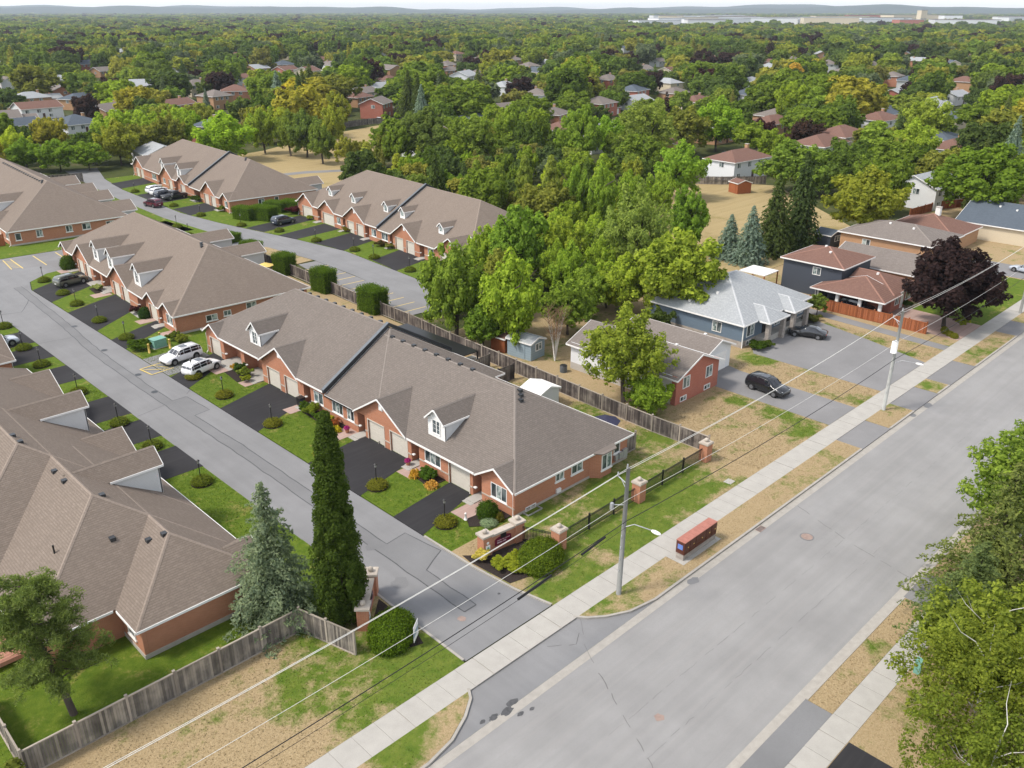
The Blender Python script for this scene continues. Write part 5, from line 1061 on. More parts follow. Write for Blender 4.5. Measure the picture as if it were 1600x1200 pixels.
# far houses: (x, y, turn, width, depth, storeys, roof, wall, kind)
FARH = [(153, 343, 20, 15, 9, 1.6, 'roof_red', 'brick', 0), (177, 356, 10, 10, 11, 2, 'roof_taupe', 'brick_tan', 1), (195, 372, -30, 12, 11, 2, 'roof_red', 'brick', 1), (206, 283, 35, 12, 9, 2, 'roof_taupe', 'brick_red', 0), (194, 296, 35, 14, 10, 1.3, 'roof_red', 'brick', 1),
    (208, 189, 10, 12, 9, 1.5, 'roof_red', 'siding_white', 1), (193, 116, -4, 15, 9, 1.7, 'roof_red', 'siding_white', 1), (247, 116, -4, 14, 11, 2, 'roof_red', 'siding_cream', 1), (252, 86, -4, 15, 10, 1.6, 'roof_red', 'siding_white', 1), (192, 69.5, -4, 13, 10, 1.7, 'roof_pale', 'siding_white', 0),
    (128, 342, 25, 14, 10, 1.6, 'roof_taupe', 'brick_tan', 0), (137, 396, 25, 15, 9, 1.6, 'roof_dark', 'brick_tan', 1), (126, 424, 5, 14, 10, 1.3, 'roof_pale', 'brick_tan', 1), (112, 371, 5, 15, 10, 1.5, 'roof_red', 'siding_white', 0), (107, 318, 12, 13, 12, 1.2, 'roof_dark', 'siding_grey', 1), (90, 326, 12, 15, 9, 1.2, 'roof_dark', 'brick', 0),
    (128, 262, 20, 9, 9, 2, 'roof_dark', 'brick_red', 1), (140, 276, 20, 9, 9, 1.2, 'roof_red', 'brick', 1), (198, 416, 10, 13, 10, 2, 'roof_taupe', 'siding_cream', 1), (178, 430, -20, 10, 12, 2, 'roof_pale', 'brick_tan', 0), (236, 440, 0, 12, 9, 2, 'roof_red', 'siding_white', 0),
    (270, 226, 10, 12, 10, 1.9, 'roof_taupe', 'brick_red', 1), (322, 250, 15, 14, 10, 2, 'roof_dark', 'brick_red', 1), (300, 232, 5, 14, 10, 1.3, 'roof_pale', 'siding_white', 0), (320, 215, 5, 15, 10, 1.2, 'roof_red', 'siding_cream', 1), (345, 208, 0, 9, 8, 1.8, 'roof_dark', 'siding_grey', 1),
    (330, 372, 30, 18, 11, 2, 'roof_pale', 'siding_white', 0), (300, 400, 20, 13, 10, 1.2, 'roof_red', 'brick', 1), (292, 125, -4, 13, 10, 2, 'roof_red', 'siding_white', 1), (272, 152, -4, 15, 10, 1.4, 'roof_red', 'brick_tan', 1), (330, 140, 0, 14, 10, 1.2, 'roof_dark', 'brick_red', 0), (352, 132, 5, 15, 11, 2, 'roof_pale', 'siding_white', 0),
    (300, 74, 5, 13, 10, 1.3, 'roof_taupe', 'siding_white', 1), (276, 58, 5, 14, 10, 1.5, 'roof_taupe', 'siding_cream', 1), (268, 96, 5, 13, 9, 1.6, 'roof_dark', 'siding_cream', 1), (380, 120, 5, 14, 10, 1.2, 'roof_red', 'siding_white', 1), (395, 96, 0, 13, 10, 2, 'roof_red', 'brick_tan', 1), (170, 520, 10, 14, 10, 1.4, 'roof_pale', 'siding_white', 1),
    (120, 470, 0, 14, 10, 1.4, 'roof_red', 'siding_white', 0), (420, 250, 10, 14, 10, 1.5, 'roof_pale', 'siding_white', 1), (365, 300, 10, 14, 10, 2, 'roof_taupe', 'brick_red', 1), (460, 330, 10, 14, 10, 1.5, 'roof_red', 'siding_cream', 0), (150, 610, 10, 14, 10, 1.5, 'roof_pale', 'siding_white', 0), (410, 170, 10, 15, 11, 1.2, 'roof_pale', 'brick_red', 0), (270, 560, 10, 24, 14, 2, 'roof_red', 'brick_tan', 1), (520, 250, 4, 14, 10, 1.5, 'roof_taupe', 'siding_white', 1), (240, 340, 14, 13, 9, 1.5, 'roof_taupe', 'siding_cream', 0), (225, 322, 14, 11, 9, 1.5, 'roof_red', 'brick_tan', 1)]
def suburb():
    rn = random.Random(404); out = []; tries = 0
    while len(out) < 74 and tries < 6000:
        tries += 1; a = AZ + R(rn.uniform(-31.5, 31.5)); d = 240 + 620 * rn.random() ** 1.25; x, y = d * cos(a), d * sin(a)
        if any(p < x < q and u < y < v for p, q, u, v in KEEP) or any(inside(x, y, f) for f in FIELD) or y < 45: continue
        if any((x - h[0]) ** 2 + (y - h[1]) ** 2 < 21 ** 2 for h in FARH + out): continue
        out.append((round(x, 1), round(y, 1), rn.choice((-4, 86, 5, 20, 35)) + rn.uniform(-4, 4), rn.uniform(11, 15), rn.uniform(9, 11), rn.choice((1.2, 1.4, 1.6, 2, 2)), rn.choice(('roof_red', 'roof_taupe', 'roof_dark', 'roof_pale', 'roof_taupe', 'roof_taupe')), rn.choice(('siding_white', 'brick_tan', 'brick_red', 'brick_tan', 'siding_cream', 'brick', 'siding_grey')), rn.randrange(2)))
    return out
FARH += suburb()
HOU = [(h[0], h[1], hypot(h[0], h[1]), atan2(h[1], h[0])) for h in FARH]
def open_spot(x, y, h, w):
    if any(a < x < b and c < y < d for a, b, c, d in KEEP) or any(inside(x, y, f) for f in FIELD): return False
    d = hypot(x, y); th = atan2(y, x)
    for hx, hy, D, ph in HOU:
        if abs(hx - x) < 7.2 and abs(hy - y) < 7.2: return False
        if d < D and abs(th - ph) * d < 3.6 + w * 0.24 and h * 0.88 > CAM_H - (CAM_H - 4.3) * d / D: return False      # gardens open toward the park
    return True
FGREEN = ['mid', 'deep', 'mid', 'light', 'olive', 'mid', 'deep', 'light', 'mid', 'gold', 'olive', 'dark', 'purple', 'light', 'mid', 'deep']
def scatter():
    rn = random.Random(77); out = []; pts = []
    def add(x, y, h, w, kind, colr, sp):
        if any((x - a) ** 2 + (y - b) ** 2 < (r_ + w * 0.2) ** 2 for a, b, r_ in HAND): return
        if any((x - a) ** 2 + (y - b) ** 2 < (sp + s_) ** 2 for a, b, s_ in pts[-400:]): return
        pts.append((x, y, sp)); out.append((x, y, h, w, kind, colr))
    def grove(poly, sp, hr, wr, cols, n, kinds=('near0', 'near1', 'near2'), test=True):
        xs = [p[0] for p in poly]; ys = [p[1] for p in poly]
        for _ in range(n):
            x, y = rn.uniform(min(xs), max(xs)), rn.uniform(min(ys), max(ys))
            h = rn.uniform(*hr); w = rn.uniform(*wr)
            if inside(x, y, poly) and (not test or open_spot(x, y, h, w)): add(x, y, h, w, rn.choice(kinds), rn.choice(cols), sp)
    # grove between the far lane and the street houses
    grove([(67, 70), (82, 66), (86, 70), (92, 72), (101, 76), (106, 80), (116, 96), (104, 104), (88, 95), (72, 85)], 3.0, (6, 9), (5.5, 7.5), ['light', 'mid', 'lime', 'mid', 'light', 'olive', 'light'], 900, test=False)
    grove([(112, 92), (122, 98), (150, 118), (172, 124), (168, 150), (140, 170), (116, 160)], 2.7, (5.5, 9), (5, 7.5), ['light', 'mid', 'light', 'lime', 'olive'], 700, ('mid0', 'mid1', 'mid2', 'mid3', 'cone0'))
    grove([(118, 150), (122, 166), (152, 196), (200, 240), (215, 215), (200, 170), (180, 130), (168, 150), (140, 172)], 4.0, (8, 13.5), (8, 12), ['mid', 'deep', 'olive', 'light', 'mid', 'light'], 800, ('mid0', 'mid1', 'mid2', 'mid3', 'mid4'))
    grove([(104, 232), (118, 236), (140, 246), (150, 262), (132, 300), (106, 280), (92, 250)], 3.6, (9, 14), (10, 14), ['light', 'mid', 'light', 'olive'], 200, ('near0', 'mid1', 'mid2', 'mid3'))
    grove([(20, 190), (62, 240), (88, 262), (80, 300), (40, 330), (0, 300), (-10, 230)], 3.4, (9, 13), (8, 11), ['light', 'mid', 'lime', 'gold', 'mid'], 300, ('mid0', 'mid1', 'mid2', 'near1'), test=False)
    # the leafy suburb beyond
    y = -60
    step = 7.2
    ang0, ang1 = AZ - R(35), AZ + R(35); d = 150.0
    while d < 1050:
        n = int(d * (ang1 - ang0) / step)
        for i in range(n):
            a = ang0 + (ang1 - ang0) * (i + rn.random()) / n; r_ = d + rn.uniform(-0.5, 0.5) * step; x, y = r_ * cos(a), r_ * sin(a); big = d > 225; h = rn.uniform(9.5, 18.5) if big else rn.uniform(8, 13.5); w = h * rn.uniform(0.9, 1.5) if big else h * rn.uniform(0.75, 1.1)
            if not open_spot(x, y, h, w): continue
            q = rn.random(); kind = 'spruce%d' % rn.randrange(2) if q < 0.10 else ('cone0' if q < 0.14 else 'mid%d' % rn.randrange(8)); colr = rn.choice(FGREEN)
            if colr == 'purple' and (d < 260 or rn.random() < 0.4): colr = 'mid'
            if kind[0] == 's': w *= 0.55; h *= 1.1; colr = rn.choice(['sprucey', 'dark', 'blue', 'sprucey'])
            elif rn.random() < 0.012: colr = 'yellow'
            elif rn.random() < 0.01: colr = 'orange'
            add(x, y, h, w, kind, colr, w * 0.24)
        d += step * 0.92; step *= 1.006
    return out
TREES = scatter()
def in_view(x, y, h):
    d = hypot(x, y); a = atan2(y, x) - AZ; return abs(a) < R(33.0) and d > 20
TREES = [t_ for t_ in TREES if in_view(*t_[:3])]
TREES.sort(key=lambda t_: (t_[0] ** 2 + t_[1] ** 2) / (t_[2] * t_[3]))
BL = {'n': 'full broadleaf', 'm': 'rounded broadleaf', 'c': 'upright conical', 's': 'pointed spruce'}
for x, y, h, w, k, c in TREES[:235]:
    zone = 'in the grove beside the mown field' if (x < 175 and y < 170) else ('beyond the townhouse rows and park field' if y > x else 'among the houses beyond the mown field')
    kind = BL[k[0]]; word = 'silver-blue' if c == 'blue' else WORD[c]
    lab = '%s %s tree %s' % (word, kind, zone)
    tree(x, y, h, w, k, GREEN[c], lab, group=lab, base=0.04 if k[0] in 'nm' else 0.02, name='spruce_tree' if k[0] == 's' else 'tree', trunk='thin' if k[0] == 's' else None)
# the rest of the wood, one mass
def wood_mass(name, label, pts, protos, mat_name):
    """pts: (x, y, h, w, kind)"""
    me = bpy.data.meshes.new(name); me.from_pydata([(p[0], p[1], -0.3) for p in pts], [], []); n = len(pts)
    for an, ty in (('tsx', 'FLOAT'), ('tsz', 'FLOAT'), ('rot', 'FLOAT'), ('kind', 'INT')): me.attributes.new(an, ty, 'POINT')
    rn = random.Random(8)
    me.attributes['tsx'].data.foreach_set('value', [p[3] / 2 for p in pts]); me.attributes['tsz'].data.foreach_set('value', [p[2] / 2 for p in pts])
    me.attributes['rot'].data.foreach_set('value', [rn.uniform(0, 6.28) for _ in pts]); me.attributes['kind'].data.foreach_set('value', [p[4] for p in pts])
    o = bpy.data.objects.new(name, me); col.objects.link(o); o['kind'] = 'stuff'; o['label'] = label; o['category'] = 'trees'
    ng = bpy.data.node_groups.new(name, 'GeometryNodeTree'); ng.interface.new_socket('Geometry', in_out='INPUT', socket_type='NodeSocketGeometry'); ng.interface.new_socket('Geometry', in_out='OUTPUT', socket_type='NodeSocketGeometry')
    N_ = ng.nodes; L_ = ng.links; gi = N_.new('NodeGroupInput'); go = N_.new('NodeGroupOutput')
    g2i = N_.new('GeometryNodeGeometryToInstance')
    for pr in protos[::-1]:
        oi = N_.new('GeometryNodeObjectInfo'); oi.inputs['Object'].default_value = pr; L_.new(oi.outputs['Geometry'], g2i.inputs[0])
    def attr(nm, ty):
        a = N_.new('GeometryNodeInputNamedAttribute'); a.data_type = ty; a.inputs['Name'].default_value = nm; return a.outputs[0]
    ip = N_.new('GeometryNodeInstanceOnPoints'); L_.new(gi.outputs[0], ip.inputs['Points']); L_.new(g2i.outputs[0], ip.inputs['Instance']); ip.inputs['Pick Instance'].default_value = True
    L_.new(attr('kind', 'INT'), ip.inputs['Instance Index'])
    cs = N_.new('ShaderNodeCombineXYZ'); sx = attr('tsx', 'FLOAT'); L_.new(sx, cs.inputs[0]); L_.new(sx, cs.inputs[1]); L_.new(attr('tsz', 'FLOAT'), cs.inputs[2]); L_.new(cs.outputs[0], ip.inputs['Scale'])
    cr = N_.new('ShaderNodeCombineXYZ'); L_.new(attr('rot', 'FLOAT'), cr.inputs[2]); L_.new(cr.outputs[0], ip.inputs['Rotation'])
    L_.new(ip.outputs[0], go.inputs[0]); md = o.modifiers.new('instances', 'NODES'); md.node_group = ng; return o
def proto(nm, me): return bpy.data.objects.new(nm, me)
PR = [proto('wood_crown', crown_broad('wood_crown', 91 + i, 40, 44, 0.105, 'leaf_far', cr=(0.24, 0.42), low=0.02)) for i in range(4)] + [proto('wood_spruce', crown_spruce('wood_spruce', 97, 18, 16, 0.085, 'leaf_far'))]
rest = [(x, y, h, w, 4 if k[0] in 'sc' else random.Random(int(x * 7 + y)).randrange(4)) for x, y, h, w, k, c in TREES[235:]]
wood_mass('woodland', 'dense mixed green trees covering the suburb beyond', rest, PR, 'leaf_far')
PR2 = [proto('wood_clump', crown_broad('wood_clump', 101 + i, 16, 16, 0.22, 'leaf_far', cr=(0.34, 0.55), low=0.05)) for i in range(3)]
def far_pts():
    rn = random.Random(12); out = []; d = 1040.0
    while d < 7800:
        step = 10 + (d - 1000) * 0.0085; n = int(d * R(70) / (step * 1.15))
        for i in range(n):
            a = AZ - R(35) + R(70) * (i + rn.random()) / n; r_ = d + rn.uniform(-0.5, 0.5) * step; h = rn.uniform(7.5, 14) + (2.5 if rn.random() < 0.1 else 0); w = (h + step * 0.3) * rn.uniform(0.8, 1.3)
            if 1900 < r_ < 3900 and R(-31) < a - AZ < R(-9) and rn.random() < 0.7: continue
            out.append((r_ * cos(a), r_ * sin(a), h, w, rn.randrange(3)))
        d += step * 1.1
    return out
FP = far_pts(); wood_mass('woodland', 'far wooded plain fading toward the hills', FP, PR2, 'leaf_far')
print('TREES', len(TREES), 'far', len(FP))
# far houses
def far_house(i, h):
    x, y, a, w, d, st, rm, wm, kind = h; z = 2.7 * st
    rn = random.Random(i); cl = {'roof_red': 'red-brown', 'roof_taupe': 'taupe', 'roof_dark': 'slate', 'roof_pale': 'pale grey'}[rm]; wl = {'brick': 'orange brick', 'brick_red': 'red brick', 'brick_tan': 'tan brick', 'siding_white': 'white', 'siding_cream': 'cream', 'siding_grey': 'grey'}[wm]
    wins = []
    for k in range(3):
        xx = 1.2 + k * (w - 2.4) / 3; wins.append(('s', 0, xx, xx + 1.3, z - 1.6, z - 0.5, 2)); 
        if st > 1.45 and k != 1: wins.append(('s', 0, xx, xx + 1.3, 0.7, 1.7, 2))
    wins.append(('w', 0, d * 0.35, d * 0.35 + 1.3, z - 1.6, z - 0.5, 2))
    rs = [(0, w, 0, d, z - 0.1, 0.42, 'wesn' if kind else 'sn')]
    vols = [(0, w, 0, d, 0, z, wm)]
    if i % 3 == 0: vols.append((w + 0.01, w + 5.5, 1.5, d - 1, 0, 2.6, wm)); rs.append((w - 0.5, w + 5.5, 1.5, d - 1, 2.55, 0.42, 'sn'))
    loc = Vector((x, y, 0)) - Vector((w / 2 * cos(R(a)) - d / 2 * sin(R(a)), w / 2 * sin(R(a)) + d / 2 * cos(R(a)), 0))
    lab = '%s %s house with %s roof among the far trees' % ('two storey' if st > 1.7 else 'low', wl, cl)
    if i % 3 == 0: lab = '%s %s house with side wing and %s roof among the trees' % ('two storey' if st > 1.7 else 'low', wl, cl)
    house(lab, (loc.x, loc.y), R(a), vols, rs, rm, wins, doors=[('s', 0, w * 0.48, w * 0.48 + 0.9, 0.1, 2.1, 'door_dark')], garages=[('s', 1.5, w + 1.2, w + 4.2, 2.1)] if i % 3 == 0 else [], chimneys=[(w * 0.8, d * 0.6, z, z + 2.6, 'brick_tan')] if i % 2 == 0 else [], group=lab)
for i, h in enumerate(FARH): far_house(i, h)
# industrial district on the plain
rn = random.Random(31)
for i in range(44):
    a = AZ - R(rn.uniform(8.5, 31)); d = rn.uniform(2100, 3500); w, dp, hh = rn.uniform(50, 170), rn.uniform(40, 80), rn.uniform(13, 22)
    if i == 3: a, d, w, dp, hh = AZ - R(23.6), 2700, 18, 18, 36
    mt, wd = (('siding_white', 'white'), ('siding_grey', 'grey'), ('brick_red', 'red'), ('siding_cream', 'cream'), ('siding_white', 'white'))[i % 5]
    lab = 'tall white silo tower on the far plain' if i == 3 else 'long low %s warehouse on the far plain' % wd
    r_ = thing('warehouse', lab, 'warehouse', (d * cos(a), d * sin(a), 0), AZ - pi / 2 + rn.uniform(-0.25, 0.25), None if i == 3 else lab)
    B(-w / 2, w / 2, -dp / 2, dp / 2, 0, hh).build('wall', mt, r_); B(-w / 2 - 0.5, w / 2 + 0.5, -dp / 2 - 0.5, dp / 2 + 0.5, hh, hh + 0.8).build('roof', 'roof_pale' if i % 2 else 'roof_taupe', r_)
    for k in range(4): xx = -w / 2 + w * (k + 0.5) / 4; B(xx - w * 0.05, xx + w * 0.05, -dp / 2 - 0.3, -dp / 2, 1, hh * 0.5).build('loading_door', 'flash', r_)
# ------------------------------------------------------------------ shrubs
def blob_leaves(name, seed, n, leaf, shape, jit=0.09, up=0.15):
    rng = np.random.default_rng(seed); u = unit(rng.normal(size=(n, 3))); u[:, 2] = np.abs(u[:, 2]) if shape != 'box' else u[:, 2]
    if shape == 'box':
        P = rng.uniform(-1, 1, (n, 3)); ax = rng.choice(3, n, p=[0.33, 0.33, 0.34]); sg = np.where(rng.random(n) < 0.5, -1.0, 1.0); sg[ax == 2] = 1.0; P[np.arange(n), ax] = sg; N = np.zeros((n, 3)); N[np.arange(n), ax] = sg; P[:, 2] = P[:, 2] * 0.5 + 0.5; ed = unit(P * np.array([1, 1, 1.0])); P = P * 0.93 + ed * 0.07
    elif shape == 'ball': P = u.copy(); P[:, 2] = u[:, 2] * 0.75 + 0.25; N = u; lo = rng.random(n) < 0.25; P[lo, 2] = rng.uniform(0, 0.3, lo.sum())
    elif shape == 'tuft': P = u * rng.uniform(0.3, 1.0, (n, 1)); N = unit(u + rng.normal(size=(n, 3)) * 0.8)
    P = P * (1 + rng.normal(size=(n, 1)) * jit); N = unit(N + rng.normal(size=(n, 3)) * 0.45 + np.array([0, 0, up]))
    return leaf_mesh(name, P, N, leaf, rng, 'leaf', 0.6)
SH = dict(ball=blob_leaves('foliage', 1, 2600, 0.075, 'ball'), big=blob_leaves('foliage', 2, 9000, 0.042, 'ball', 0.055), box=blob_leaves('foliage', 3, 9000, 0.045, 'box', 0.06), tuft=blob_leaves('foliage', 4, 600, 0.2, 'tuft', 0.1), soft=crown_broad('foliage', 6, 24, 60, 0.10, cr=(0.25, 0.42)))
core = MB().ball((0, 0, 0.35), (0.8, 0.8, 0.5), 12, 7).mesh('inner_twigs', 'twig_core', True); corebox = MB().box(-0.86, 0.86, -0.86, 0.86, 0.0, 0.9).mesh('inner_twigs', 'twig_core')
def shrub(x, y, rx, ry, h, kind, color, label, group=None, name='shrub', rz=0.0, cat='shrub', z=0.05):
    root = thing(name, label, cat, (x, y, z), rz, group); me = SH[kind]
    f = obj('foliage', me, root, sc=(rx, ry, h / (2.0 if kind == 'soft' else 1.0))); f.color = (color[0] * 0.62, color[1] * 0.66, color[2] * 0.7, 1)
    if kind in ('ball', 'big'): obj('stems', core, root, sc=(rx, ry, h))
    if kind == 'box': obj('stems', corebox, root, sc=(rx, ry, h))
    return root
# ------------------------------------------------------------------ garden lamps with collar shrubs
post_me = MB().tube([(0, 0, 0), (0, 0, 0.12), (0, 0, 0.13), (0, 0, 1.95)], [0.09, 0.09, 0.045, 0.04], 8).mesh('post', 'black'); lan_me = MB().tube([(0, 0, 1.95), (0, 0, 2.0), (0, 0, 2.22)], [0.05, 0.1, 0.13], 6).mesh('lantern', 'lamp_globe'); cap_me = MB().tube([(0, 0, 2.22), (0, 0, 2.25), (0, 0, 2.36)], [0.16, 0.15, 0.02], 6).mesh('lantern_cap', 'black')
ring_me = MB().prism([(0.92 * cos(k * pi / 8), 0.92 * sin(k * pi / 8)) for k in range(16)], 0.0, 0.07).mesh('mulch_ring', 'mulch')
def lamp(x, y, where, i, green):
    t_ = thing('lamp_post', 'black garden lamp post %s' % where, 'lamp', (x, y, 0.04), 0, 'garden lamp posts')
    for n_, me in (('post', post_me), ('lantern', lan_me), ('lantern_cap', cap_me)): obj(n_, me, t_)
    s_ = shrub(x + 0.05, y - 0.05, 0.84, 0.84, 0.66, 'ball', green, 'round shrub ringing the lamp post %s' % where, 'round lamp shrubs', 'round_shrub'); obj('mulch_ring', ring_me, s_)
yg = (0.17, 0.17, 0.03); dg = (0.13, 0.16, 0.03)
LP = [(37.7, 45.9, 'beside the brick entrance sign', yg), (37.3, 54.5, 'between the two black driveways of the front row', yg), (37.3, 62.9, 'hidden beside the columnar tree', yg), (37.2, 71.7, 'on the lawn before the parapet wall', yg), (37.1, 81.5, 'on the lawn by the double gable', yg), (37.1, 88.6, 'in front of the white crossover', yg),
      (36.9, 106.5, 'beside the green transformer box', dg), (37.0, 115.5, 'between the dormered row driveways', dg), (37.5, 124.9, 'on the lawn below the dormered row', dg), (37.9, 131.4, 'in front of the olive suv', dg), (38.2, 140.2, 'at the rounded lawn corner by the parking bay', dg),
      (26.8, 65.8, 'on the west lawn by the nearest dormer', dg), (26.6, 75.4, 'on the west lawn strip between driveways', dg), (26.4, 82.6, 'on the west lawn below the middle driveway', dg), (26.3, 93.2, 'on the small west lawn patch', dg), (26.2, 104.4, 'on the west lawn beside the second row', dg), (26.5, 111.6, 'behind the silver car', dg), (27.3, 121.8, 'at the west lawn tip by the lane bend', dg)]
for i, (x, y, w_, g_) in enumerate(LP): lamp(x, y, w_, i, g_)
for x, y in ((81.4, 105.6), (81.9, 115.8), (82.5, 122.2), (81.4, 132.4), (80.6, 143.6), (77.8, 152.6), (76.4, 166.4), (76.6, 179.0), (77.2, 200.0), (67.0, 152), (68.5, 160)): lamp(x, y, 'along the far lane by the park rows', 0, dg)
# ------------------------------------------------------------------ hedges and garden shrubs
for i, (x, y, rx, ry, h, w_) in enumerate(((65.6, 93.6, 1.3, 1.9, 3.2, 'nearest the parking bay end'), (66.0, 106.2, 1.2, 1.7, 3.2, 'between two board fence panels'), (66.8, 118.4, 1.2, 1.5, 3.0, 'beside the yellow umbrella'), (67.4, 129.6, 1.2, 1.6, 2.8, 'at the fence end'), (70.5, 143.5, 1.4, 1.8, 1.4, 'low by the lane crossing'), (81.5, 157.6, 1.3, 2.2, 2.3, 'in front of the end wall, left one'), (84.0, 154.8, 1.5, 2.4, 2.5, 'in front of the end wall, right one'), (89.5, 159.5, 1.3, 2.2, 2.0, 'behind the dark suv'), (92.0, 157.0, 1.4, 2.4, 2.2, 'behind the purple shrub'))):
    shrub(x, y, rx, ry, h, 'box', (0.085, 0.14, 0.02), 'tall clipped box hedge %s' % w_, name='clipped_hedge', cat='hedge', rz=0.05 * i)
shrub(39.4, 36.9, 2.1, 1.6, 1.45, 'big', (0.105, 0.15, 0.02), 'large clipped green mound below the east brick sign', name='clipped_shrub', rz=0.5, z=0.08)
shrub(26.3, 37.9, 2.0, 1.5, 1.5, 'big', (0.09, 0.145, 0.018), 'large clipped green mound below the west brick sign', name='clipped_shrub', rz=0.7, z=0.08)
gold = (0.34, 0.31, 0.03); lime = (0.22, 0.25, 0.03)
for i, (x, y, r_, h, k, c, lb) in enumerate(((36.5, 40.2, 0.75, 0.9, 'soft', (0.5, 0.42, 0.12), 'pale yellow feathery shrub at the sign bed edge'), (36.8, 38.6, 0.8, 0.65, 'soft', lime, 'yellow-green grassy shrub before the brick sign'), (37.4, 37.4, 0.9, 0.65, 'soft', lime, 'lime shrub at the tip of the sign bed'), (38.2, 38.4, 0.85, 0.6, 'soft', lime, 'lime shrub under the maroon sign panel'),
    (40.9, 44.3, 0.85, 1.25, 'ball', (0.055, 0.10, 0.016), 'round dark green bush at the end house corner'), (40.2, 43.4, 0.65, 0.4, 'ball', (0.25, 0.32, 0.24), 'silvery mound plant in the end house bed'), (41.2, 43.2, 0.4, 0.7, 'tuft', (0.13, 0.12, 0.03), 'thin stalky plant in the end house bed'), (41.4, 45.0, 0.4, 0.5, 'tuft', (0.09, 0.10, 0.03), 'small dark bush under the triple window'),
    (41.3, 52.4, 0.95, 1.1, 'soft', (0.06, 0.11, 0.018), 'green leafy bush under the dormered house window'), (40.8, 53.6, 0.55, 0.7, 'tuft', (0.5, 0.3, 0.06), 'orange-yellow flowering clump by the pink walkway'), (40.7, 51.2, 0.6, 0.6, 'tuft', (0.55, 0.33, 0.1), 'tan-orange ornamental grass clump by the driveway'),
    (41.2, 66.9, 0.8, 0.9, 'soft', (0.28, 0.09, 0.04), 'rusty red shrub beside the porch flowers'), (41.4, 68.2, 0.8, 0.9, 'soft', gold, 'golden shrub in the bay window bed'), (41.2, 69.4, 0.7, 0.9, 'soft', (0.07, 0.12, 0.02), 'green shrub in the bay window bed'), (41.3, 70.8, 0.9, 1.3, 'soft', (0.16, 0.2, 0.03), 'bright shrub beside the parapet downspout'), (41.2, 72.0, 0.8, 1.1, 'soft', (0.06, 0.1, 0.018), 'dark shrub beside the parapet downspout'), (40.9, 66.0, 0.5, 0.6, 'tuft', (0.5, 0.42, 0.04), 'yellow flower clump at the porch walkway'),
    (41.3, 84.6, 0.9, 1.2, 'soft', (0.17, 0.21, 0.04), 'bright leafy bush at the far porch'), (41.5, 86.0, 0.9, 1.3, 'soft', (0.045, 0.08, 0.02), 'dark leafy bush at the far porch'), (41.6, 87.4, 0.6, 0.7, 'soft', (0.4, 0.25, 0.04), 'orange-leaved bush at the far porch'), (40.8, 83.4, 0.6, 0.8, 'soft', lime, 'lime bush at the far porch walkway'),
    (41.0, 101.8, 0.9, 1.1, 'soft', (0.1, 0.13, 0.025), 'bushy shrub by the dormered row corner'), (41.3, 100.3, 1.0, 1.0, 'soft', (0.15, 0.17, 0.03), 'wide shrub by the dormered row corner'), (36.6, 101.6, 1.6, 1.2, 'soft', (0.06, 0.1, 0.016), 'dark shrub mass beside the green transformer'), (42.1, 112.8, 0.8, 1.3, 'ball', (0.04, 0.08, 0.025), 'dark round bush at the dormered row garage'), (41.8, 115.4, 0.9, 1.1, 'soft', (0.08, 0.03, 0.04), 'purple bush at the dormered row garage'),
    (42.4, 129.8, 0.9, 0.9, 'soft', (0.3, 0.33, 0.14), 'pale variegated shrub below the far garages'), (43.6, 144.9, 1.2, 1.9, 'ball', (0.06, 0.1, 0.02), 'round tree-like shrub at the row end'), (91.2, 155.0, 1.9, 1.7, 'soft', (0.085, 0.022, 0.032), 'dark red shrub behind the park row suv'), (90.2, 148.2, 0.8, 0.8, 'soft', lime, 'lime shrub at the park row porch'), (89.8, 134.6, 1.3, 0.9, 'soft', (0.16, 0.14, 0.03), 'mixed shrub bed at the park row window'), (87.6, 121.6, 1.2, 0.9, 'soft', (0.09, 0.07, 0.03), 'rusty shrub bed at the park row wall'), (87.8, 119.2, 1.1, 0.8, 'soft', (0.16, 0.17, 0.05), 'flowering shrub bed at the park row wall'),
    (82.6, 180.2, 1.4, 1.0, 'soft', (0.05, 0.08, 0.02), 'dark shrub by the hedged row garage'), (83.0, 182.8, 1.2, 0.9, 'soft', (0.07, 0.1, 0.02), 'green shrub by the hedged row garage'), (81.4, 167.2, 1.0, 1.2, 'soft', (0.14, 0.17, 0.03), 'yellowish shrub at the hedged row corner'),
    (90.0, 48.8, 1.2, 1.1, 'soft', (0.05, 0.085, 0.016), 'dark bush below the blue house window'), (91.4, 48.4, 0.9, 0.9, 'soft', (0.07, 0.1, 0.02), 'green bush by the blue house steps'), (104.0, 49.2, 1.4, 1.0, 'soft', (0.09, 0.1, 0.03), 'weedy bush beside the blue house porch'),
    (119.5, 43.0, 1.0, 0.9, 'soft', (0.05, 0.085, 0.018), 'low bush before the navy house window'), (112.8, 35.3, 0.45, 0.6, 'ball', yg, 'small clipped ball beside the patio, first of four'), (112.0, 34.9, 0.45, 0.6, 'ball', yg, 'small clipped ball beside the patio, second of four'), (111.6, 34.2, 0.45, 0.6, 'ball', yg, 'small clipped ball beside the patio, third of four'), (111.2, 33.5, 0.45, 0.6, 'ball', yg, 'small clipped ball beside the patio, last of four'), (116.4, 34.6, 0.9, 1.2, 'soft', lime, 'yellow-green bush beside the brick edged lawn'),
    (86.5, 60.8, 1.8, 3.2, 'soft', (0.07, 0.1, 0.03), 'feathery green bush between garage and blue wall'), (3.2, 41.4, 1.9, 2.2, 'soft', (0.11, 0.13, 0.03), 'leafy bush against the fence corner'), (4.8, 40.8, 1.2, 1.4, 'soft', (0.12, 0.15, 0.03), 'bright leafy sapling against the fence corner'))):
    shrub(x, y, r_, r_, h, k, c, lb, rz=i * 0.9, name='garden_shrub', z=0.08)
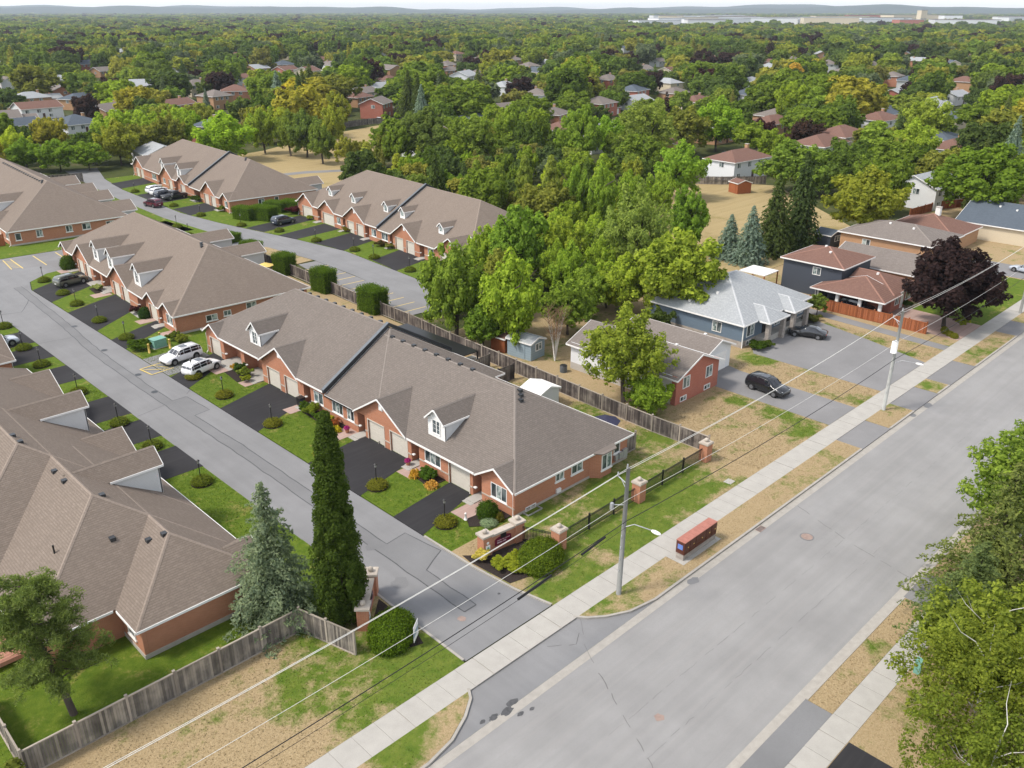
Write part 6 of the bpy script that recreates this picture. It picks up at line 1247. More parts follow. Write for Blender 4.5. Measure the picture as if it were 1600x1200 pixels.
# ------------------------------------------------------------------ fences
def board_fence(label, pts, h, bw, mat, rail, posts, joined=False, railside=-1, cap=True, low=0.12):
    root = thing('board_fence', label, 'fence', (pts[0][0], pts[0][1], 0.05)); ox, oy = pts[0]; rn = random.Random(int(h * 100 + len(pts)))
    bm = B(0.0, bw - 0.012, -0.012, 0.012, low, h - 0.06).mesh('board', mat); pm = MB().box(-0.065, 0.065, -0.065, 0.065, -0.1, h + 0.1).box(-0.085, 0.085, -0.085, 0.085, h + 0.1, h + 0.15).mesh('post', rail)
    for (ax, ay), (bx, by) in zip(pts, pts[1:]):
        L = hypot(bx - ax, by - ay); a = atan2(by - ay, bx - ax); n = max(1, round(L / posts)); ux, uy = (bx - ax) / L, (by - ay) / L
        for k in range(n + 1):
            if (bx, by) != pts[-1] and k == n: continue
            p_ = obj('post', pm, root, (ax - ox + ux * L * k / n, ay - oy + uy * L * k / n, 0), a)
        for k in range(n):
            s0, l = L * k / n, L / n; base = (ax - ox + ux * s0, ay - oy + uy * s0, 0)
            for q in ((-0.045 + 0.03 * railside, 0.045 + 0.03 * railside, 0.0, low), (-0.05, 0.05, h - 0.07, h), (-0.07, -0.02, h * 0.5, h * 0.5 + 0.09))[:3 if joined else 2]: obj('rail', B(0.05, l - 0.05, *q).mesh('rail', rail), root, base, a)
            nb = int((l - 0.1) / bw)
            if joined:
                m = MB()
                for j in range(nb): x = 0.06 + j * (l - 0.12) / nb; m.box(x, x + (l - 0.12) / nb - 0.015, -0.012 + rn.uniform(-0.006, 0.006), 0.012, low, h - 0.06)
                obj('panel', m.mesh('panel', mat), root, base, a)['kind'] = 'stuff'
            else:
                for j in range(nb):
                    x = 0.06 + j * (l - 0.12) / nb; o = obj('board', bm, root, (base[0] + ux * x - uy * rn.uniform(-0.008, 0.008), base[1] + uy * x, rn.uniform(-0.02, 0.01)), a); o.scale = ((l - 0.12) / nb / bw, 1, 1)
    return root
board_fence('weathered grey board fence round the near pine yard', [(5.4, 50.0), (5.4, 42.7), (22.4, 42.7), (23.6, 38.2)], 1.85, 0.15, 'fence', 'fence_rail', 2.65)
board_fence('long weathered board fence behind the grey-brown row', [(63.0, 37.9), (62.9, 44.3), (63.3, 54.1), (63.8, 64), (64.3, 76), (65.2, 85.2), (65.6, 98), (66.6, 112), (67.4, 128)], 1.75, 0.15, 'fence_dark', 'fence_rail', 3.2, joined=True)
board_fence('red-stained board fence beside the navy house carport', [(110.0, 36.6), (110.0, 52.6)], 1.55, 0.16, 'fence_red', 'fence_red', 2.4)
board_fence('grey board fence beyond the hedged row end', [(30, 236), (56, 228), (74, 222)], 2.0, 0.2, 'fence', 'fence', 3.0, joined=True)
board_fence('silvery board fence along the far edge of the park field', [(160, 259), (176, 264), (190, 266), (204, 262)], 2.0, 0.2, 'fence', 'fence', 3.0, joined=True)
board_fence('grey fence at the back of the mown field', [(172, 122), (180, 112), (188, 105)], 1.8, 0.2, 'fence', 'fence', 3.0, joined=True)
board_fence('brown board fence below the white two storey house', [(176, 66), (188, 65), (196, 61)], 1.7, 0.2, 'fence_red', 'fence_red', 3.0, joined=True)
board_fence('dark board gate fence at the parking bay row corner', [(36.0, 168.5), (41.0, 168.2)], 2.0, 0.2, 'fence_red', 'fence_red', 2.5, joined=True)
board_fence('short grey privacy screen behind the bay window', [(56.9, 43.2), (58.8, 43.2)], 1.8, 0.15, 'fence', 'fence_rail', 1.9)
board_fence('short dark privacy screen on the rear patio', [(60.2, 63.2), (62.6, 63.2)], 1.8, 0.15, 'fence_dark', 'fence_dark', 2.4); board_fence('grey slatted patio screen near the black canopy', [(60.6, 67.4), (63.0, 67.6)], 1.6, 0.15, 'fence', 'fence', 2.4)
board_fence('tan iron-like fence beside the park field path', [(101, 170), (110, 163), (118, 160)], 1.6, 0.25, 'fence_dark', 'fence_dark', 2.6, joined=True)
# wrought iron street fence with brick piers
def pier(x, y, s_, h, label, group=None, rz=0.0):
    t_ = thing('brick_pier', label, 'pier', (x, y, 0.08), rz, group); B(-s_, s_, -s_, s_, -0.1, h).build('shaft', 'brick', t_)
    MB().box(-s_ - 0.08, s_ + 0.08, -s_ - 0.08, s_ + 0.08, h, h + 0.14).box(-s_ - 0.02, s_ + 0.02, -s_ - 0.02, s_ + 0.02, h + 0.14, h + 0.2).build('cap', 'stone_cap', t_)
    MB().ball((0, 0, h + 0.36), 0.2, 12, 8).build('ball_finial', 'stone_cap', t_, True)
pier(41.6, 37.1, 0.42, 1.75, 'brick pier with ball cap where the iron fence turns'); pier(51.6, 37.2, 0.42, 1.75, 'brick pier with ball cap halfway along the iron fence'); pier(61.6, 37.3, 0.42, 1.75, 'brick pier with ball cap where iron and board fences meet')
def iron(label, a, b, posts, h=1.35):
    root = thing('iron_fence', label, 'fence', (a[0], a[1], 0.08), atan2(b[1] - a[1], b[0] - a[0])); L = hypot(b[0] - a[0], b[1] - a[1])
    bar = B(-0.016, 0.016, -0.016, 0.016, 0.08, h).mesh('picket', 'black'); n = int(L / 0.12)
    for k in range(1, n): obj('picket', bar, root, (L * k / n, 0, 0))
    for z in (0.14, h - 0.14, h - 0.02): B(0, L, -0.018, 0.018, z, z + 0.035).build('rail', 'black', root)
    for p_ in posts: B(L * p_ - 0.06, L * p_ + 0.06, -0.06, 0.06, -0.1, h + 0.16).build('post', 'black', root)
iron('black iron picket fence between the corner and middle piers', (42.02, 37.2), (51.18, 37.3), (0.36, 0.70)); iron('black iron picket fence between the middle and last piers', (52.02, 37.3), (61.18, 37.4), (0.34, 0.68)); iron('short black iron fence from brick sign to corner pier', (40.35, 39.85), (41.4, 37.5), ())
# brick entrance signs
def entrance(label, a, b, h=1.7, plaque=True):
    L = hypot(b[0] - a[0], b[1] - a[1]); root = thing('entrance_sign', label, 'sign wall', (a[0], a[1], 0.08), atan2(b[1] - a[1], b[0] - a[0]))
    B(0.4, L - 0.4, -0.22, 0.22, -0.1, h - 0.25).build('wall', 'brick', root); B(0.36, L - 0.36, -0.3, 0.3, h - 0.25, h - 0.08).build('wall_cap', 'stone_cap', root)
    for x in (0, L):
        p_ = B(x - 0.4, x + 0.4, -0.4, 0.4, -0.1, h).build('pier', 'brick', root); MB().box(x - 0.5, x + 0.5, -0.5, 0.5, h, h + 0.16).build('cap', 'stone_cap', p_); MB().ball((x, 0, h + 0.33), 0.2, 12, 8).build('ball_finial', 'stone_cap', p_, True)
    c = L / 2; pr = [(c - 0.78, -0.26, 0.52), (c + 0.78, -0.26, 0.52), (c + 0.78, -0.26, 1.0)] + [(c + 0.78 * cos(pi * k / 10), -0.26, 1.0 + 0.22 * sin(pi * k / 10)) for k in range(1, 10)] + [(c - 0.78, -0.26, 1.0)]
    pl = MB().extr(pr, (0, 0.05, 0)).build('sign_panel', 'maroon', root); B(c - 0.25, c + 0.25, -0.32, -0.262, 1.06, 1.4).build('sign_crest', 'black', pl)
    rn = random.Random(2); m = MB(); x = c - 0.6
    for z, hh, words in ((0.88, 0.07, (6, 3, 6)), (0.66, 0.13, (7, 4))):
        x = c - 0.58
        for wd in words:
            for k in range(wd): m.box(x, x + 0.055, -0.272, -0.262, z, z + hh * rn.uniform(0.75, 1)); x += 0.072
            x += 0.07
    m.build('lettering', 'letter', pl)
    B(-0.2, 0.2, -0.43, -0.4, 0.55, 1.0).build('notice', 'white', root); B(-0.09, 0.09, -0.445, -0.432, 0.66, 0.86).build('notice_emblem', 'teal', root); MB().ball((0, -0.41, 1.2), (0.12, 0.03, 0.12), 10, 6).build('number_disc', 'white', root)
entrance('brick entrance sign with maroon panel beside the end townhouse', (37.1, 40.55), (40.2, 40.2)); entrance('brick entrance sign below the tall columnar tree', (25.6, 40.0), (28.2, 42.7))
# ------------------------------------------------------------------ utility poles, street lights and wires
def upole(label, x, y, h, lean, transformer, arm):
    root = thing('utility_pole', label, 'utility pole', (x, y, 0.05)); top = (lean[0] * h, lean[1] * h, h)
    MB().tube([(0, 0, -0.2), (top[0] * 0.5, top[1] * 0.5, h * 0.5), top], [0.19, 0.165, 0.13], 12).build('shaft', 'pole', root, True)
    def at(z): return (lean[0] * z, lean[1] * z, z)
    p_ = at(h - 1.2); m = MB().tube([p_, (p_[0], p_[1] + 0.8, p_[2] + 0.3)], 0.04, 6).tube([(p_[0], p_[1], p_[2] - 0.5), (p_[0], p_[1] + 0.5, p_[2] + 0.16)], 0.03, 6); m.build('bracket', 'steel', root)
    for dy, dz in ((0.8, 0.3), (0.05, 1.2)): MB().tube([(p_[0], p_[1] + dy, p_[2] + dz), (p_[0], p_[1] + dy, p_[2] + dz + 0.3)], [0.08, 0.05], 8).build('insulator', 'steel', root)
    if transformer:
        q = at(h * 0.66); MB().tube([(q[0] - 0.42, q[1], q[2] - 0.6), (q[0] - 0.42, q[1], q[2] + 0.55), (q[0] - 0.42, q[1], q[2] + 0.65)], [0.3, 0.3, 0.2], 14).build('transformer', 'white', root, True)
    else:
        q = at(h * 0.72); m = MB().tube([q, (q[0] - 0.7, q[1] + 0.5, q[2] + 0.1)], 0.035, 6).box(q[0] - 0.95, q[0] - 0.75, q[1] + 0.4, q[1] + 0.6, q[2] - 0.2, q[2] + 0.3); m.build('switch_arm', 'steel', root)
    q = at(arm); a_ = MB().tube([q, (q[0] + 0.1, q[1] - 0.8, q[2] + 0.55), (q[0] + 0.25, q[1] - 2.1, q[2] + 0.62)], 0.035, 8).build('lamp_arm', 'steel', root, True)
    MB().ball((q[0] + 0.3, q[1] - 2.45, q[2] + 0.58), (0.17, 0.42, 0.11), 12, 6).build('lamp_head', 'white', a_, True)
    for k in range(5): z = 2.0 + k * 0.9; c_ = at(z); B(c_[0] - 0.19, c_[0] - 0.13, c_[1] - 0.04, c_[1] + 0.04, z, z + 0.18).build('cable_guard', 'steel', root)
    return (x + top[0], y + top[1], h)
upole('wooden utility pole with street light beside the mailboxes', 40.5, 30.35, 9.9, (0.055, 0.02), False, 5.4)
upole('wooden utility pole with white transformer by the wide grey driveway', 83.9, 30.5, 10.8, (0.0, -0.012), True, 5.2); upole('wooden utility pole beyond the purple maple', 127.6, 30.9, 10.5, (0.0, 0.0), False, 6.0); upole('wooden utility pole past the near edge of the fenced lot', -4.5, 30.2, 9.9, (0.0, 0.0), False, 6.0)
def wire(label, pts, r_, mat, sag, k=6):
    m = MB(); path = []
    for a, b in zip(pts, pts[1:]):
        for i in range(15):
            t_ = i / 14.0; path.append((a[0] + (b[0] - a[0]) * t_, a[1] + (b[1] - a[1]) * t_, a[2] + (b[2] - a[2]) * t_ - 4 * sag * t_ * (1 - t_)))
    m.tube(path, r_, k); tag(m.build('wire', mat, None, True), label, 'wire')
wire('uppermost pale power line between the utility poles', [(-4.5, 30.25, 9.95), (41.05, 30.55, 9.95), (83.9, 30.4, 10.95), (127.6, 30.9, 10.6)], 0.014, 'wire_pale', 0.55)
wire('pale power line on the pole side brackets', [(-4.5, 31.0, 9.1), (41.0, 31.35, 9.1), (83.9, 31.2, 10.05), (127.6, 31.7, 9.7)], 0.017, 'wire_pale', 0.5)
wire('middle pale service line below the transformer', [(-4.5, 30.0, 7.7), (40.95, 30.3, 7.7), (83.8, 30.2, 7.8), (127.6, 30.7, 7.6)], 0.013, 'wire_pale', 0.45)
wire('thick black telephone cable', [(-4.5, 30.0, 5.9), (40.8, 30.2, 6.1), (83.8, 30.2, 5.9), (127.6, 30.7, 5.9)], 0.028, 'wire_black', 0.5); wire('thin black cable under the telephone line', [(-4.5, 30.0, 5.4), (40.8, 30.2, 5.6)], 0.014, 'wire_black', 0.5)
m = MB().tube([(30.2, 30.1, 5.32), (33.2, 30.15, 5.5)], 0.085, 8); tag(m.build('cable_splice', 'wire_black'), 'black splice case on the telephone cable', 'splice case')
m = MB().tube([(36.0, 30.1, 5.72), (38.4, 30.15, 5.92)], 0.08, 8); tag(m.build('cable_splice', 'wire_black'), 'black splice case nearer the leaning pole', 'splice case')
# ------------------------------------------------------------------ mailboxes, boxes, sign
root = thing('mailbox_cluster', 'row of brown community mailboxes on a grey base', 'mailboxes', (47.0, 29.35, 0.12))
B(0, 4.3, 0.1, 0.75, 0, 0.5).build('base', 'stone', root); x = 0.0
for i, w_ in enumerate((0.7, 0.75, 1.35, 0.75, 0.75)):
    u_ = B(x + 0.01, x + w_ - 0.01, 0.05, 0.8, 0.5, 1.55).build('mail_unit', 'mailbox', root); B(x + 0.005, x + w_ - 0.005, 0.02, 0.83, 1.55, 1.6).build('top', 'mailtop', u_)
    for r0 in range(4): B(x + 0.06, x + w_ - 0.06, 0.035, 0.052, 0.58 + r0 * 0.24, 0.78 + r0 * 0.24).build('mail_door', 'mailbox', u_)
    B(x + w_ * 0.6, x + w_ * 0.6 + 0.1, 0.025, 0.036, 1.0, 1.08).build('label_plate', 'bollard', u_); x += w_
B(-0.02, 0.008, 0.2, 0.65, 0.9, 1.3).build('decal', 'blue', root)
root = thing('sale_sign', 'small blue and white yard sign on a dark post', 'sign', (27.0, 36.3, 0.1), R(35)); B(-0.04, 0.04, -0.04, 0.04, -0.1, 1.6).build('post', 'black', root); B(-0.5, 0.5, -0.06, -0.041, 1.25, 1.7).build('top_panel', 'white', root); B(-0.5, 0.5, -0.06, -0.041, 0.85, 1.24).build('middle_panel', 'shedblue', root); B(-0.5, 0.5, -0.06, -0.041, 0.5, 0.84).build('lower_panel', 'white', root)
root = thing('transformer_box', 'green pad transformer box between yellow bollards', 'transformer', (38.6, 101.0, 0.05), 0.1); MB().box(-0.8, 0.8, -0.7, 0.7, 0, 1.05, (-0.8, 0.8, -0.7, 0.55)).build('cabinet', 'teal', root); B(-0.85, 0.85, -0.75, 0.6, 1.05, 1.12).build('lid', 'teal', root); B(-0.9, 0.9, -0.8, 0.8, -0.05, 0.06).build('pad', 'concrete', root)
for x, y, lb in ((36.9, 99.6, 'yellow steel bollard left of the green transformer'), (39.4, 99.4, 'yellow steel bollard right of the green transformer'), (39.6, 102.6, 'yellow steel bollard behind the green transformer')):
    t_ = thing('bollard', lb, 'bollard', (x, y, 0.03)); MB().tube([(0, 0, -0.1), (0, 0, 1.15)], 0.13, 12).build('tube', 'bollard', t_, True); MB().ball((0, 0, 1.15), (0.13, 0.13, 0.07), 12, 6).build('cap', 'bollard', t_, True)
root = thing('fire_hydrant', 'red fire hydrant by the yellow bollards', 'hydrant', (36.4, 102.9, 0.05)); MB().tube([(0, 0, -0.1), (0, 0, 0.75)], 0.11, 10).ball((0, 0, 0.78), 0.13, 10, 6).build('barrel', 'lamp_red', root); MB().tube([(-0.22, 0, 0.55), (0.22, 0, 0.55)], 0.06, 8).build('outlet', 'lamp_red', root)
root = thing('utility_pedestal', 'pale green utility pedestal beside the far sidewalk', 'utility box', (47.6, 12.3, 0.08)); B(-0.2, 0.2, -0.2, 0.2, -0.05, 0.95).build('cabinet', 'teal', root); B(-0.23, 0.23, -0.23, 0.23, 0.95, 1.02).build('lid', 'teal', root)
root = thing('ac_unit', 'grey round heat pump by the white bungalow wall', 'air conditioner', (68.0, 60.6, 0.05)); MB().tube([(0, 0, 0), (0, 0, 0.8)], 0.42, 14).build('casing', 'flash', root); MB().tube([(0, 0, 0.8), (0, 0, 0.86)], [0.43, 0.38], 14).build('fan_guard', 'black', root)
# sheds and patio things
def shed(label, x, y, w, d, h, rz, wall, rf, win=True, hip=False):
    root = house(label, (x, y), rz, [(0, w, 0, d, 0, h, wall)], [(0, w, 0, d, h - 0.05, 0.35, 'we')], rf, wins=[('s', 0, w * 0.35, w * 0.75, h * 0.5, h * 0.85, 2)] if win else [], doors=[('w', 0, d * 0.25, d * 0.75, 0.1, h * 0.9, wall)], ov=0.15, cat='shed', name='shed')
shed('pale blue garden shed behind the long board fence', 67.6, 65.4, 2.6, 3.6, 2.3, 0.1, 'shedblue', 'roof_pale'); shed('red-brown shed half hidden behind the pale blue shed', 67.2, 69.4, 2.4, 2.2, 2.0, 0.1, 'fence_red', 'roof_red', False); shed('dark grey shed beside the tallest spruce', 141.5, 65.5, 4.0, 3.2, 2.4, -0.1, 'siding_navy', 'roof_dark'); shed('brown shed at the far edge of the mown field', 172.5, 103.0, 3.6, 3.4, 2.4, -0.4, 'fence_red', 'roof_red', False)
shed('white metal storage shed behind the near townhouse roof', 58.2, 55.0, 2.9, 2.6, 2.1, 0.0, 'siding_white', 'white', False)
root = thing('patio_umbrella', 'dark patio umbrella behind the bay window', 'umbrella', (58.6, 46.6, 0.05)); MB().tube([(0, 0, 0), (0, 0, 2.2)], 0.03, 6).build('pole', 'black', root); MB().tube([(0, 0, 1.85), (0, 0, 2.3)], [1.4, 0.03], 8).build('canopy', 'purple', root)
root = thing('patio_umbrella', 'yellow patio umbrella by the box hedges', 'umbrella', (63.6, 118.6, 0.05)); MB().tube([(0, 0, 0), (0, 0, 2.2)], 0.03, 6).build('pole', 'black', root); MB().tube([(0, 0, 1.85), (0, 0, 2.3)], [1.3, 0.03], 8).build('canopy', 'yellow', root)
root = thing('hot_tub', 'pale covered hot tub beside the black canopy', 'hot tub', (61.5, 68.9, 0.05)); B(-1.0, 1.0, -1.0, 1.0, 0, 0.8).build('shell', 'fence_red', root); B(-1.06, 1.06, -1.06, 1.06, 0.8, 0.92).build('cover', 'stone_cap', root); B(-0.3, 0.8, 0.2, 0.9, 0.92, 1.05).build('folded_cover', 'concrete', root)
root = thing('wood_deck', 'reddish wooden deck at the back of the west row', 'deck', (4.2, 52.6, 0.05))
for k in range(20): B(0, 4.6, k * 0.15, k * 0.15 + 0.135, 0.5, 0.54).build('plank', 'deck', root)
B(0.05, 4.55, 0.0, 0.08, 0.25, 0.498).build('skirt', 'deck', root)
for x in (0.2, 2.3, 4.4): B(x - 0.06, x + 0.06, 0.1, 0.22, -0.1, 0.499).build('deck_post', 'deck', root)
root = thing('pergola', 'white roofed patio cover behind the navy house', 'pergola', (111.0, 60.4, 0)); B(0, 4.0, 0, 4.2, 2.5, 2.62).build('roof_sheet', 'white', root)
for x, y in ((0.1, 0.1), (3.9, 0.1), (0.1, 4.1), (3.9, 4.1)): B(x - 0.07, x + 0.07, y - 0.07, y + 0.07, 0, 2.5).build('post', 'fence_red', root)
# ------------------------------------------------------------------ vehicles
def car_meshes(kind, paintk):
    L, W, H = dict(suv=(4.75, 1.9, 1.7), crossover=(4.5, 1.84, 1.6), sedan=(4.75, 1.84, 1.42), pickup=(5.6, 1.98, 1.85))[kind]
    hw = W / 2; belt = H * 0.60; sill = 0.26
    # stations: x, lower z, belt z, roof z, roof half-width factor, body half-width factor (front is +x)
    if kind in ('suv', 'crossover'):
        St = [(-0.5, 0.42, 0.52, 0.54, .80, .86), (-0.485, 0.34, 0.60, 0.66, .84, .95), (-0.455, 0.28, 0.60, 0.86, .80, 1.0), (-0.40, sill, 0.6, 0.975, .78, 1.0), (-0.18, sill, 0.6, 1.0, .79, 1.0), (0.02, sill, 0.6, 0.99, .79, 1.0), (0.12, sill, 0.595, 0.93, .78, 1.0), (0.245, sill, 0.585, 0.62, .82, 1.0), (0.36, sill, 0.555, 0.585, .80, 1.0), (0.455, 0.28, 0.50, 0.53, .76, .95), (0.5, 0.36, 0.42, 0.44, .70, .82)]
    elif kind == 'sedan':
        St = [(-0.5, 0.40, 0.54, 0.56, .78, .84), (-0.47, 0.3, 0.62, 0.655, .82, .95), (-0.40, sill, 0.64, 0.69, .80, 1.0), (-0.33, sill, 0.64, 0.74, .78, 1.0), (-0.20, sill, 0.63, 0.96, .74, 1.0), (-0.06, sill, 0.63, 1.0, .74, 1.0), (0.05, sill, 0.62, 0.97, .74, 1.0), (0.20, sill, 0.60, 0.65, .80, 1.0), (0.36, sill, 0.57, 0.60, .78, 1.0), (0.46, 0.28, 0.50, 0.53, .74, .94), (0.5, 0.34, 0.42, 0.44, .68, .8)]
    else:
        St = [(-0.5, 0.36, 0.56, 0.58, .86, .92), (-0.49, 0.3, 0.58, 0.60, .9, .98), (-0.2, sill, 0.58, 0.60, .9, 1.0), (-0.185, sill, 0.6, 0.62, .84, 1.0), (-0.15, sill, 0.6, 0.97, .78, 1.0), (0.0, sill, 0.6, 1.0, .78, 1.0), (0.10, sill, 0.6, 0.96, .78, 1.0), (0.21, sill, 0.595, 0.64, .82, 1.0), (0.38, sill, 0.575, 0.61, .8, 1.0), (0.47, 0.28, 0.52, 0.55, .78, .96), (0.5, 0.36, 0.44, 0.46, .74, .86)]
    def ring(s_):
        x, zl, b, r_, rw, bw = s_; x *= L; b *= H; r_ *= H; w = hw * bw; wr = hw * min(bw, 1) * rw
        zl = zl if zl > 0.27 else sill
        P = [(w * 0.90, zl), (w * 0.985, zl + 0.14), (w, (zl + b) / 2 + 0.02), (w * 0.965, b), ((w * 0.965 + wr) / 2 + 0.01, (b + r_) / 2), (wr, r_ - 0.03 * H), (wr * 0.8, r_ - 0.004), (0, r_ + 0.008)]
        return [(x, y, z) for y, z in P] + [(x, -y, z) for y, z in P[-2::-1]]
    rings = [ring(s_) for s_ in St]; k = len(rings[0]); body = MB()
    for r_ in rings: body.v += r_
    for i in range(len(rings) - 1):
        for j in range(k - 1): body.f.append((i * k + j, (i + 1) * k + j, (i + 1) * k + j + 1, i * k + j + 1))
        body.f.append((i * k + k - 1, (i + 1) * k + k - 1, (i + 1) * k, i * k))
    body.f.append(tuple(range(k))); body.f.append(tuple((len(rings) - 1) * k + k - 1 - j for j in range(k)))
    parts = [('body', body, 'car_' + paintk, True)]
    def lerp(a, b, t_): return tuple(a[q] + (b[q] - a[q]) * t_ for q in range(3))
    def panel(i0, i1, j0, j1, t0=0.08, t1=0.92, off=0.012):
        A, Bq, C, D = rings[i0][j0], rings[i1][j0], rings[i1][j1], rings[i0][j1]
        q = [lerp(lerp(A, Bq, t0), lerp(D, C, t0), 0.06), lerp(lerp(A, Bq, t1), lerp(D, C, t1), 0.06), lerp(lerp(A, Bq, t1), lerp(D, C, t1), 0.94), lerp(lerp(A, Bq, t0), lerp(D, C, t0), 0.94)]
        n_ = (Vector(q[1]) - Vector(q[0])).cross(Vector(q[3]) - Vector(q[0])).normalized(); c_ = Vector(q[0]) - Vector((0, 0, H * 0.4)); n_ = n_ if n_.dot(c_) > 0 else -n_
        return [tuple(Vector(p_) + n_ * off) for p_ in q]
    cab = [i for i in range(len(St) - 1) if (St[i][3] - St[i][2] > 0.2 or St[i + 1][3] - St[i + 1][2] > 0.2)]
    mid = [i for i in cab if St[i][3] - St[i][2] > 0.2 and St[i + 1][3] - St[i + 1][2] > 0.2]
    for s_ in (0, 1):
        g = MB()
        for i in mid:
            for ja, jb in ((3, 4), (4, 5)):
                if s_: g.poly(panel(i, i + 1, k - 1 - ja, k - 1 - jb, 0.04, 0.97))
                else: g.poly(panel(i, i + 1, ja, jb, 0.04, 0.97))
        # triangular ends
        for i in (mid[0] - 1, mid[-1] + 1):
            a, b = (3, 5) if not s_ else (k - 4, k - 6); hi, lo = (i + 1, i) if i < mid[0] else (i, i + 1)
            if abs(St[lo][0] - St[hi][0]) > 0.06: q = [lerp(rings[hi][a], rings[lo][a], 0.04), lerp(rings[hi][a], rings[lo][a], 0.8), lerp(rings[hi][b], rings[lo][a], 0.05)]; yv = 0.014 if not s_ else -0.014; g.poly([(p_[0], p_[1] + yv, p_[2]) for p_ in q])
        parts.append(('side_window', g, 'car_glass', False))
    for nm, i in (('windshield', mid[-1] + 1), ('rear_window', mid[0] - 1)):
        g = MB()
        for ja in range(5, 9): g.poly(panel(i, i + 1, ja, ja + 1, 0.1, 0.9, 0.016))
        parts.append((nm, g, 'car_glass', False))
    rr = 0.36 if kind != 'sedan' else 0.33
    for x in (L * 0.30, -L * 0.295):
        for s_ in (1, -1):
            y = s_ * (hw - 0.09); wl = MB().tube([(x, y - 0.13, rr), (x, y + 0.13, rr)], rr, 18)
            parts.append(('wheel', wl, 'tyre', False)); parts.append(('wheel_rim', MB().tube([(x, y + s_ * 0.118, rr), (x, y + s_ * 0.142, rr)], rr * 0.64, 12), 'rim', False)); parts.append(('wheel_arch', MB().tube([(x, s_ * (hw - 0.28), rr + 0.05), (x, s_ * (hw + 0.008), rr + 0.05)], rr + 0.075, 18), 'black', False))
    for s_ in (1, -1):
        parts.append(('headlight', B(L * 0.45, L * 0.478, s_ * hw * 0.66 - 0.14, s_ * hw * 0.66 + 0.14, H * 0.43, H * 0.48), 'lamp_clear', False)); parts.append(('tail_light', B(-L * 0.492, -L * 0.47, s_ * hw * 0.78 - 0.09, s_ * hw * 0.78 + 0.09, H * 0.46, H * 0.58), 'lamp_red', False)); parts.append(('mirror', B(L * 0.16, L * 0.19, s_ * (hw + 0.09) - 0.09, s_ * (hw + 0.09) + 0.09, H * 0.58, H * 0.66), 'car_' + paintk, False))
    if kind in ('suv', 'crossover'):
        for s_ in (1, -1): parts.append(('roof_rail', MB().tube([(-L * 0.38, s_ * hw * 0.70, H * 0.985), (-L * 0.1, s_ * hw * 0.71, H * 1.03), (L * 0.05, s_ * hw * 0.7, H * 0.995)], 0.02, 6), 'black', False))
        parts.append(('sunroof', B(-L * 0.16, L * 0.02, -0.42, 0.42, H * 1.003, H * 1.012), 'car_glass', False))
    if kind == 'pickup': parts.append(('truck_bed', B(-L * 0.48, -L * 0.2, -hw * 0.8, hw * 0.8, H * 0.6, H * 0.615), 'black', False))
    parts.append(('bumper', B(L * 0.475, L * 0.503, -hw * 0.62, hw * 0.62, 0.30, 0.46), 'black', False)); parts.append(('number_plate', B(-L * 0.507, -L * 0.495, -0.2, 0.2, H * 0.36, H * 0.42), 'white', False))
    return [(n_, mb.mesh(n_, mt, sm), None) for n_, mb, mt, sm in parts]
def car(kind, paintk, x, y, rz, label, z=0.07):
    t_ = thing('parked_car', label, 'car', (x, y, z), rz); last = None
    for n_, me, _ in car_meshes(kind, paintk):
        o = obj(n_, me, last if n_ == 'wheel_rim' else t_)
        if n_ == 'wheel': last = o
car('suv', 'white', 38.6, 94.6, pi + 0.12, 'white suv beside the green transformer box'); car('crossover', 'white', 38.7, 89.6, 0.28, 'white crossover parked against the far garage'); car('suv', 'olive', 40.6, 135.6, 0.22, 'olive grey suv on the driveway of the dormered row')
car('crossover', 'silver', 24.6, 114.6, 0.0, 'silver hatchback on the west side driveway'); car('suv', 'slate', 84.6, 148.6, 0.1, 'dark slate suv before the dark red shrub')
car('suv', 'maroon', 73.6, 182.0, 1.75, 'maroon suv standing on the far lane'); car('pickup', 'dark', 80.4, 186.6, 0.15, 'dark pickup outside the hedged row'); car('suv', 'slate', 79.6, 189.6, 0.12, 'dark blue suv between pickup and white cars'); car('suv', 'white', 80.2, 192.8, 0.14, 'white suv next to the dark blue suv'); car('suv', 'white', 80.6, 196.0, 0.12, 'white suv furthest up the hedged row driveway')
car('suv', 'black', 79.6, 41.4, -1.66, 'black suv on the driveway beside the brick bungalow', 0.1); car('sedan', 'black', 98.6, 46.8, 1.9, 'black sedan on the wide grey parking pad', 0.1); car('sedan', 'silver', 149.5, 36.8, 1.4, 'silver sedan past the purple maple', 0.1); car('suv', 'dark', 112.6, 47.0, -1.57, 'dark car under the navy house carport', 0.1)
car('suv', 'slate', 216, 134, 0.4, 'dark suv before the white house beyond the field', 0.02); car('sedan', 'white', 199, 272, 0.6, 'white sedan by the red brick house past the park', 0.02)
# small yard things
root = thing('garden_statue', 'small white ornament at the end house walkway', 'ornament', (39.3, 45.2, 0.08)); MB().tube([(0, 0, 0), (0, 0, 0.2), (0, 0, 0.5)], [0.16, 0.1, 0.05], 8).ball((0, 0, 0.55), 0.1, 8, 6).build('figure', 'white', root, True)
root = thing('wheelie_bin', 'dark bin beside the open garage', 'bin', (41.7, 73.6, 0.07)); MB().box(-0.28, 0.28, -0.3, 0.3, 0.05, 0.95, (-0.33, 0.33, -0.36, 0.36)).build('body', 'black', root); B(-0.36, 0.36, -0.38, 0.38, 0.95, 1.0).build('lid', 'black', root)
root = thing('wheelie_bin', 'blue recycling bin beside the dark bin', 'bin', (41.6, 72.7, 0.07)); MB().box(-0.3, 0.3, -0.35, 0.35, 0.0, 0.55, (-0.35, 0.35, -0.4, 0.4)).build('body', 'blue', root)
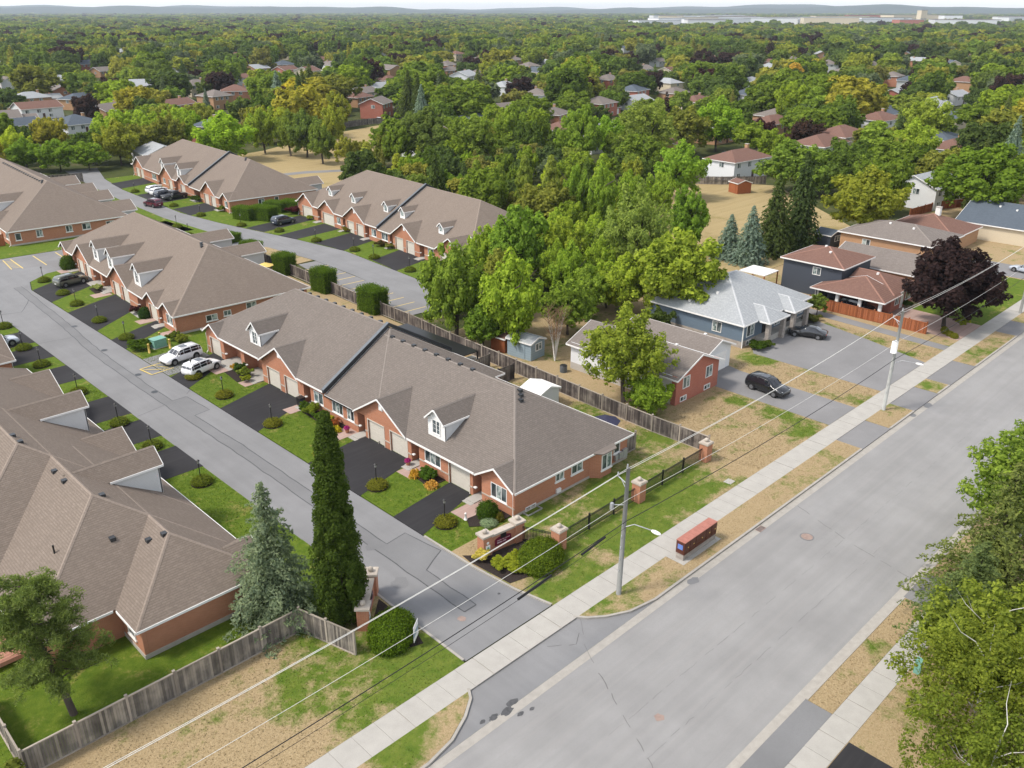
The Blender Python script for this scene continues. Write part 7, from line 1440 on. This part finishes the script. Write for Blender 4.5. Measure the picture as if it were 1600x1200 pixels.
for x, y, lb in ((41.6, 55.6, 'purple flower pot on the middle porch step'), (41.5, 65.0, 'purple flower pot on the bay porch step')):
    root = thing('flower_pot', lb, 'flower pot', (x, y, 0.14)); MB().tube([(0, 0, 0), (0, 0, 0.35)], [0.16, 0.24], 10).build('pot', 'brick', root); f_ = obj('flowers', SH['tuft'], root, (0, 0, 0.4), sc=(0.3, 0.3, 0.3)); f_.color = (0.25, 0.03, 0.2, 1)
root = thing('flower_mound', 'orange flower mound behind the short iron fence', 'flowers', (40.9, 40.9, 0.08)); f_ = obj('flowers', SH['tuft'], root, (0, 0, 0.1), sc=(0.6, 0.6, 0.45)); f_.color = (0.6, 0.25, 0.03, 1)
root = thing('manhole_cover', 'round iron manhole cover in the street', 'manhole', (56.8, 24.6, 0.012)); MB().tube([(0, 0, 0), (0, 0, 0.01)], 0.45, 20).build('lid', 'rust', root); MB().tube([(0, 0, -0.004), (0, 0, 0.006)], 0.55, 20).build('frame', 'tar', root)
root = thing('storm_drain', 'rusty kerb drain grate by the dry verge', 'drain', (55.2, 27.75, 0.012)); B(-0.45, 0.45, -0.25, 0.25, 0, 0.012).build('frame', 'rust', root)
for k in range(6): B(-0.38 + k * 0.14, -0.32 + k * 0.14, -0.2, 0.2, 0.012, 0.02).build('bar', 'metal_dark', root)
for i, (x, y) in enumerate(((33.4, 104.5), (33.1, 94.0), (34.0, 116.0), (32.4, 88.0))):
    root = thing('manhole_cover', 'dark iron manhole cover on the townhouse lane', 'manhole', (x, y, 0.014), 0, 'lane manhole covers'); MB().tube([(0, 0, 0), (0, 0, 0.01)], 0.36, 16).build('lid', 'metal_dark', root); MB().tube([(0, 0, -0.004), (0, 0, 0.005)], 0.45, 16).build('frame', 'tar', root)
# ------------------------------------------------------------------ loose grass standing above the turf
def tufts(name, label, rects, n, mat, z, size, seed):
    rng = np.random.default_rng(seed); ar = np.array([(b - a) * (d - c) for a, b, c, d in rects]); k = rng.choice(len(rects), n, p=ar / ar.sum()); q = np.array(rects)[k]
    x = rng.uniform(q[:, 0], q[:, 1]); y = rng.uniform(q[:, 2], q[:, 3]); BBX = [(min(p_[0] for p_ in h_), max(p_[0] for p_ in h_), min(p_[1] for p_ in h_), max(p_[1] for p_ in h_), h_) for h_ in HARD]; keep = np.array([not any(u0 < a < u1 and v0 < b < v1 and inside(a, b, h_) for u0, u1, v0, v1, h_ in BBX) for a, b in zip(x, y)]); x, y = x[keep], y[keep]
    P = np.stack([x, y, np.full(len(x), z)], 1); N = unit(rng.normal(size=(len(x), 3)) * np.array([1, 1, 0.35]) + np.array([0, 0, 0.9]))
    o = obj(name, leaf_mesh(name, P, N, size, rng, mat, 0.45)); o['kind'] = 'stuff'; o['label'] = label; o['category'] = 'grass'
tufts('grass_tufts', 'dry and green grass standing on the street lawns', [(-4, 28, 32.8, 42.5), (36.4, 62.9, 32.8, 42.4), (4, 21.5, 28.4, 30.65), (41, 73.8, 28.5, 30.65), (63.3, 76.5, 32.8, 46), (82.6, 88.3, 32.8, 48), (100.5, 105.5, 32.8, 48), (57, 62.8, 43, 62), (42, 70, 4, 12.7), (40.7, 54.4, 14.4, 15.85), (80.3, 85.8, 28.4, 30.6), (103.4, 117, 28.4, 30.6)], 60000, 'yard', 0.11, 0.055, 3)
tufts('grass_tufts', 'green grass standing on the townhouse lawns', [(-4, 22.2, 42.9, 52), (22.8, 28.2, 43.4, 95), (35.6, 42.1, 42.8, 100)], 42000, 'lawn', 0.08, 0.052, 4)
# ------------------------------------------------------------------ air
HZ = NT('haze_air'); v_ = HZ.n('ShaderNodeVolumePrincipled'); v_.inputs['Color'].default_value = (0.80, 0.88, 1.0, 1); v_.inputs['Density'].default_value = 0.00007; v_.inputs['Anisotropy'].default_value = 0.2; HZ.l(v_.outputs[0], HZ.out.inputs['Volume'])
hz = B(-13000, 13000, -13000, 13000, -1.2, 135).build('haze', HZ.m); hz['kind'] = 'stuff'; hz['label'] = 'pale blue summer haze over the plain'; hz['category'] = 'haze'
print('objects', len(scene.objects))
